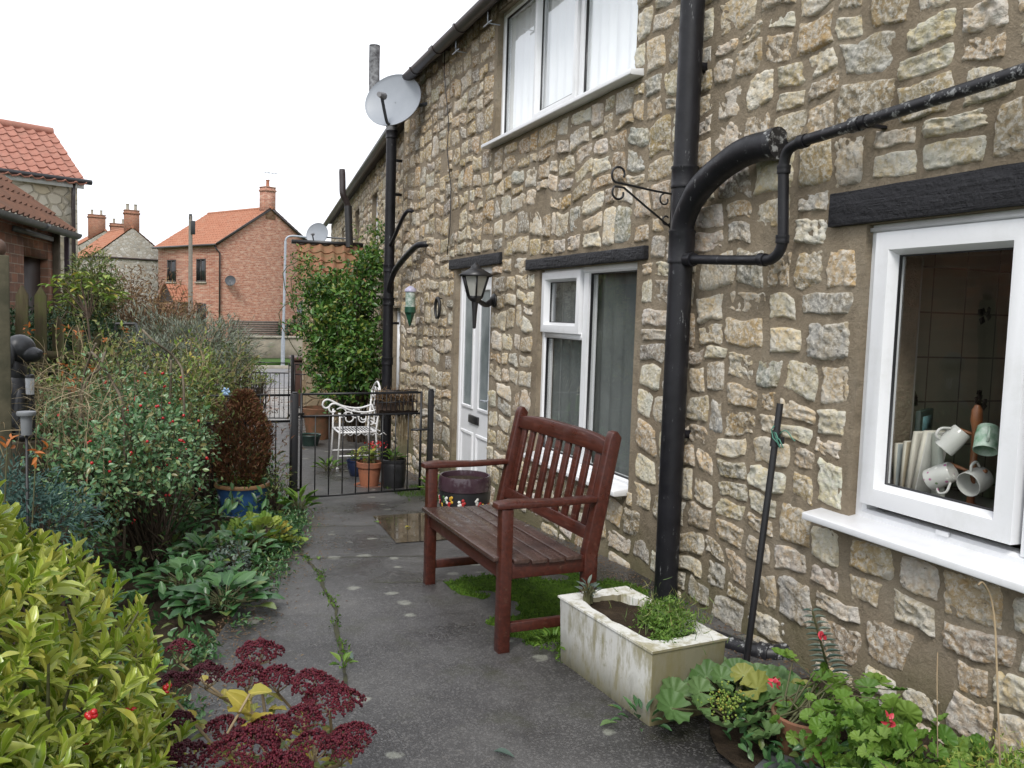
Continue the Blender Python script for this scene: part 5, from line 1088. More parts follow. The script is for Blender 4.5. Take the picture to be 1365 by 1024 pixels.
for off, rad in (((0,0,.05), (.076,.080,.078)), ((.062,-.01,.02), (.062,.046,.042)), ((.105,-.012,.028), (.022,.026,.020)), ((-.015,-.078,.015), (.032,.018,.066)), ((-.02,.078,.015), (.032,.018,.066)), ((-.03,0,-.06), (.060,.064,.085)), ((-.045,0,-.20), (.085,.080,.15)), ((-.07,0,-.34), (.11,.10,.10)), ((.02,-.045,-.30), (.030,.030,.14)), ((.02,.045,-.30), (.030,.030,.14)), ((.04,-.045,-.42), (.045,.032,.022)), ((.04,.045,-.42), (.045,.032,.022))):
    b.sphere(tuple(c0+RB@Vector(off)), rad, 18, 12, RB)
b.build('body', simple('charcoal_resin', (.014,.015,.018), (.035,.037,.042), 14, .42, .2), dg, smooth=True)
lpz = c0+R_*.052+Vector((0,-.02,-.14)); b = MB(); b.lathe([(.001,.058),(.02,.056),(.024,.048),(.024,.038)], lpz, 14).lathe([(.024,-.05),(.022,-.058),(.001,-.06)], lpz, 14); b.tube([lpz+Z3*.055, lpz+Z3*.085], .004, 6); lo_ = b.build('lamp_cap', MAT['blackplastic'], dg, smooth='auto'); MB().lathe([(.021,-.05),(.022,.038)], lpz, 14).build('lamp_tube', simple('silver_tube', (.55,.57,.6), (.4,.42,.45), 12, .3), dg, smooth=True)
MB().lathe([(.11,0),(.12,(c.z-.44)*.5),(.115,c.z-.44)], (c.x, c.y, .0), 16, closed=True).build('stump', MAT['fence'], dg, smooth='auto')
p = D(35, 552, 3.5); sl_ = empty('solar_light', (p.x, p.y, 0), 'small silver solar stake light among the plants near the tall post', 'garden light')
MB().lathe([(.001,.012),(.035,.010),(.037,.002),(.034,-.006),(.022,-.010)], p, 20).build('cap', MAT['greyplastic'], sl_, smooth='auto'); MB().lathe([(.022,-.010),(.020,-.085),(.001,-.087)], p, 18).build('tube', MAT['greyplastic'], sl_, smooth='auto'); MB().tube([(p.x,p.y,p.z-.085),(p.x,p.y,-.05)], .006, 6).build('stake', MAT['shadowblack'], sl_)
# plant support frame
q0, q1, q2, q3 = D(156, 478, 8), D(154, 432, 8), D(181, 432, 8), D(209, 476, 7.6); pfm = tag(MB().tube([Vector((q0.x,q0.y,0)), q0, q1], .017, 8).tube([q1, q2], .014, 8).tube(arc([q2, q2.lerp(q3, .5)+Vector((-.03,0,-.02)), q3, Vector((q3.x+.2, q3.y, .1))], 4), .015, 8).build('plant_support', MAT['shadowblack'], None, smooth='auto'), 'black bent metal plant support standing in the garden before the grey house', 'plant support')
# small blue pinwheel
p = D(301, 522, 6.9); pwn = empty('pinwheel', (p.x, p.y, -.15), 'small pale blue pinwheel above the brown conifer', 'garden ornament')
b = MB()
for k in range(6):
    a = k*PI/3; b.prism([(0,0),(.030,.010),(.036,-.006),(.02,-.016)], p, CR*math.cos(a)+CU*math.sin(a), CU*math.cos(a)-CR*math.sin(a), CF, .002)
b.build('sails', simple('pale_blue_foil', (.25,.45,.72), (.4,.55,.75), 9, .3), pwn); MB().tube([p+CF*.01, Vector((p.x,p.y+.02,-.15))], .004, 6).build('stick', MAT['twig'], pwn)
# ================================================================== vegetation
def T_oval(nu=5, fold=.22, curl=.35, p=.75, tipw=.16):
    V = []; A = []
    for i in range(nu):
        u = i/(nu-1); w = max(.03, math.sin(PI*min(1, u)**p))**.8 if 0 < u < 1 else (.10 if u == 0 else tipw)
        for v in (-1, 0, 1): V.append((u, v*w*.5, abs(v)*w*fold-curl*u*u*.6+.12*u)); A.append((u, abs(v)))
    F = [(i*3+j, (i+1)*3+j, (i+1)*3+j+1, i*3+j+1) for i in range(nu-1) for j in range(2)]
    return np.array(V), np.array(F), np.array(A)
def T_dia(fold=.15):
    V = [(0,0,0),(.45,-.5,fold),(1,0,-.08),(.45,.5,fold)]; return np.array(V), np.array([(0,1,2),(0,2,3)]), np.array([(0,0),(.5,1),(1,0),(.5,1)])
def T_blade(n=7, droop=.5):
    V = []; A = []
    for i in range(n):
        u = i/(n-1); w = (1-u)**.6*.5*(.6+.4*min(1, u*4)); x = u*(1-.25*droop*u); z = -droop*u*u*.7
        V += [(x,-w,z+.03),(x,w,z+.03)]; A += [(u,1),(u,.5)]
    return np.array(V), np.array([(2*i,2*i+2,2*i+3,2*i+1) for i in range(n-1)]), np.array(A)
def T_lobed(nl=9, cup=.22, notch=.35, depth=.16):
    n = nl*4; V = [(0.0,0,0)]; A = [(0,.0)]
    for ring, rr in ((1,.55),(2,1.0)):
        for k in range(n+1):
            a = -PI+notch+(2*PI-2*notch)*k/n; lob = 1-depth*(.5+.5*math.cos(a*nl*(2*PI/(2*PI-2*notch))))*(ring-1); r = rr*lob*.5
            V.append((r*math.cos(a)+.0, r*math.sin(a), cup*rr*rr*.5+.035*math.cos(a*nl)*rr)); A.append((.5*ring, rr*.9))
    m = n+1; tri = np.array([(0,1+k,2+k) for k in range(n)]); qd = np.array([(1+k,1+m+k,2+m+k,2+k) for k in range(n)])
    return np.array(V), [tri, qd], np.array(A)
def T_blob(n=6, m=4):
    V = []; 
    for i in range(m+1):
        for k in range(n):
            a = PI*i/m; V.append((.5*math.sin(a)*math.cos(2*PI*k/n), .5*math.sin(a)*math.sin(2*PI*k/n), -.5*math.cos(a)))
    return np.array(V), np.array([(i*n+k, i*n+(k+1)%n, (i+1)*n+(k+1)%n, (i+1)*n+k) for i in range(m) for k in range(n)]), np.tile((.5,.5), (len(V),1))
def unit(a): return a/np.maximum(1e-9, np.linalg.norm(a, axis=-1, keepdims=True))
def scat(b, T, P, X, N, L, W, R=None):
    TV, TF, TA = T; P = np.atleast_2d(np.asarray(P, float)); n = len(P); X = unit(np.broadcast_to(np.asarray(X, float), (n,3))); N = np.broadcast_to(np.asarray(N, float), (n,3))
    Y = np.cross(N, X); Y = np.where(np.linalg.norm(Y, axis=1, keepdims=True) < 1e-5, np.cross(np.array((.3,.5,.8)), X), Y); Y = unit(Y); Zn = np.cross(X, Y)
    L = np.broadcast_to(L, (n,)); W = np.broadcast_to(W, (n,)); R = RNG.random(n) if R is None else R; R2 = RNG.random(n)
    V = P[:,None]+X[:,None]*(TV[None,:,0:1]*L[:,None,None])+Y[:,None]*(TV[None,:,1:2]*W[:,None,None])+Zn[:,None]*(TV[None,:,2:3]*((L+W)/2)[:,None,None])
    k = len(TV); C = np.empty((n,k,4)); C[:,:,0] = R[:,None]; C[:,:,1] = TA[None,:,0]; C[:,:,2] = TA[None,:,1]; C[:,:,3] = R2[:,None]
    off = (np.arange(n)*k)[:,None,None]; fs = [(np.asarray(f)[None]+off).reshape(-1, np.asarray(f).shape[1]) for f in (TF if isinstance(TF, list) else [TF])]
    b.add(V.reshape(-1,3), fs, C.reshape(-1,4)); return b
def rdir(n): return unit(RNG.standard_normal((n,3)))
def epts(ells, n, lo=.35, floor=None, lump=.25):
    ws = np.array([e_[1][0]*e_[1][1]*e_[1][2] for e_ in ells])**.75; ws = ws/ws.sum(); Ps = []; Os = []
    for (c, r), w in zip(ells, ws):
        m = max(3, int(n*w)); d = rdir(m); k = lo+(1-lo)*RNG.random(m)**.5
        lum = np.array([1+lump*mn.noise((x*1.7+c[0]*3, y*1.7+c[1], z*1.7)) +.12*mn.noise((x*5, y*5, z*5+c[0])) for x, y, z in d])
        Ps.append(np.array(c)+d*np.array(r)*(k*lum)[:,None]); Os.append(unit(d/np.array(r)))
    P = np.vstack(Ps); O = np.vstack(Os)
    if floor is not None: m = P[:,2] > floor; P, O = P[m], O[m]
    return P, O
def rosette(b, T, P, AX, k, L, W, e0=.5, e1=1.25):
    n = len(P); AX = unit(AX); A1 = unit(np.cross(AX, np.array((.31,.77,.2)))); A2 = np.cross(AX, A1)
    for j in range(k):
        az = 2.4*j+RNG.random(n)*.7; el = e0+(e1-e0)*(j/max(1, k-1))+.15*RNG.standard_normal(n)
        pp = A1*np.cos(az)[:,None]+A2*np.sin(az)[:,None]; X = AX*np.cos(el)[:,None]+pp*np.sin(el)[:,None]; N = AX*np.sin(el)[:,None]-pp*np.cos(el)[:,None]
        s = .55+.7*RNG.random(n); scat(b, T, P-AX*(.012*j)[...,None] if False else P-AX*.006*j, X, N, L*s, W*s)
    return b
def leaves(b, T, P, O, L, W, up=.5, out=.6, sd=.8):
    n = len(P); X = unit(O*out+rdir(n)*sd); N = unit(O*.6+np.array((0,0,up))+rdir(n)*.5); s = .5+.8*RNG.random(n); return scat(b, T, P, X, N, L*s, W*s)
def twigs(base, P, m, parent, r=.006, n=40, name='stem', sag=.1):
    b = MB(); base = np.array(base, float); idx = RNG.choice(len(P), min(n, len(P)), replace=False)
    for i in idx:
        q = P[i]; s0 = base+np.array((RNG.normal()*.05, RNG.normal()*.05, 0)); md = (s0*.45+q*.55)+np.array((0,0,sag*.5))+rdir(1)[0]*.04
        b.tube([s0, md, q], [r, r*.7, r*.35], 5, False)
    return b.build(name, m, parent, smooth=True)
def shrub(name, label, base, ells, n, T, L, W, m, cat='shrub', stemm=None, ns=40, sr=.006, lo=.35, out=.6, up=.5, sd=.8, floor=.0, group=None, lump=.25, part='foliage'):
    e = empty(name, tuple(base), label, cat, group); P, O = epts(ells, n, lo, floor, lump); b = MB(); leaves(b, T, P, O, L, W, up, out, sd); b.build(part, m, e, smooth=True)
    if ns: twigs(base, P, stemm or MAT['twig'], e, sr, ns)
    return e, P, O
def shoots(e, P, O, n, ln, T, L, W, m, sm, k=9, up=.35, r=.003):
    idx = RNG.choice(len(P), n, replace=False); b = MB(); s = MB()
    for i in idx:
        d0 = unit((O[i]*.8+np.array((0,0,up))+rdir(1)[0]*.5)[None])[0]; l = ln*(.5+.9*RNG.random()); d1 = unit((d0+rdir(1)[0]*.6-np.array((0,0,.35)))[None])[0]
        pt = [P[i]+d0*l*t+(d1-d0)*l*t*t*.5 for t in np.linspace(0, 1, 6)]; s.tube(pt, [r,r*.9,r*.8,r*.7,r*.5,r*.3], 4, False)
        t = RNG.random(k); q = P[i]+np.outer(t*l, d0)+np.outer(t*t*.5*l, d1-d0); leaves(b, T, q, np.tile(d0, (k,1)), L, W, .6, .6, .9)
    b.build('shoot_leaves', m, e, smooth=True); s.build('shoots', sm, e, smooth=True)
def berries(e, P, n, r, name='berry_cluster', m=None, k=(2,5), off=None, spread=1.6):
    for i in RNG.choice(len(P), n, replace=False):
        Q_ = [P[i]+rdir(1)[0]*r*spread*.8+(off[i] if off is not None else 0) for _ in range(RNG.integers(*k))]
        b = MB(); scat(b, T_blob(9, 6), np.array(Q_), (1,0,0), (0,0,1), 2*r, 2*r); b.build(name, m or MAT['berry'], e, smooth=True)
leafmat('skimmia_leaf', [(.13,.22,.02), (.27,.38,.036), (.43,.51,.075), (.58,.60,.17)], .22, edge=(.50,.52,.24), tip=(.42,.40,.07), trans=.28, spec=.5, ecut=.95)
leafmat('rose_leaf', [(.03,.08,.03), (.06,.135,.055), (.105,.19,.10), (.15,.20,.075)], .26, gain=1.6, tip=(.19,.15,.05), spec=.5)
leafmat('dark_broad_leaf', [(.022,.065,.022), (.04,.105,.035), (.075,.15,.055)], .32, gain=1.5, tip=(.15,.19,.05), spec=.5)
leafmat('lime_leaf', [(.10,.19,.03), (.18,.27,.045), (.29,.34,.07)], .5, gain=1.15, tip=(.38,.30,.06))
leafmat('mantle_leaf', [(.07,.15,.04), (.11,.20,.065), (.16,.25,.10)], .5, tip=(.25,.25,.05))
leafmat('juniper_leaf', [(.022,.065,.055), (.04,.10,.085), (.07,.14,.115)], .6)
leafmat('lavender_leaf', [(.12,.15,.115), (.20,.23,.19), (.28,.30,.26), (.14,.17,.07)], .7, trans=.15)
leafmat('rust_needle', [(.060,.022,.012), (.105,.038,.018), (.15,.058,.026), (.20,.09,.035)], .7, tip=(.10,.11,.03), trans=.15)
leafmat('dry_brown_leaf', [(.11,.06,.035), (.19,.115,.06), (.27,.18,.085), (.15,.085,.06)], .8, gain=1.2)
leafmat('olive_leaf', [(.055,.095,.03), (.10,.15,.045), (.165,.20,.065), (.2,.17,.06)], .55, gain=1.3)
leafmat('climber_leaf', [(.02,.065,.012), (.04,.11,.018), (.075,.17,.03), (.12,.21,.04)], .36, gain=1.3, tip=(.24,.27,.05), spec=.5)
leafmat('dark_green_leaf', [(.012,.035,.016), (.022,.055,.022), (.04,.08,.03)], .5)
leafmat('straw_blade', [(.24,.18,.10), (.36,.28,.17), (.46,.38,.26)], .8)
leafmat('sedum_floret', [(.042,.003,.009), (.090,.005,.018), (.145,.010,.026), (.09,.012,.014)], .6, trans=.1)
leafmat('sedum_leaf', [(.13,.20,.06), (.22,.27,.07), (.42,.36,.06), (.5,.40,.08)], .45)
leafmat('fern_leaf', [(.07,.16,.02), (.12,.23,.03), (.18,.28,.05)], .5)
leafmat('strap_leaf', [(.045,.075,.035), (.08,.11,.055), (.14,.15,.09)], .45)
leafmat('orange_leaf', [(.42,.11,.025), (.5,.17,.04)], .5)
leafmat('moss_blade', [(.035,.085,.008), (.07,.16,.012), (.13,.22,.025)], .8)
leafmat('blue_grey_leaf', [(.06,.10,.085), (.11,.155,.13), (.17,.21,.18)], .5)
OV = T_oval(); OV4 = T_oval(4, .18, .3); DI = T_dia(); BL = T_blade(); LB = T_lobed(); NE = T_dia(.02)
# ---- skimmia in the left foreground
sk = empty('skimmia_shrub', (-.40, 2.0, .02), 'yellow-green glossy shrub with red berries filling the lower left corner', 'shrub')
ELL = [((-.58,2.07,.49), (.55,.62,.64)), ((-.72,2.35,.52), (.5,.5,.56)), ((-.37,1.77,.30), (.42,.45,.44)), ((-.31,2.36,.27), (.33,.40,.36)), ((-.5,1.45,.45), (.45,.4,.45))]
P, O = epts(ELL, 2600, .80, .05, .22); b = MB(); AX = unit(O*.55+np.array((0,0,.75))+rdir(len(P))*.28)
rosette(b, T_oval(7, .18, .32, 1.3, .34), P, AX, 10, .048, .0192, .30, 1.3); Pi, Oi = epts(ELL, 350, .45, .05, .2); rosette(b, OV, Pi, unit(Oi+np.array((0,0,.5))), 6, .07, .03, .6, 1.5); b.build('foliage', MAT['skimmia_leaf'], sk, smooth=True)
twigs((-.42,2.0,0), P, MAT['stem'], sk, .008, 120); berries(sk, P, 98, .0066, k=(4,8), off=AX*.032, spread=1.5)
# ---- sedum
sd_ = empty('sedum_plant', (.36, 2.55, .02), 'sedum with flat dark crimson flower heads and yellowing leaves in front of the path', 'plant'); random.seed(41)
hd = MB(); st = MB(); lfb = MB(); BLB = T_blob(5, 3); base = Vector((.36, 2.55, .03))
for (px, py, d_, r_) in ((345,862,2.75,.070),(240,860,2.75,.040),(232,905,2.55,.045),(275,893,2.6,.055),(330,893,2.55,.062),(370,897,2.55,.055),(415,903,2.5,.065),(440,922,2.45,.085),(470,975,2.35,.06),(405,950,2.35,.06),(330,985,2.1,.095),(362,965,2.2,.060),(380,1018,2.05,.085),(455,990,2.25,.055),(250,1000,2.2,.055),(300,965,2.3,.05),(418,985,2.2,.05),(232,958,2.4,.05)):
    c = D(px, py, d_); dark = (px, py) in ((232,905),(275,893),(250,1000),(232,958))
    bb = base+Vector((U(-.12,.12), U(-.15,.12), 0)); nk = c-Vector((0,0,.06)); st.tube([bb, bb.lerp(nk, .5)+Vector((U(-.03,.03),U(-.03,.03),.02)), nk], [.006,.005,.0042], 6, False)
    hd = MB()
    for s_ in range(9):
        a = 2.4*s_+U(0,.4); rr = r_*math.sqrt((s_+.4)/9); q = c+Vector((rr*math.cos(a), rr*math.sin(a), -.62*rr*rr/r_+U(-.006,.006))); st.tube([nk, nk.lerp(q, .6)+Vector((0,0,-.006)), q], .0019, 4, False)
    n = int(800*(r_/.065)**2); rr = r_*np.sqrt(RNG.random(n)); az = RNG.random(n)*2*PI; lum = np.array([nz(x*55, y*55, px) for x, y in zip(rr*np.cos(az), rr*np.sin(az))]); k_ = lum > -.33
    pp = np.column_stack([c.x+rr*np.cos(az)*(1+.2*np.cos(az*3+px)), c.y+rr*np.sin(az), c.z+.012-.62*rr*rr/r_+.22*r_*lum+.008*RNG.random(n)])[k_]; n = len(pp); scat(hd, BLB, pp, rdir(n), rdir(n), .0072, .0066, RNG.random(n)*(.25 if dark else 1)); hd.build('flower_head', MAT['sedum_floret'], sd_, smooth=True)
    for s_ in range(10):
        t_ = U(.15, .92); q = bb.lerp(nk, t_); a = U(0, 2*PI); scat(lfb, OV, [q], (math.cos(a), math.sin(a), U(-.1,.6)), (0,0,1), U(.035,.06), U(.02,.03))
c = D(333, 925, 2.2)
for k in range(10): a = k*.75; scat(lfb, OV, [c-Vector((0,0,.012*k))], (math.cos(a), math.sin(a), U(-.3,1.1)), (-.3+U(-.5,.5),-.4+U(-.5,.5),1), U(.05,.085), U(.032,.046), np.array([.62+.04*k]))
st.tube([D(285,1010,2.1), c], [.0042,.003], 6)
st.build('stem', MAT['straw'], sd_, smooth=True); lfb.build('foliage', MAT['sedum_leaf'], sd_, smooth=True)
# ---- perennial clumps along the path edge
def clump(name, label, c, n, L, W, T, m, h=.12, cat='plant', r=.12, e0=.5, e1=1.35, group=None, stem=True, face=(0,0,0)):
    e = empty(name, tuple(c), label, cat, group); b = MB(); s = MB(); c = np.array(c)
    for k in range(n):
        a = 2.4*k+RNG.random()*.6; t = math.sqrt((k+.5)/n); el = e0+(e1-e0)*t; o = np.array((math.cos(a), math.sin(a), 0)); q = c+o*r*t+np.array((0,0,h*(1.05-.7*t)+.02))
        X = o*math.sin(el)+np.array((0,0,math.cos(el)))+rdir(1)[0]*.15; N = np.array((0,0,1))*math.sin(el)-o*math.cos(el)+rdir(1)[0]*.15+np.array(face); sc_ = .7+.5*RNG.random()
        scat(b, T, [q], X, N, L*sc_, W*sc_)
        if stem: s.tube([c+o*.02, (c+q)/2+np.array((0,0,.02)), q], .0035, 5, False)
    b.build('foliage', m, e, smooth=True)
    if stem: s.build('stem', MAT['stem'], e, smooth=True)
    return e
GP = lambda px, py: (lambda g_: (g_.x, g_.y, gz(g_.y)))(next(Vector((0,0,CAM_H))+ray(px,py)*((gz(y)-CAM_H)/ray(px,py).z) for y in [np.interp(py, [640,700,760,850,1000], [8,6.6,5.4,3.9,2.8])]))
BR = T_oval(7, .14, .42, .85); grp = 'broad-leaved plants along the path edge'
for i, (px, py, n, L, lb) in enumerate(((300,815,28,.15,'broad dark leaf clump nearest the sedum, spilling onto the path'),(250,792,26,.15,'broad dark leaf clump behind the skimmia tip'),(275,755,20,.14,'broad dark leaf clump midway between blue pot and skimmia'),(225,738,18,.14,'broad dark leaf clump deep in the bed below the hips'),(318,752,16,.12,'broad dark leaf clump just before the pale lobed plant'),(235,700,14,.13,'broad dark leaf clump furthest back, left of the blue pot'))):
    g = GP(px, py); clump('leafy_perennial', lb, g, int(n*1.7), L*.72, L*.50, BR, MAT['dark_broad_leaf'], .11+.05*(i > 2), r=.21, e0=.75, e1=1.5)
g = GP(345,735); clump('pale_lobed_plant', 'pale lime lobed-leaf plant below the blue pot', g, 34, .13, .13, LB, MAT['lime_leaf'], .20, r=.24)
clump('pale_lobed_plant', 'yellowing low lobed plant at the path edge left of the puddle', GP(378,735), 14, .08, .08, LB, MAT['lime_leaf'], .05, r=.14)
clump('weed_clump', 'green weed rosette at the foot of the left gate post', GP(398,685), 20, .13, .045, OV, MAT['fern_leaf'], .16, r=.10)
clump('weed_clump', 'small weed at the foot of the right gate post', (2.33,7.72,gz(7.7)), 16, .10, .035, OV, MAT['fern_leaf'], .12, r=.12)
clump('weed_clump', 'weed growing from the path crack nearest the sedum', (.66,3.42,.03), 9, .05, .02, OV, MAT['fern_leaf'], .02, r=.03, stem=False)
clump('weed_clump', 'weed trailing beside the front of the trough', (1.60,2.62,.03), 22, .06, .022, OV, MAT['dark_broad_leaf'], .03, r=.10, stem=False)
clump('weed_clump', 'weed between trough and bench front leg', (1.58,3.36,.03), 18, .05, .016, OV, MAT['fern_leaf'], .05, r=.07, stem=False)
g = GP(318,775); shrub('grey_leaf_plant', 'low blue-grey small-leaved plant at the path edge', (g[0]-.02,g[1],g[2]), [((g[0]-.04,g[1]+.02,g[2]+.10),(.13,.14,.10))], 420, DI, .026, .014, MAT['blue_grey_leaf'], 'plant', ns=20, sr=.003)
# ---- rose-hip shrub in the middle of the bed
b1 = D(170,600,4.9); b2 = D(205,575,5.8); b3 = D(130,560,5.6); b4 = D(200,640,5.6); b5 = D(120,640,4.6)
e, P, O = shrub('hip_shrub', 'glossy small-leaved shrub dotted with red hips in the middle of the bed', (b1.x+.1, b1.y+.2, .0), [(tuple(b1),(.40,.42,.34)),(tuple(b2),(.36,.45,.34)),(tuple(b3),(.42,.4,.32)),(tuple(b4),(.30,.34,.32)),(tuple(b5),(.28,.3,.28))], 11500, OV4, .032, .019, MAT['rose_leaf'], ns=200, sr=.006, lo=.25, floor=.12, lump=.85)
shoots(e, P, O, 110, .24, OV4, .032, .019, MAT['rose_leaf'], MAT['twig'], 12); berries(e, P, 98, .0085, 'hip', k=(1,3), off=O*.045)
j = D(62,632,3.6); e = empty('blue_juniper', (j.x, j.y, 0), 'spreading blue-green juniper behind the yellow-green shrub', 'shrub'); b = MB(); P, O = epts([((j.x-.10,j.y,j.z-.20),(.26,.24,.12)),((j.x-.28,j.y+.2,j.z-.14),(.26,.26,.13))], 620, .3, .05, .3)
X0 = unit(O*np.array((1,1,.3))+rdir(len(P))*.4)
for k in range(9):
    q = P+X0*(.014*k); X = unit(X0+rdir(len(P))*.75); scat(b, NE, q, X, unit(np.array((0,0,1))+rdir(len(P))*.5), .034, .009)
b.build('foliage', MAT['juniper_leaf'], e, smooth=True); twigs((j.x,j.y,0), P, MAT['twig'], e, .008, 50)
lv = D(245,462,8.4); lv2 = D(285,475,9.2); lv3 = D(205,480,7.8)
e, P, O = shrub('lavender_bush', 'silvery grey-green lavender bush before the brick house', (lv.x, lv.y, -.1), [(tuple(lv),(.62,.6,.34)),(tuple(lv2),(.45,.5,.32)),(tuple(lv3),(.4,.4,.25))], 9500, NE, .075, .009, MAT['lavender_leaf'], ns=120, sr=.006, out=.9, sd=.6, up=.9, lo=.2, floor=.1, lump=.75); shoots(e, P, O, 120, .24, NE, .05, .007, MAT['lavender_leaf'], MAT['stem'], 9, 1.2)
for i, (px, py, d_, r_, lb) in enumerate(((165,405,11.5,(.75,.6,.50),'tall rust-brown dry plants in front of the grey stone house'),(222,428,12.5,(.75,.6,.30),'fading brown dry stems in front of the brick house porch'),(125,385,10.5,(.34,.4,.42),'yellowing tall plant beside the cream house drainpipe'))):
    c = D(px, py, d_); e, P, O = shrub('dry_plant', lb, (c.x, c.y, -.2), [(tuple(c), r_), (tuple(c-Vector((.1,.1,.45))), (r_[0],r_[1],.5))], 5600, DI, .07, .018, MAT['dry_brown_leaf'] if i < 2 else MAT['olive_leaf'], 'plant', ns=130, sr=.007, lo=.1, lump=.6, floor=.05)
c = D(105,385,7.3); e = empty('young_tree', (c.x+.1, c.y, -.1), 'young tree with sparse lime green leaves in front of the outbuilding door', 'tree'); b = MB(); s = MB()
s.tube([(c.x+.1,c.y,-.1), (c.x+.12,c.y,.8), (c.x+.05,c.y,c.z-.1)], [.014,.011,.008], 7)
for (px, py) in ((70,378),(85,372),(98,385),(115,378),(130,385),(145,390),(160,392),(110,368),(92,398),(140,372),(72,440),(68,405)):
    q = D(px, py, 7.3+U(-.2,.3)); s.tube([(c.x+.08,c.y,c.z-.25), ((c.x+q.x)/2, (c.y+q.y)/2, (c.z+q.z)/2-.02), q], [.006,.005,.003], 5, False)
    for k in range(11): a = U(0,2*PI); scat(b, OV, [q+Vector((U(-.06,.06),U(-.06,.06),U(-.04,.04)))], (math.cos(a),math.sin(a),U(-.6,.2)), (0,0,1), U(.06,.095), U(.028,.042))
b.build('crown', MAT['lime_leaf'], e, smooth=True); s.build('trunk', MAT['twig'], e, smooth=True)
for i, (px, py, d_, r_, lb) in enumerate(((85,462,7.6,(.55,.4,.36),'dark evergreen bush behind the picket fence'),(140,470,8.3,(.4,.4,.34),'dark evergreen bush right of the picket fence'),(30,470,7.2,(.35,.35,.40),'dark evergreen bush behind the dog ornament'))):
    c = D(px, py, d_); shrub('evergreen_bush', lb, (c.x, c.y, 0), [(tuple(c), r_),(tuple(c-Vector((0,0,.3))), r_)], 3600, DI, .05, .02, MAT['dark_green_leaf'], ns=40, lo=.3)
for i, (px, py, d_, r_, n, lb) in enumerate(((190,525,6.4,(.55,.5,.30),3800,'olive yellow twiggy shrub between lavender and hips'),(275,505,7.6,(.36,.4,.22),2400,'olive shrub with reddish tips left of the railing panel'),(120,515,6.2,(.42,.4,.28),1800,'thin olive shrub with bare stems in front of the support frame'),(345,508,17.0,(.32,.4,.28),1300,'ochre bush beside the lane beyond the far gate'),(315,480,12.0,(.28,.4,.42),2200,'grey-olive bush left of the far gate posts'))):
    c = D(px, py, d_); shrub('olive_shrub', lb, (c.x, c.y, gz(c.y)), [(tuple(c), r_),(tuple(c-Vector((0,0,.22))), r_)], n, DI, .042 if d_ < 14 else .06, .017 if d_ < 14 else .03, MAT['olive_leaf'], ns=90, sr=.006, lo=.1, lump=.7)
    if i < 3: e = bpy.data.objects[('olive_shrub', 'olive_shrub.001', 'olive_shrub.002')[i]]; P, O = epts([(tuple(c), r_)], 300, .6); shoots(e, P, O, 70, .30, DI, .045, .018, MAT['lime_leaf' if i == 0 else 'olive_leaf'], MAT['straw'], 10, 1.0)
# straw tangle
c = D(70,535,4.7); e = empty('dry_grass_clump', (c.x, c.y, 0), 'tangle of pale dry grass and stems behind the juniper', 'plant'); b = MB(); n = 300; P = np.array(c)+RNG.standard_normal((n,3))*np.array((.16,.18,.09)); scat(b, T_blade(8, 1.1), P, unit(rdir(n)+np.array((0,0,.35))), rdir(n)+np.array((0,0,1)), .16+.18*RNG.random(n), .005); n = 60; P = np.array((c.x,c.y,c.z-.35))+RNG.standard_normal((n,3))*np.array((.22,.22,.1)); scat(b, T_blade(8, .6), P, unit(rdir(n)*.4+np.array((0,0,1))), rdir(n), .5, .007); b.build('blades', MAT['straw_blade'], e, smooth=True)
# bare stems & orange leaves
b = MB(); random.seed(17)
for pts in (((105,560),(112,500),(128,458)),((150,570),(135,500),(118,470)),((165,560),(150,510),(130,478),(122,470)),((108,545),(118,505),(132,492),(140,470)),((90,600),(95,560),(92,520)),((245,520),(235,480),(205,455),(190,440)),((205,600),(225,540),(228,480)),((100,640),(108,600),(100,560),(108,540))):
    d_ = U(4.8,6.0); b.tube(arc([D(px,py,d_+U(-.1,.1)) for px, py in pts]+[] if False else [Vector((D(*pts[0],d_).x, D(*pts[0],d_).y, .05))]+[D(px,py,d_+U(-.1,.1)) for px, py in pts], 4), .008, 6)
tag(b.build('bare_stems', simple('grey_brown_stem', (.16,.13,.09), (.08,.065,.045), 20, .85, .5, 60), None, smooth=True), 'leafless woody stems rising from the bed behind the hip shrub', 'plant')
b = MB(); n_ = []; BLM = []
for (px, py, d_) in ((38,440,6.5),(52,476,6.2),(85,492,5.6),(120,490,5.6),(100,505,5.2),(96,515,5.0),(140,455,6.6),(85,440,6.6),(105,445,6.6),(165,440,7.5),(10,590,3.5),(48,605,3.5)):
    q = D(px,py,d_); P = np.array(q)+RNG.standard_normal((7,3))*.018; scat(b, OV, P, rdir(7), rdir(7)+np.array((0,0,1)), .04, .014); n_.append(q); BLM.append(b); b = MB()
e = empty('crocosmia', (n_[4].x, n_[4].y, 0), 'scattered orange blooms on thin stems in front of the picket fence', 'plant'); [q.build('bloom', MAT['orange_leaf'], e, smooth=True) for q in BLM]
b = MB(); [b.tube([(q.x,q.y,0), (q.x-.02,q.y,q.z*.6), tuple(q)], .003, 5, False) for q in n_]; b.build('stem', MAT['stem'], e)
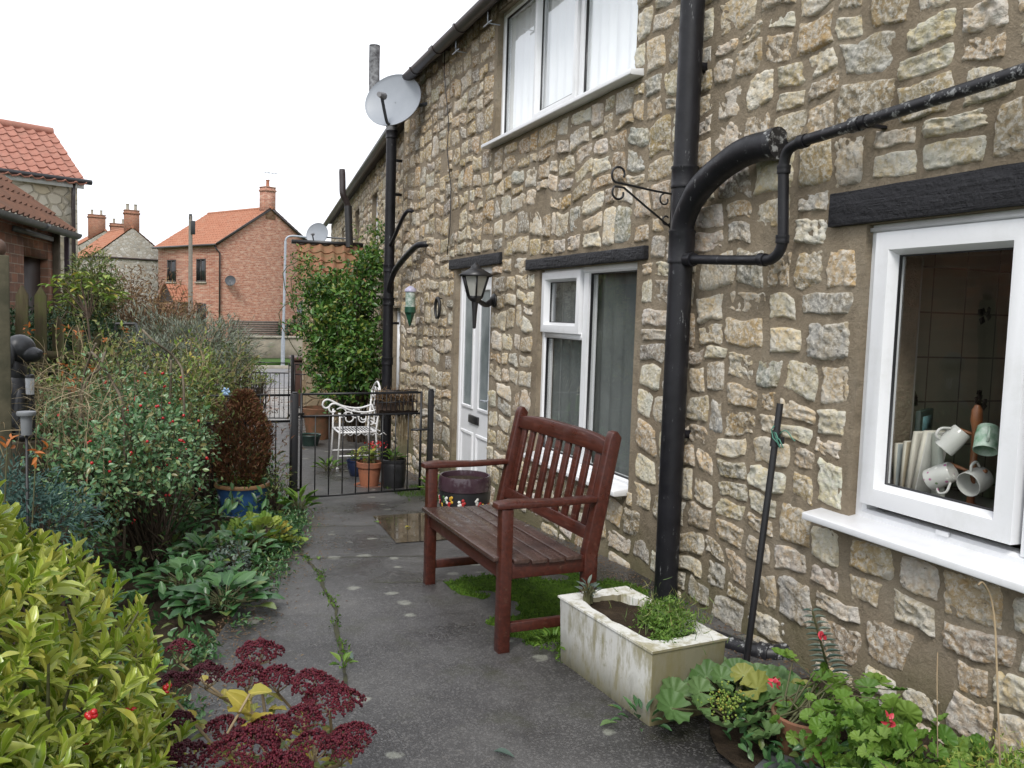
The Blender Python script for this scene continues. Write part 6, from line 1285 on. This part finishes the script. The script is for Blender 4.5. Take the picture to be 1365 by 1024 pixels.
# ground cover under everything in the bed
n = 15000; xs = RNG.uniform(-4.2, 1.0, n); ys = RNG.uniform(2.3, 12.5, n); k = np.array([x < pe(y)+.0 for x, y in zip(xs, ys)]); xs, ys = xs[k], ys[k]; zs = np.array([gz(y) for y in ys])+.02+RNG.random(len(xs))**1.7*(.16+.26*np.clip((ys-4)/5, 0, 1))
b = MB(); scat(b, OV4, np.column_stack([xs,ys,zs]), unit(rdir(len(xs))+np.array((0,0,.3))), unit(rdir(len(xs))*.5+np.array((0,0,1))), .035+.05*RNG.random(len(xs)), .018+.022*RNG.random(len(xs))); tag(b.build('ground_cover', MAT['dark_broad_leaf'], None, smooth=True), kind='stuff', label='low mixed green ground cover across the garden bed', cat='ground cover')
# ---- brown conifer in the blue pot
e = empty('brown_conifer', (bc.x, bc.y, bc.z+.2), 'rust-brown dwarf conifer growing in the blue glazed pot', 'shrub'); b = MB(); n = 5200; u = RNG.random(n)**.8; az = RNG.random(n)*2*PI; zt = bc.z+.25; H_ = .74
rad = .245*np.sin(PI*np.clip(u*.80+.16, 0, 1))**.8*(1-.28*u)+.01; lum = np.array([1+.30*mn.noise((math.cos(a)*1.6, math.sin(a)*1.6, t_*4)) for a, t_ in zip(az, u)]); rr = rad*lum*(.45+.55*RNG.random(n)**.4); P = np.column_stack([bc.x+rr*np.cos(az), bc.y+rr*np.sin(az), zt+u*H_]); X0 = unit(np.column_stack([np.cos(az)*.6, np.sin(az)*.6, np.full(n, .85)])+rdir(n)*.35)
P = np.vstack([P, np.column_stack([bc.x+RNG.normal(0,.16,700), bc.y+RNG.normal(0,.16,700), zt+.05+RNG.random(700)*.66])]); X0 = np.vstack([X0, unit(rdir(700)+np.array((0,0,.7)))]); n = len(P)
for k in range(3): scat(b, NE, P+X0*.012*k, unit(X0+rdir(n)*.55), rdir(n), .032, .0085)
b.build('foliage', MAT['rust_needle'], e, smooth=True); b = MB().tube([(bc.x,bc.y,zt-.05),(bc.x,bc.y,zt+.5)], [.02,.008], 7); b.build('trunk', MAT['twig'], e)
n = 260; P = np.column_stack([bc.x+RNG.normal(0,.09,n), bc.y+RNG.normal(0,.09,n), zt+.0+RNG.random(n)*.06]); b = MB(); scat(b, DI, P, rdir(n)+np.array((0,0,.7)), rdir(n), .03, .012); b.build('pot_weeds', MAT['fern_leaf'], e)
c = Vector((.80,7.28,.05)); shrub('wispy_shrub', 'wispy thin-twigged shrub between the brown conifer and left gate post', (c.x,c.y,-.2), [(tuple(c+Vector((.0,0,.05))),(.17,.2,.24))], 420, NE, .05, .009, MAT['olive_leaf'], ns=40, sr=.003, lo=.1, lump=.5, floor=-.2)
# ---- climbing rose over the lean-to
c = D(462,450,12.2); ELL = [(tuple(D(460,415,12.3)),(.44,.45,.40)),(tuple(D(455,450,12.2)),(.52,.5,.45)),(tuple(D(462,505,12.2)),(.50,.45,.42)),(tuple(D(490,370,12.0)),(.26,.3,.5)),(tuple(D(425,395,12.4)),(.22,.25,.26)),(tuple(D(448,378,12.7)),(.32,.2,.20)),(tuple(D(498,350,12.3)),(.10,.2,.26)),(tuple(D(480,470,11.7)),(.30,.3,.5))]
e, P, O = shrub('climbing_rose', 'tall bushy green climbing rose covering the lean-to front', (c.x+.15, c.y, gz(c.y)), ELL, 8200, OV4, .076, .042, MAT['climber_leaf'], ns=90, sr=.012, lo=.25, lump=.85, floor=-.3)
shoots(e, P, O, 150, .34, OV4, .07, .04, MAT['climber_leaf'], MAT['stem'], 10, .3, .004)
b = MB(); [b.tube(arc([Vector((c.x+.1,c.y-.1,-.2)), D(px-20,py+40,11.9), D(px,py,11.9)], 4), .006, 5) for px, py in ((400,345),(395,395),(410,352),(505,300),(465,497),(470,520))]; b.build('arching_shoot', MAT['stem'], e)
n = 900; P = np.vstack([np.array(D(px,py,12.1))+RNG.standard_normal((150,3))*.11 for px, py in ((402,352),(398,398),(505,312),(412,372),(418,440),(415,480))]); b = MB(); scat(b, DI, P, rdir(n), rdir(n)+np.array((0,0,.8)), .06, .03); b.build('outer_sprays', MAT['climber_leaf'], e)
c = D(397,438,41); shrub('hedge', 'clipped dark hedge behind the low rendered wall', (c.x,c.y,-.7), [(tuple(c+Vector((.2,0,-.35))),(1.1,.7,.85)),(tuple(c+Vector((1.6,.3,-.3))),(1.1,.7,.8))], 3200, DI, .16, .09, MAT['dark_green_leaf'], 'hedge', ns=0, lo=.6, floor=-1)
# ---- pots' plants beyond the gate
e = empty('red_geranium', (tcp.x,tcp.y,tcp.z+.22), 'red geranium growing in the terracotta pot behind the gate', 'plant'); b = MB(); n = 46; P = np.array((tcp.x,tcp.y,tcp.z+.34))+RNG.standard_normal((n,3))*np.array((.07,.07,.05)); scat(b, LB, P, rdir(n)*np.array((1,1,.2)), unit(rdir(n)*.5+np.array((0,0,1))), .06, .06); b.build('foliage', MAT['lime_leaf'], e, smooth=True); twigs((tcp.x,tcp.y,tcp.z+.22), P, MAT['stem'], e, .004, 18)
b = MB(); n = 70; P = np.array((tcp.x+.06,tcp.y,tcp.z+.43))+RNG.standard_normal((n,3))*np.array((.06,.05,.02)); scat(b, DI, P, rdir(n), rdir(n), .022, .02); b.build('blooms', MAT['berry'], e)
e = clump('barrel_plant', 'small green plant growing in the black barrel planter', (bk.x,bk.y,bk.z+.26), 14, .09, .04, OV, MAT['fern_leaf'], .07, r=.06)
clump('potted_succulent', 'wilted yellow-green plant in the small dark blue pot', (sbp.x,sbp.y,sbp.z+.16), 12, .08, .035, OV, MAT['sedum_leaf'], .10, r=.06)
clump('path_weed', 'weeds on the path in front of the white chair', (1.68,9.75,gz(9.75)), 18, .10, .04, OV, MAT['fern_leaf'], .08, r=.12, cat='plant')
n = 380; b = MB(); P = np.array(hk)+np.column_stack([RNG.uniform(-.19,.19,n), RNG.normal(.03,.04,n), RNG.uniform(.04,.13,n)]); scat(b, T_blade(6,1.2), P, rdir(n)+np.array((0,-.2,.1)), rdir(n), .10, .006); e = empty('dead_basket_plant', tuple(hk), 'withered brown plant trailing from the black wire basket', 'plant'); b.build('dead_stems', MAT['dry_brown_leaf'], e)
b = MB(); n = 140; P = np.array(hk)+np.column_stack([RNG.uniform(.02,.16,n), RNG.normal(.0,.02,n), RNG.uniform(-.1,.0,n)]); scat(b, T_blade(8,.1), P, np.array((0,0,-1))+rdir(n)*.10, rdir(n), .35, .006); b.build('hanging_roots', MAT['straw_blade'], e)['kind'] = 'stuff'
# ---- trough planting
tq = TC+TM@Vector((.06,-.12,th_+.02)); e = empty('trough_plant', tuple(tq), 'creeping small-leaved green plant spilling over the trough rim', 'plant'); b = MB(); P, O = epts([((tq.x,tq.y,tq.z),(.115,.15,.075)),((tq.x-.09,tq.y-.13,tq.z-.04),(.075,.075,.06)),((tq.x+.02,tq.y+.08,tq.z),(.10,.10,.05))], 3600, .3, None, .5); leaves(b, DI, P, O, .020, .0075, .7, .5, .9); b.build('foliage', MAT['fern_leaf'], e)
n = 320; P = np.array(tq)+RNG.standard_normal((n,3))*np.array((.09,.12,.03))+np.array((0,0,.03)); b = MB(); scat(b, T_blade(5,.6), P, rdir(n)+np.array((0,0,.8)), rdir(n), .05, .0035); b.build('wiry_stems', MAT['olive_leaf'], e)['kind'] = 'stuff'
tq2 = TC+TM@Vector((-.09,.24,th_)); clump('trough_seedling', 'small grey-green sprig at the far end of the trough', tuple(tq2), 22, .035, .014, OV4, MAT['blue_grey_leaf'], .07, r=.04)
# ---- moss
b = MB(); n = 15000; xs = RNG.uniform(1.42,2.56,n); ys = RNG.uniform(3.2,5.0,n)
def mossy(x, y): return nz(x*2.6, y*2.6, 5)+.5*nz(x*9, y*9, 2)+.50-1.1*abs((x-1.95)/.62)**3-.7*abs((y-3.95)/.75)**3
k = np.array([mossy(x, y) > 0 for x, y in zip(xs, ys)]); xs, ys = xs[k], ys[k]; zs = np.array([gz(y) for y in ys])+.010; scat(b, NE, np.column_stack([xs,ys,zs]), unit(rdir(len(xs))*.8+np.array((0,0,.8))), rdir(len(xs)), .014+.012*RNG.random(len(xs)), .006); 
n = 2600; xs = RNG.uniform(2.0,2.6,n); ys = RNG.uniform(7.3,8.4,n); scat(b, NE, np.column_stack([xs,ys,[gz(y)+.010 for y in ys]])[[nz(x*4,y*4)>-.1 for x, y in zip(xs,ys)]], np.array((0,0,1.)), (1,0,0), .03, .012)
tag(b.build('moss_patch', MAT['moss_blade'], None), kind='stuff', label='bright green moss on the ground under the bench', cat='moss')
b = MB(); b.grid(lambda u, v: (u, v, gz(v)+.008+max(-.03, min(.010, .02*(mossy(u, v))))), np.linspace(1.42,2.6,50), np.linspace(3.2,5.0,70), True); tag(b.build('moss_ground', MAT['moss'], None, smooth=True), kind='structure')
n = 420; t_ = RNG.random(n); yk = 5.5-2.3*t_; xk = np.interp(-yk, [-p[1] for p in pts] if False else [-5.6,-5.3,-4.95,-4.6,-4.2,-3.9,-3.6,-3.4,-3.1], [.80,.795,.81,.775,.77,.72,.70,.665,.63])+RNG.normal(0,.014,n); k = np.array([nz(y*4, 2) > -.05 for y in yk]); b = MB(); scat(b, NE, np.column_stack([xk,yk,[gz(y)+.011 for y in yk]])[k], unit(rdir(k.sum())+np.array((0,0,.6))), rdir(k.sum()), .022, .009); tag(b.build('crack_moss', MAT['moss_blade'], None), kind='stuff', label='moss lining the crack along the path', cat='moss')
# fallen leaves
for i, (px, py, lb) in enumerate(((462,873,'pale fallen leaf on the path crack above the sedum'),(658,1004,'pale fallen leaf on the path at the bottom edge'),(800,970,'green fallen leaf beside the trough corner'),(505,700,'small fallen leaf at the puddle edge'),(540,708,'small fallen leaf lying in the middle of the puddle'),(425,748,'yellow fallen leaf on the path left of the bench'),(470,600,'small leaf under the white chair'))):
    r_ = ray(px, py); z_ = next(z for z in [gz(np.interp(py, [600,640,700,760,850,1000], [9.5,8,6.6,5.4,3.9,2.8]))]); q = Vector((0,0,CAM_H))+r_*((z_+.012-CAM_H)/r_.z); b = MB(); a = U(0,6); scat(b, OV, [(q.x,q.y,gz(q.y)+.018)], (math.cos(a),math.sin(a),.02), (0,0,1), .075 if i < 3 else .05, .03); tag(b.build('fallen_leaf', MAT['mantle_leaf'] if i in (2,) else MAT['blue_grey_leaf'] if i < 2 else MAT['lime_leaf'], None, smooth=True), lb, 'leaf')
n = 700; xs = RNG.uniform(1.74,2.3,n); ys = RNG.uniform(1.7,2.75,n); k = np.array([x > 1.76+.10*nz(y*3, 1)+max(0, (y-2.3)*.5) for x, y in zip(xs, ys)]); xs, ys = xs[k], ys[k]; b = MB(); scat(b, OV4, np.column_stack([xs,ys,.05+RNG.random(len(xs))*.07]), unit(rdir(len(xs))+np.array((0,0,.3))), unit(rdir(len(xs))*.6+np.array((-.2,-.3,1))), .045, .022); tag(b.build('bed_cover', MAT['dark_broad_leaf'], None, smooth=True), kind='stuff', label='small leafy ground cover in the right-hand bed', cat='ground cover')
# ---- grit and leaf debris along the edges of the lane
n = 5200; ys = RNG.uniform(2.4, 9.5, n); sd2 = RNG.random(n) < .6; off_ = np.abs(RNG.normal(0, .16, n)); xs = np.where(sd2, [pe(y) for y in ys]+off_-.05, 2.56-off_*.8); b = MB(); scat(b, DI, np.column_stack([xs, ys, [gz(y)+.014 for y in ys]]), rdir(n)*np.array((1,1,.25)), (0,0,1), .008+.016*RNG.random(n), .006); tag(b.build('edge_debris', MAT['dry_brown_leaf'], None), kind='stuff', label='fine brown leaf debris along the path edges', cat='debris')
n = 3600; ys = RNG.uniform(2.6, 7.6, n); xs = np.array([pe(y) for y in ys])+RNG.normal(.0, .07, n); k = np.array([nz(x*3, y*3, 6) > -.12 for x, y in zip(xs, ys)]); b = MB(); scat(b, OV4, np.column_stack([xs, ys, [gz(y)+.015 for y in ys]])[k]+np.array((0,0,1))*(RNG.random((k.sum(),1))*.05), unit(rdir(k.sum())+np.array((.3,0,.5))), unit(rdir(k.sum())*.5+np.array((0,0,1))), .03, .014); tag(b.build('edge_weeds', MAT['dark_broad_leaf'], None, smooth=True), kind='stuff', label='small creeping weeds spilling over the path edge', cat='weeds')
# ---- lower right bed
LM = T_lobed(9, .28, .22, .14)
e = clump('ladys_mantle', 'broad scalloped pale green leaves beside the trough end and drain bend', (1.93,2.52,.04), 36, .125, .125, LM, MAT['mantle_leaf'], .15, r=.29, e0=.9, e1=1.35, face=(-.55,-.75,.3))
b = MB(); q = D(968,936,2.55); P = np.array(q)+RNG.standard_normal((150,3))*np.array((.028,.028,.018)); scat(b, T_blob(5,3), P, rdir(150), rdir(150), .008, .008); b.build('yellow_flowers', MAT['lime_leaf'], e, smooth=True)
gt_ = (gpt.x, gpt.y, gpt.z+.19); e = empty('geranium_plant', gt_, 'bushy geranium with scalloped leaves and few red flowers in the terracotta pot, lower right', 'plant'); b = MB(); n = 38; P = np.array(gt_)+np.column_stack([RNG.normal(.08,.10,n), RNG.normal(-.08,.13,n), .0+RNG.random(n)*.15]); scat(b, LM, P, rdir(n)*np.array((1,1,.3)), unit(np.array((-.25,-.25,1))+rdir(n)*.45), .055+.035*RNG.random(n), .06+.03*RNG.random(n)); b.build('foliage', MAT['fern_leaf'], e, smooth=True); twigs(gt_, P, MAT['stem'], e, .004, 40)
coral = simple('coral_petal', (.52,.04,.06), (.42,.03,.05), 20, .5)
for px, py, d_ in ((1031,908,2.45),(1095,847,2.55),(1187,962,2.2)):
    q = D(px,py,d_); n = 9; b = MB(); scat(b, OV4, np.array(q)+RNG.standard_normal((n,3))*.006, rdir(n), rdir(n), .018, .014); b.build('bloom', coral, e, smooth=True)
pb_ = Vector((2.42,2.52,.03)); e = empty('ladder_leaf_stem', tuple(pb_), 'tall slim stem with paired narrow leaves against the stones below the pole', 'plant'); tp_ = D(1083,815,2.66); MB().tube([pb_, pb_.lerp(tp_,.5)+Vector((.0,.01,0)), tp_], [.005,.0045,.003], 6).build('stem', MAT['stem'], e); b = MB()
for k in range(13):
    q = pb_.lerp(tp_, .35+.65*k/12)
    for s_ in (-1,1): scat(b, OV, [q], CR*s_+Vector((0,0,.15)), (0,0,1), .065*(1.1-k*.05), .016)
b.build('foliage', MAT['blue_grey_leaf'], e, smooth=True)
e = empty('strap_leaf_plant', tuple(D(1120,1010,2.05)), 'clump of dull strap leaves right of the geranium pot', 'plant'); c = D(1120,1020,2.05); n = 34; b = MB(); P = np.array((c.x,c.y,.05))+RNG.standard_normal((n,3))*np.array((.05,.05,.01)); scat(b, T_blade(9,.9), P, unit(np.column_stack([RNG.normal(0,.6,n),RNG.normal(0,.6,n),np.ones(n)])), rdir(n), .32+.18*RNG.random(n), .016); b.build('foliage', MAT['strap_leaf'], e, smooth=True)
def fern(name, label, c, n, L, seed):
    rr = np.random.default_rng(seed); e = empty(name, tuple(c), label, 'plant'); b = MB(); s = MB(); c = np.array(c)
    for k in range(n):
        a = 2.4*k+rr.random(); o = np.array((math.cos(a), math.sin(a), 0)); l = L*(.7+.5*rr.random()); pts = [c+o*l*t*(.55+.3*t)+np.array((0,0,l*(.75*t-.55*t*t))) for t in np.linspace(0,1,9)]; s.tube(pts, .0022, 4, False); side = np.cross(o, (0,0,1))
        for i in range(1, 9):
            for sgn in (-1,1):
                tdir = pts[i]-pts[i-1]
                for m_ in (0, .5): q = pts[i-1]+tdir*(m_+.2); w_ = l*.26*(1-(i/9.5)**1.5); scat(b, OV4, [q], side*sgn+unit(tdir[None])[0]*.45, (0,0,1), w_, .013)
    b.build('fronds', MAT['fern_leaf'], e, smooth=True); s.build('stem', MAT['stem'], e); return e
q = D(1215,1005,1.72); fern('fern', 'bright green fern at the bottom edge below the kitchen window', (q.x,q.y,q.z-.12), 12, .17, 2); q = D(1290,1005,1.72); fern('fern', 'second fern, right of the first, near the dry stalk', (q.x,q.y,q.z-.12), 11, .16, 5)
q = D(1370,985,1.95); shrub('heath_shrub', 'yellow-green needle-leaved shrub in the lower right corner', (q.x,q.y,.03), [((q.x+.10,q.y-.02,q.z-.20),(.20,.24,.20)),((q.x-.0,q.y+.15,q.z-.28),(.2,.2,.16))], 7500, NE, .024, .006, MAT['lime_leaf'], ns=50, sr=.003, lo=.2, lump=.5, up=1)
q = D(1190,930,2.4); shrub('bed_foliage', 'tangle of green leaves at the wall foot behind the ferns', (q.x,q.y,.03), [((q.x,q.y,q.z-.17),(.20,.3,.14)),((q.x+.1,q.y-.2,q.z-.22),(.2,.3,.14))], 420, LM, .06, .06, MAT['fern_leaf'], 'plant', ns=40, sr=.003, lo=.2, lump=.5)
b = MB(); b.tube(arc([D(1333,1020,1.95), D(1329,900,1.98), D(1326,830,2.0), D(1320,795,2.0), D(1310,777,1.98), D(1304,780,1.97)], 5), .0024, 6); tag(b.build('dry_stalk', MAT['straw'], None, smooth=True), 'single dry bent grass stalk in front of the kitchen sill', 'plant')
b = MB(); b.tube([D(1250,1010,2.05), D(1249,900,2.1), D(1250,870,2.12)], .0014, 5); tag(b.build('thin_dry_stem', MAT['straw'], None), 'thin straight dry stem left of the bent stalk', 'plant')
# litter on the right bed
n = 110; xs = RNG.uniform(1.98,2.5,n); ys = RNG.uniform(1.6,2.7,n); b = MB(); scat(b, OV4, np.column_stack([xs,ys,np.full(n,.055)+RNG.random(n)*.02]), rdir(n)*np.array((1,1,.2)), (0,0,1), .03, .016); tag(b.build('leaf_litter', MAT['dry_brown_leaf'], None, smooth=True), kind='stuff', label='brown leaf litter on the soil at the lower right', cat='leaf litter')

GROUPS = {'leafy_perennial': 'broad-leaved clumps along the path edge', 'weed_clump': 'weeds growing at posts and path', 'pale_lobed_plant': 'pale lobed plants by the blue pot', 'mug': 'mugs inside the kitchen window', 'book': 'books on the kitchen sill', 'fern': 'ferns at the lower right', 'olive_shrub': 'olive shrubs of the garden bed', 'dry_plant': 'dry plants at the back of the garden', 'evergreen_bush': 'evergreen bushes by the picket fence', 'fallen_leaf': 'fallen leaves on the path', 'satellite_dish': 'satellite dishes on the houses'}
for o in list(scene.objects):
    k = o.name.split('.')[0]
    if o.parent is None and k in GROUPS: o['group'] = GROUPS[k]
# ================================================================== light
w = bpy.data.worlds.new('World'); scene.world = w; w.use_nodes = True; nt = w.node_tree; bg = nt.nodes['Background']
SUN_EL, SUN_AZ = 48, 214       # degrees; azimuth clockwise from +Y
sky = nt.nodes.new('ShaderNodeTexSky'); sky.sky_type = 'NISHITA'; sky.sun_disc = False; sky.sun_elevation = math.radians(SUN_EL); sky.sun_rotation = math.radians(SUN_AZ); sky.dust_density = 4; sky.air_density = 1.2
hs_ = nt.nodes.new('ShaderNodeHueSaturation'); hs_.inputs['Saturation'].default_value = .25; nt.links.new(sky.outputs[0], hs_.inputs['Color'])
mx = nt.nodes.new('ShaderNodeMix'); mx.data_type = 'RGBA'; mx.inputs[0].default_value = .82; nt.links.new(hs_.outputs[0], mx.inputs[6]); mx.inputs[7].default_value = (11.0, 11.3, 12.0, 1)
nt.links.new(mx.outputs[2], bg.inputs['Color']); bg.inputs['Strength'].default_value = .098
sl = bpy.data.lights.new('sun', 'SUN'); sl.energy = 1.6; sl.angle = math.radians(16); sl.color = (1, .96, .90); so_ = bpy.data.objects.new('sun', sl); COL.objects.link(so_)
az, el = math.radians(SUN_AZ), math.radians(SUN_EL); dv = Vector((math.sin(az)*math.cos(el), math.cos(az)*math.cos(el), math.sin(el))); so_.rotation_euler = dv.to_track_quat('Z', 'Y').to_euler()
vs = scene.view_settings; vs.view_transform = 'Standard'; vs.look = 'None'; vs.exposure = 0.5; vs.gamma = 1.0
scene.cycles.max_bounces = 6; scene.cycles.transparent_max_bounces = 12; scene.cycles.diffuse_bounces = 3; scene.cycles.glossy_bounces = 3
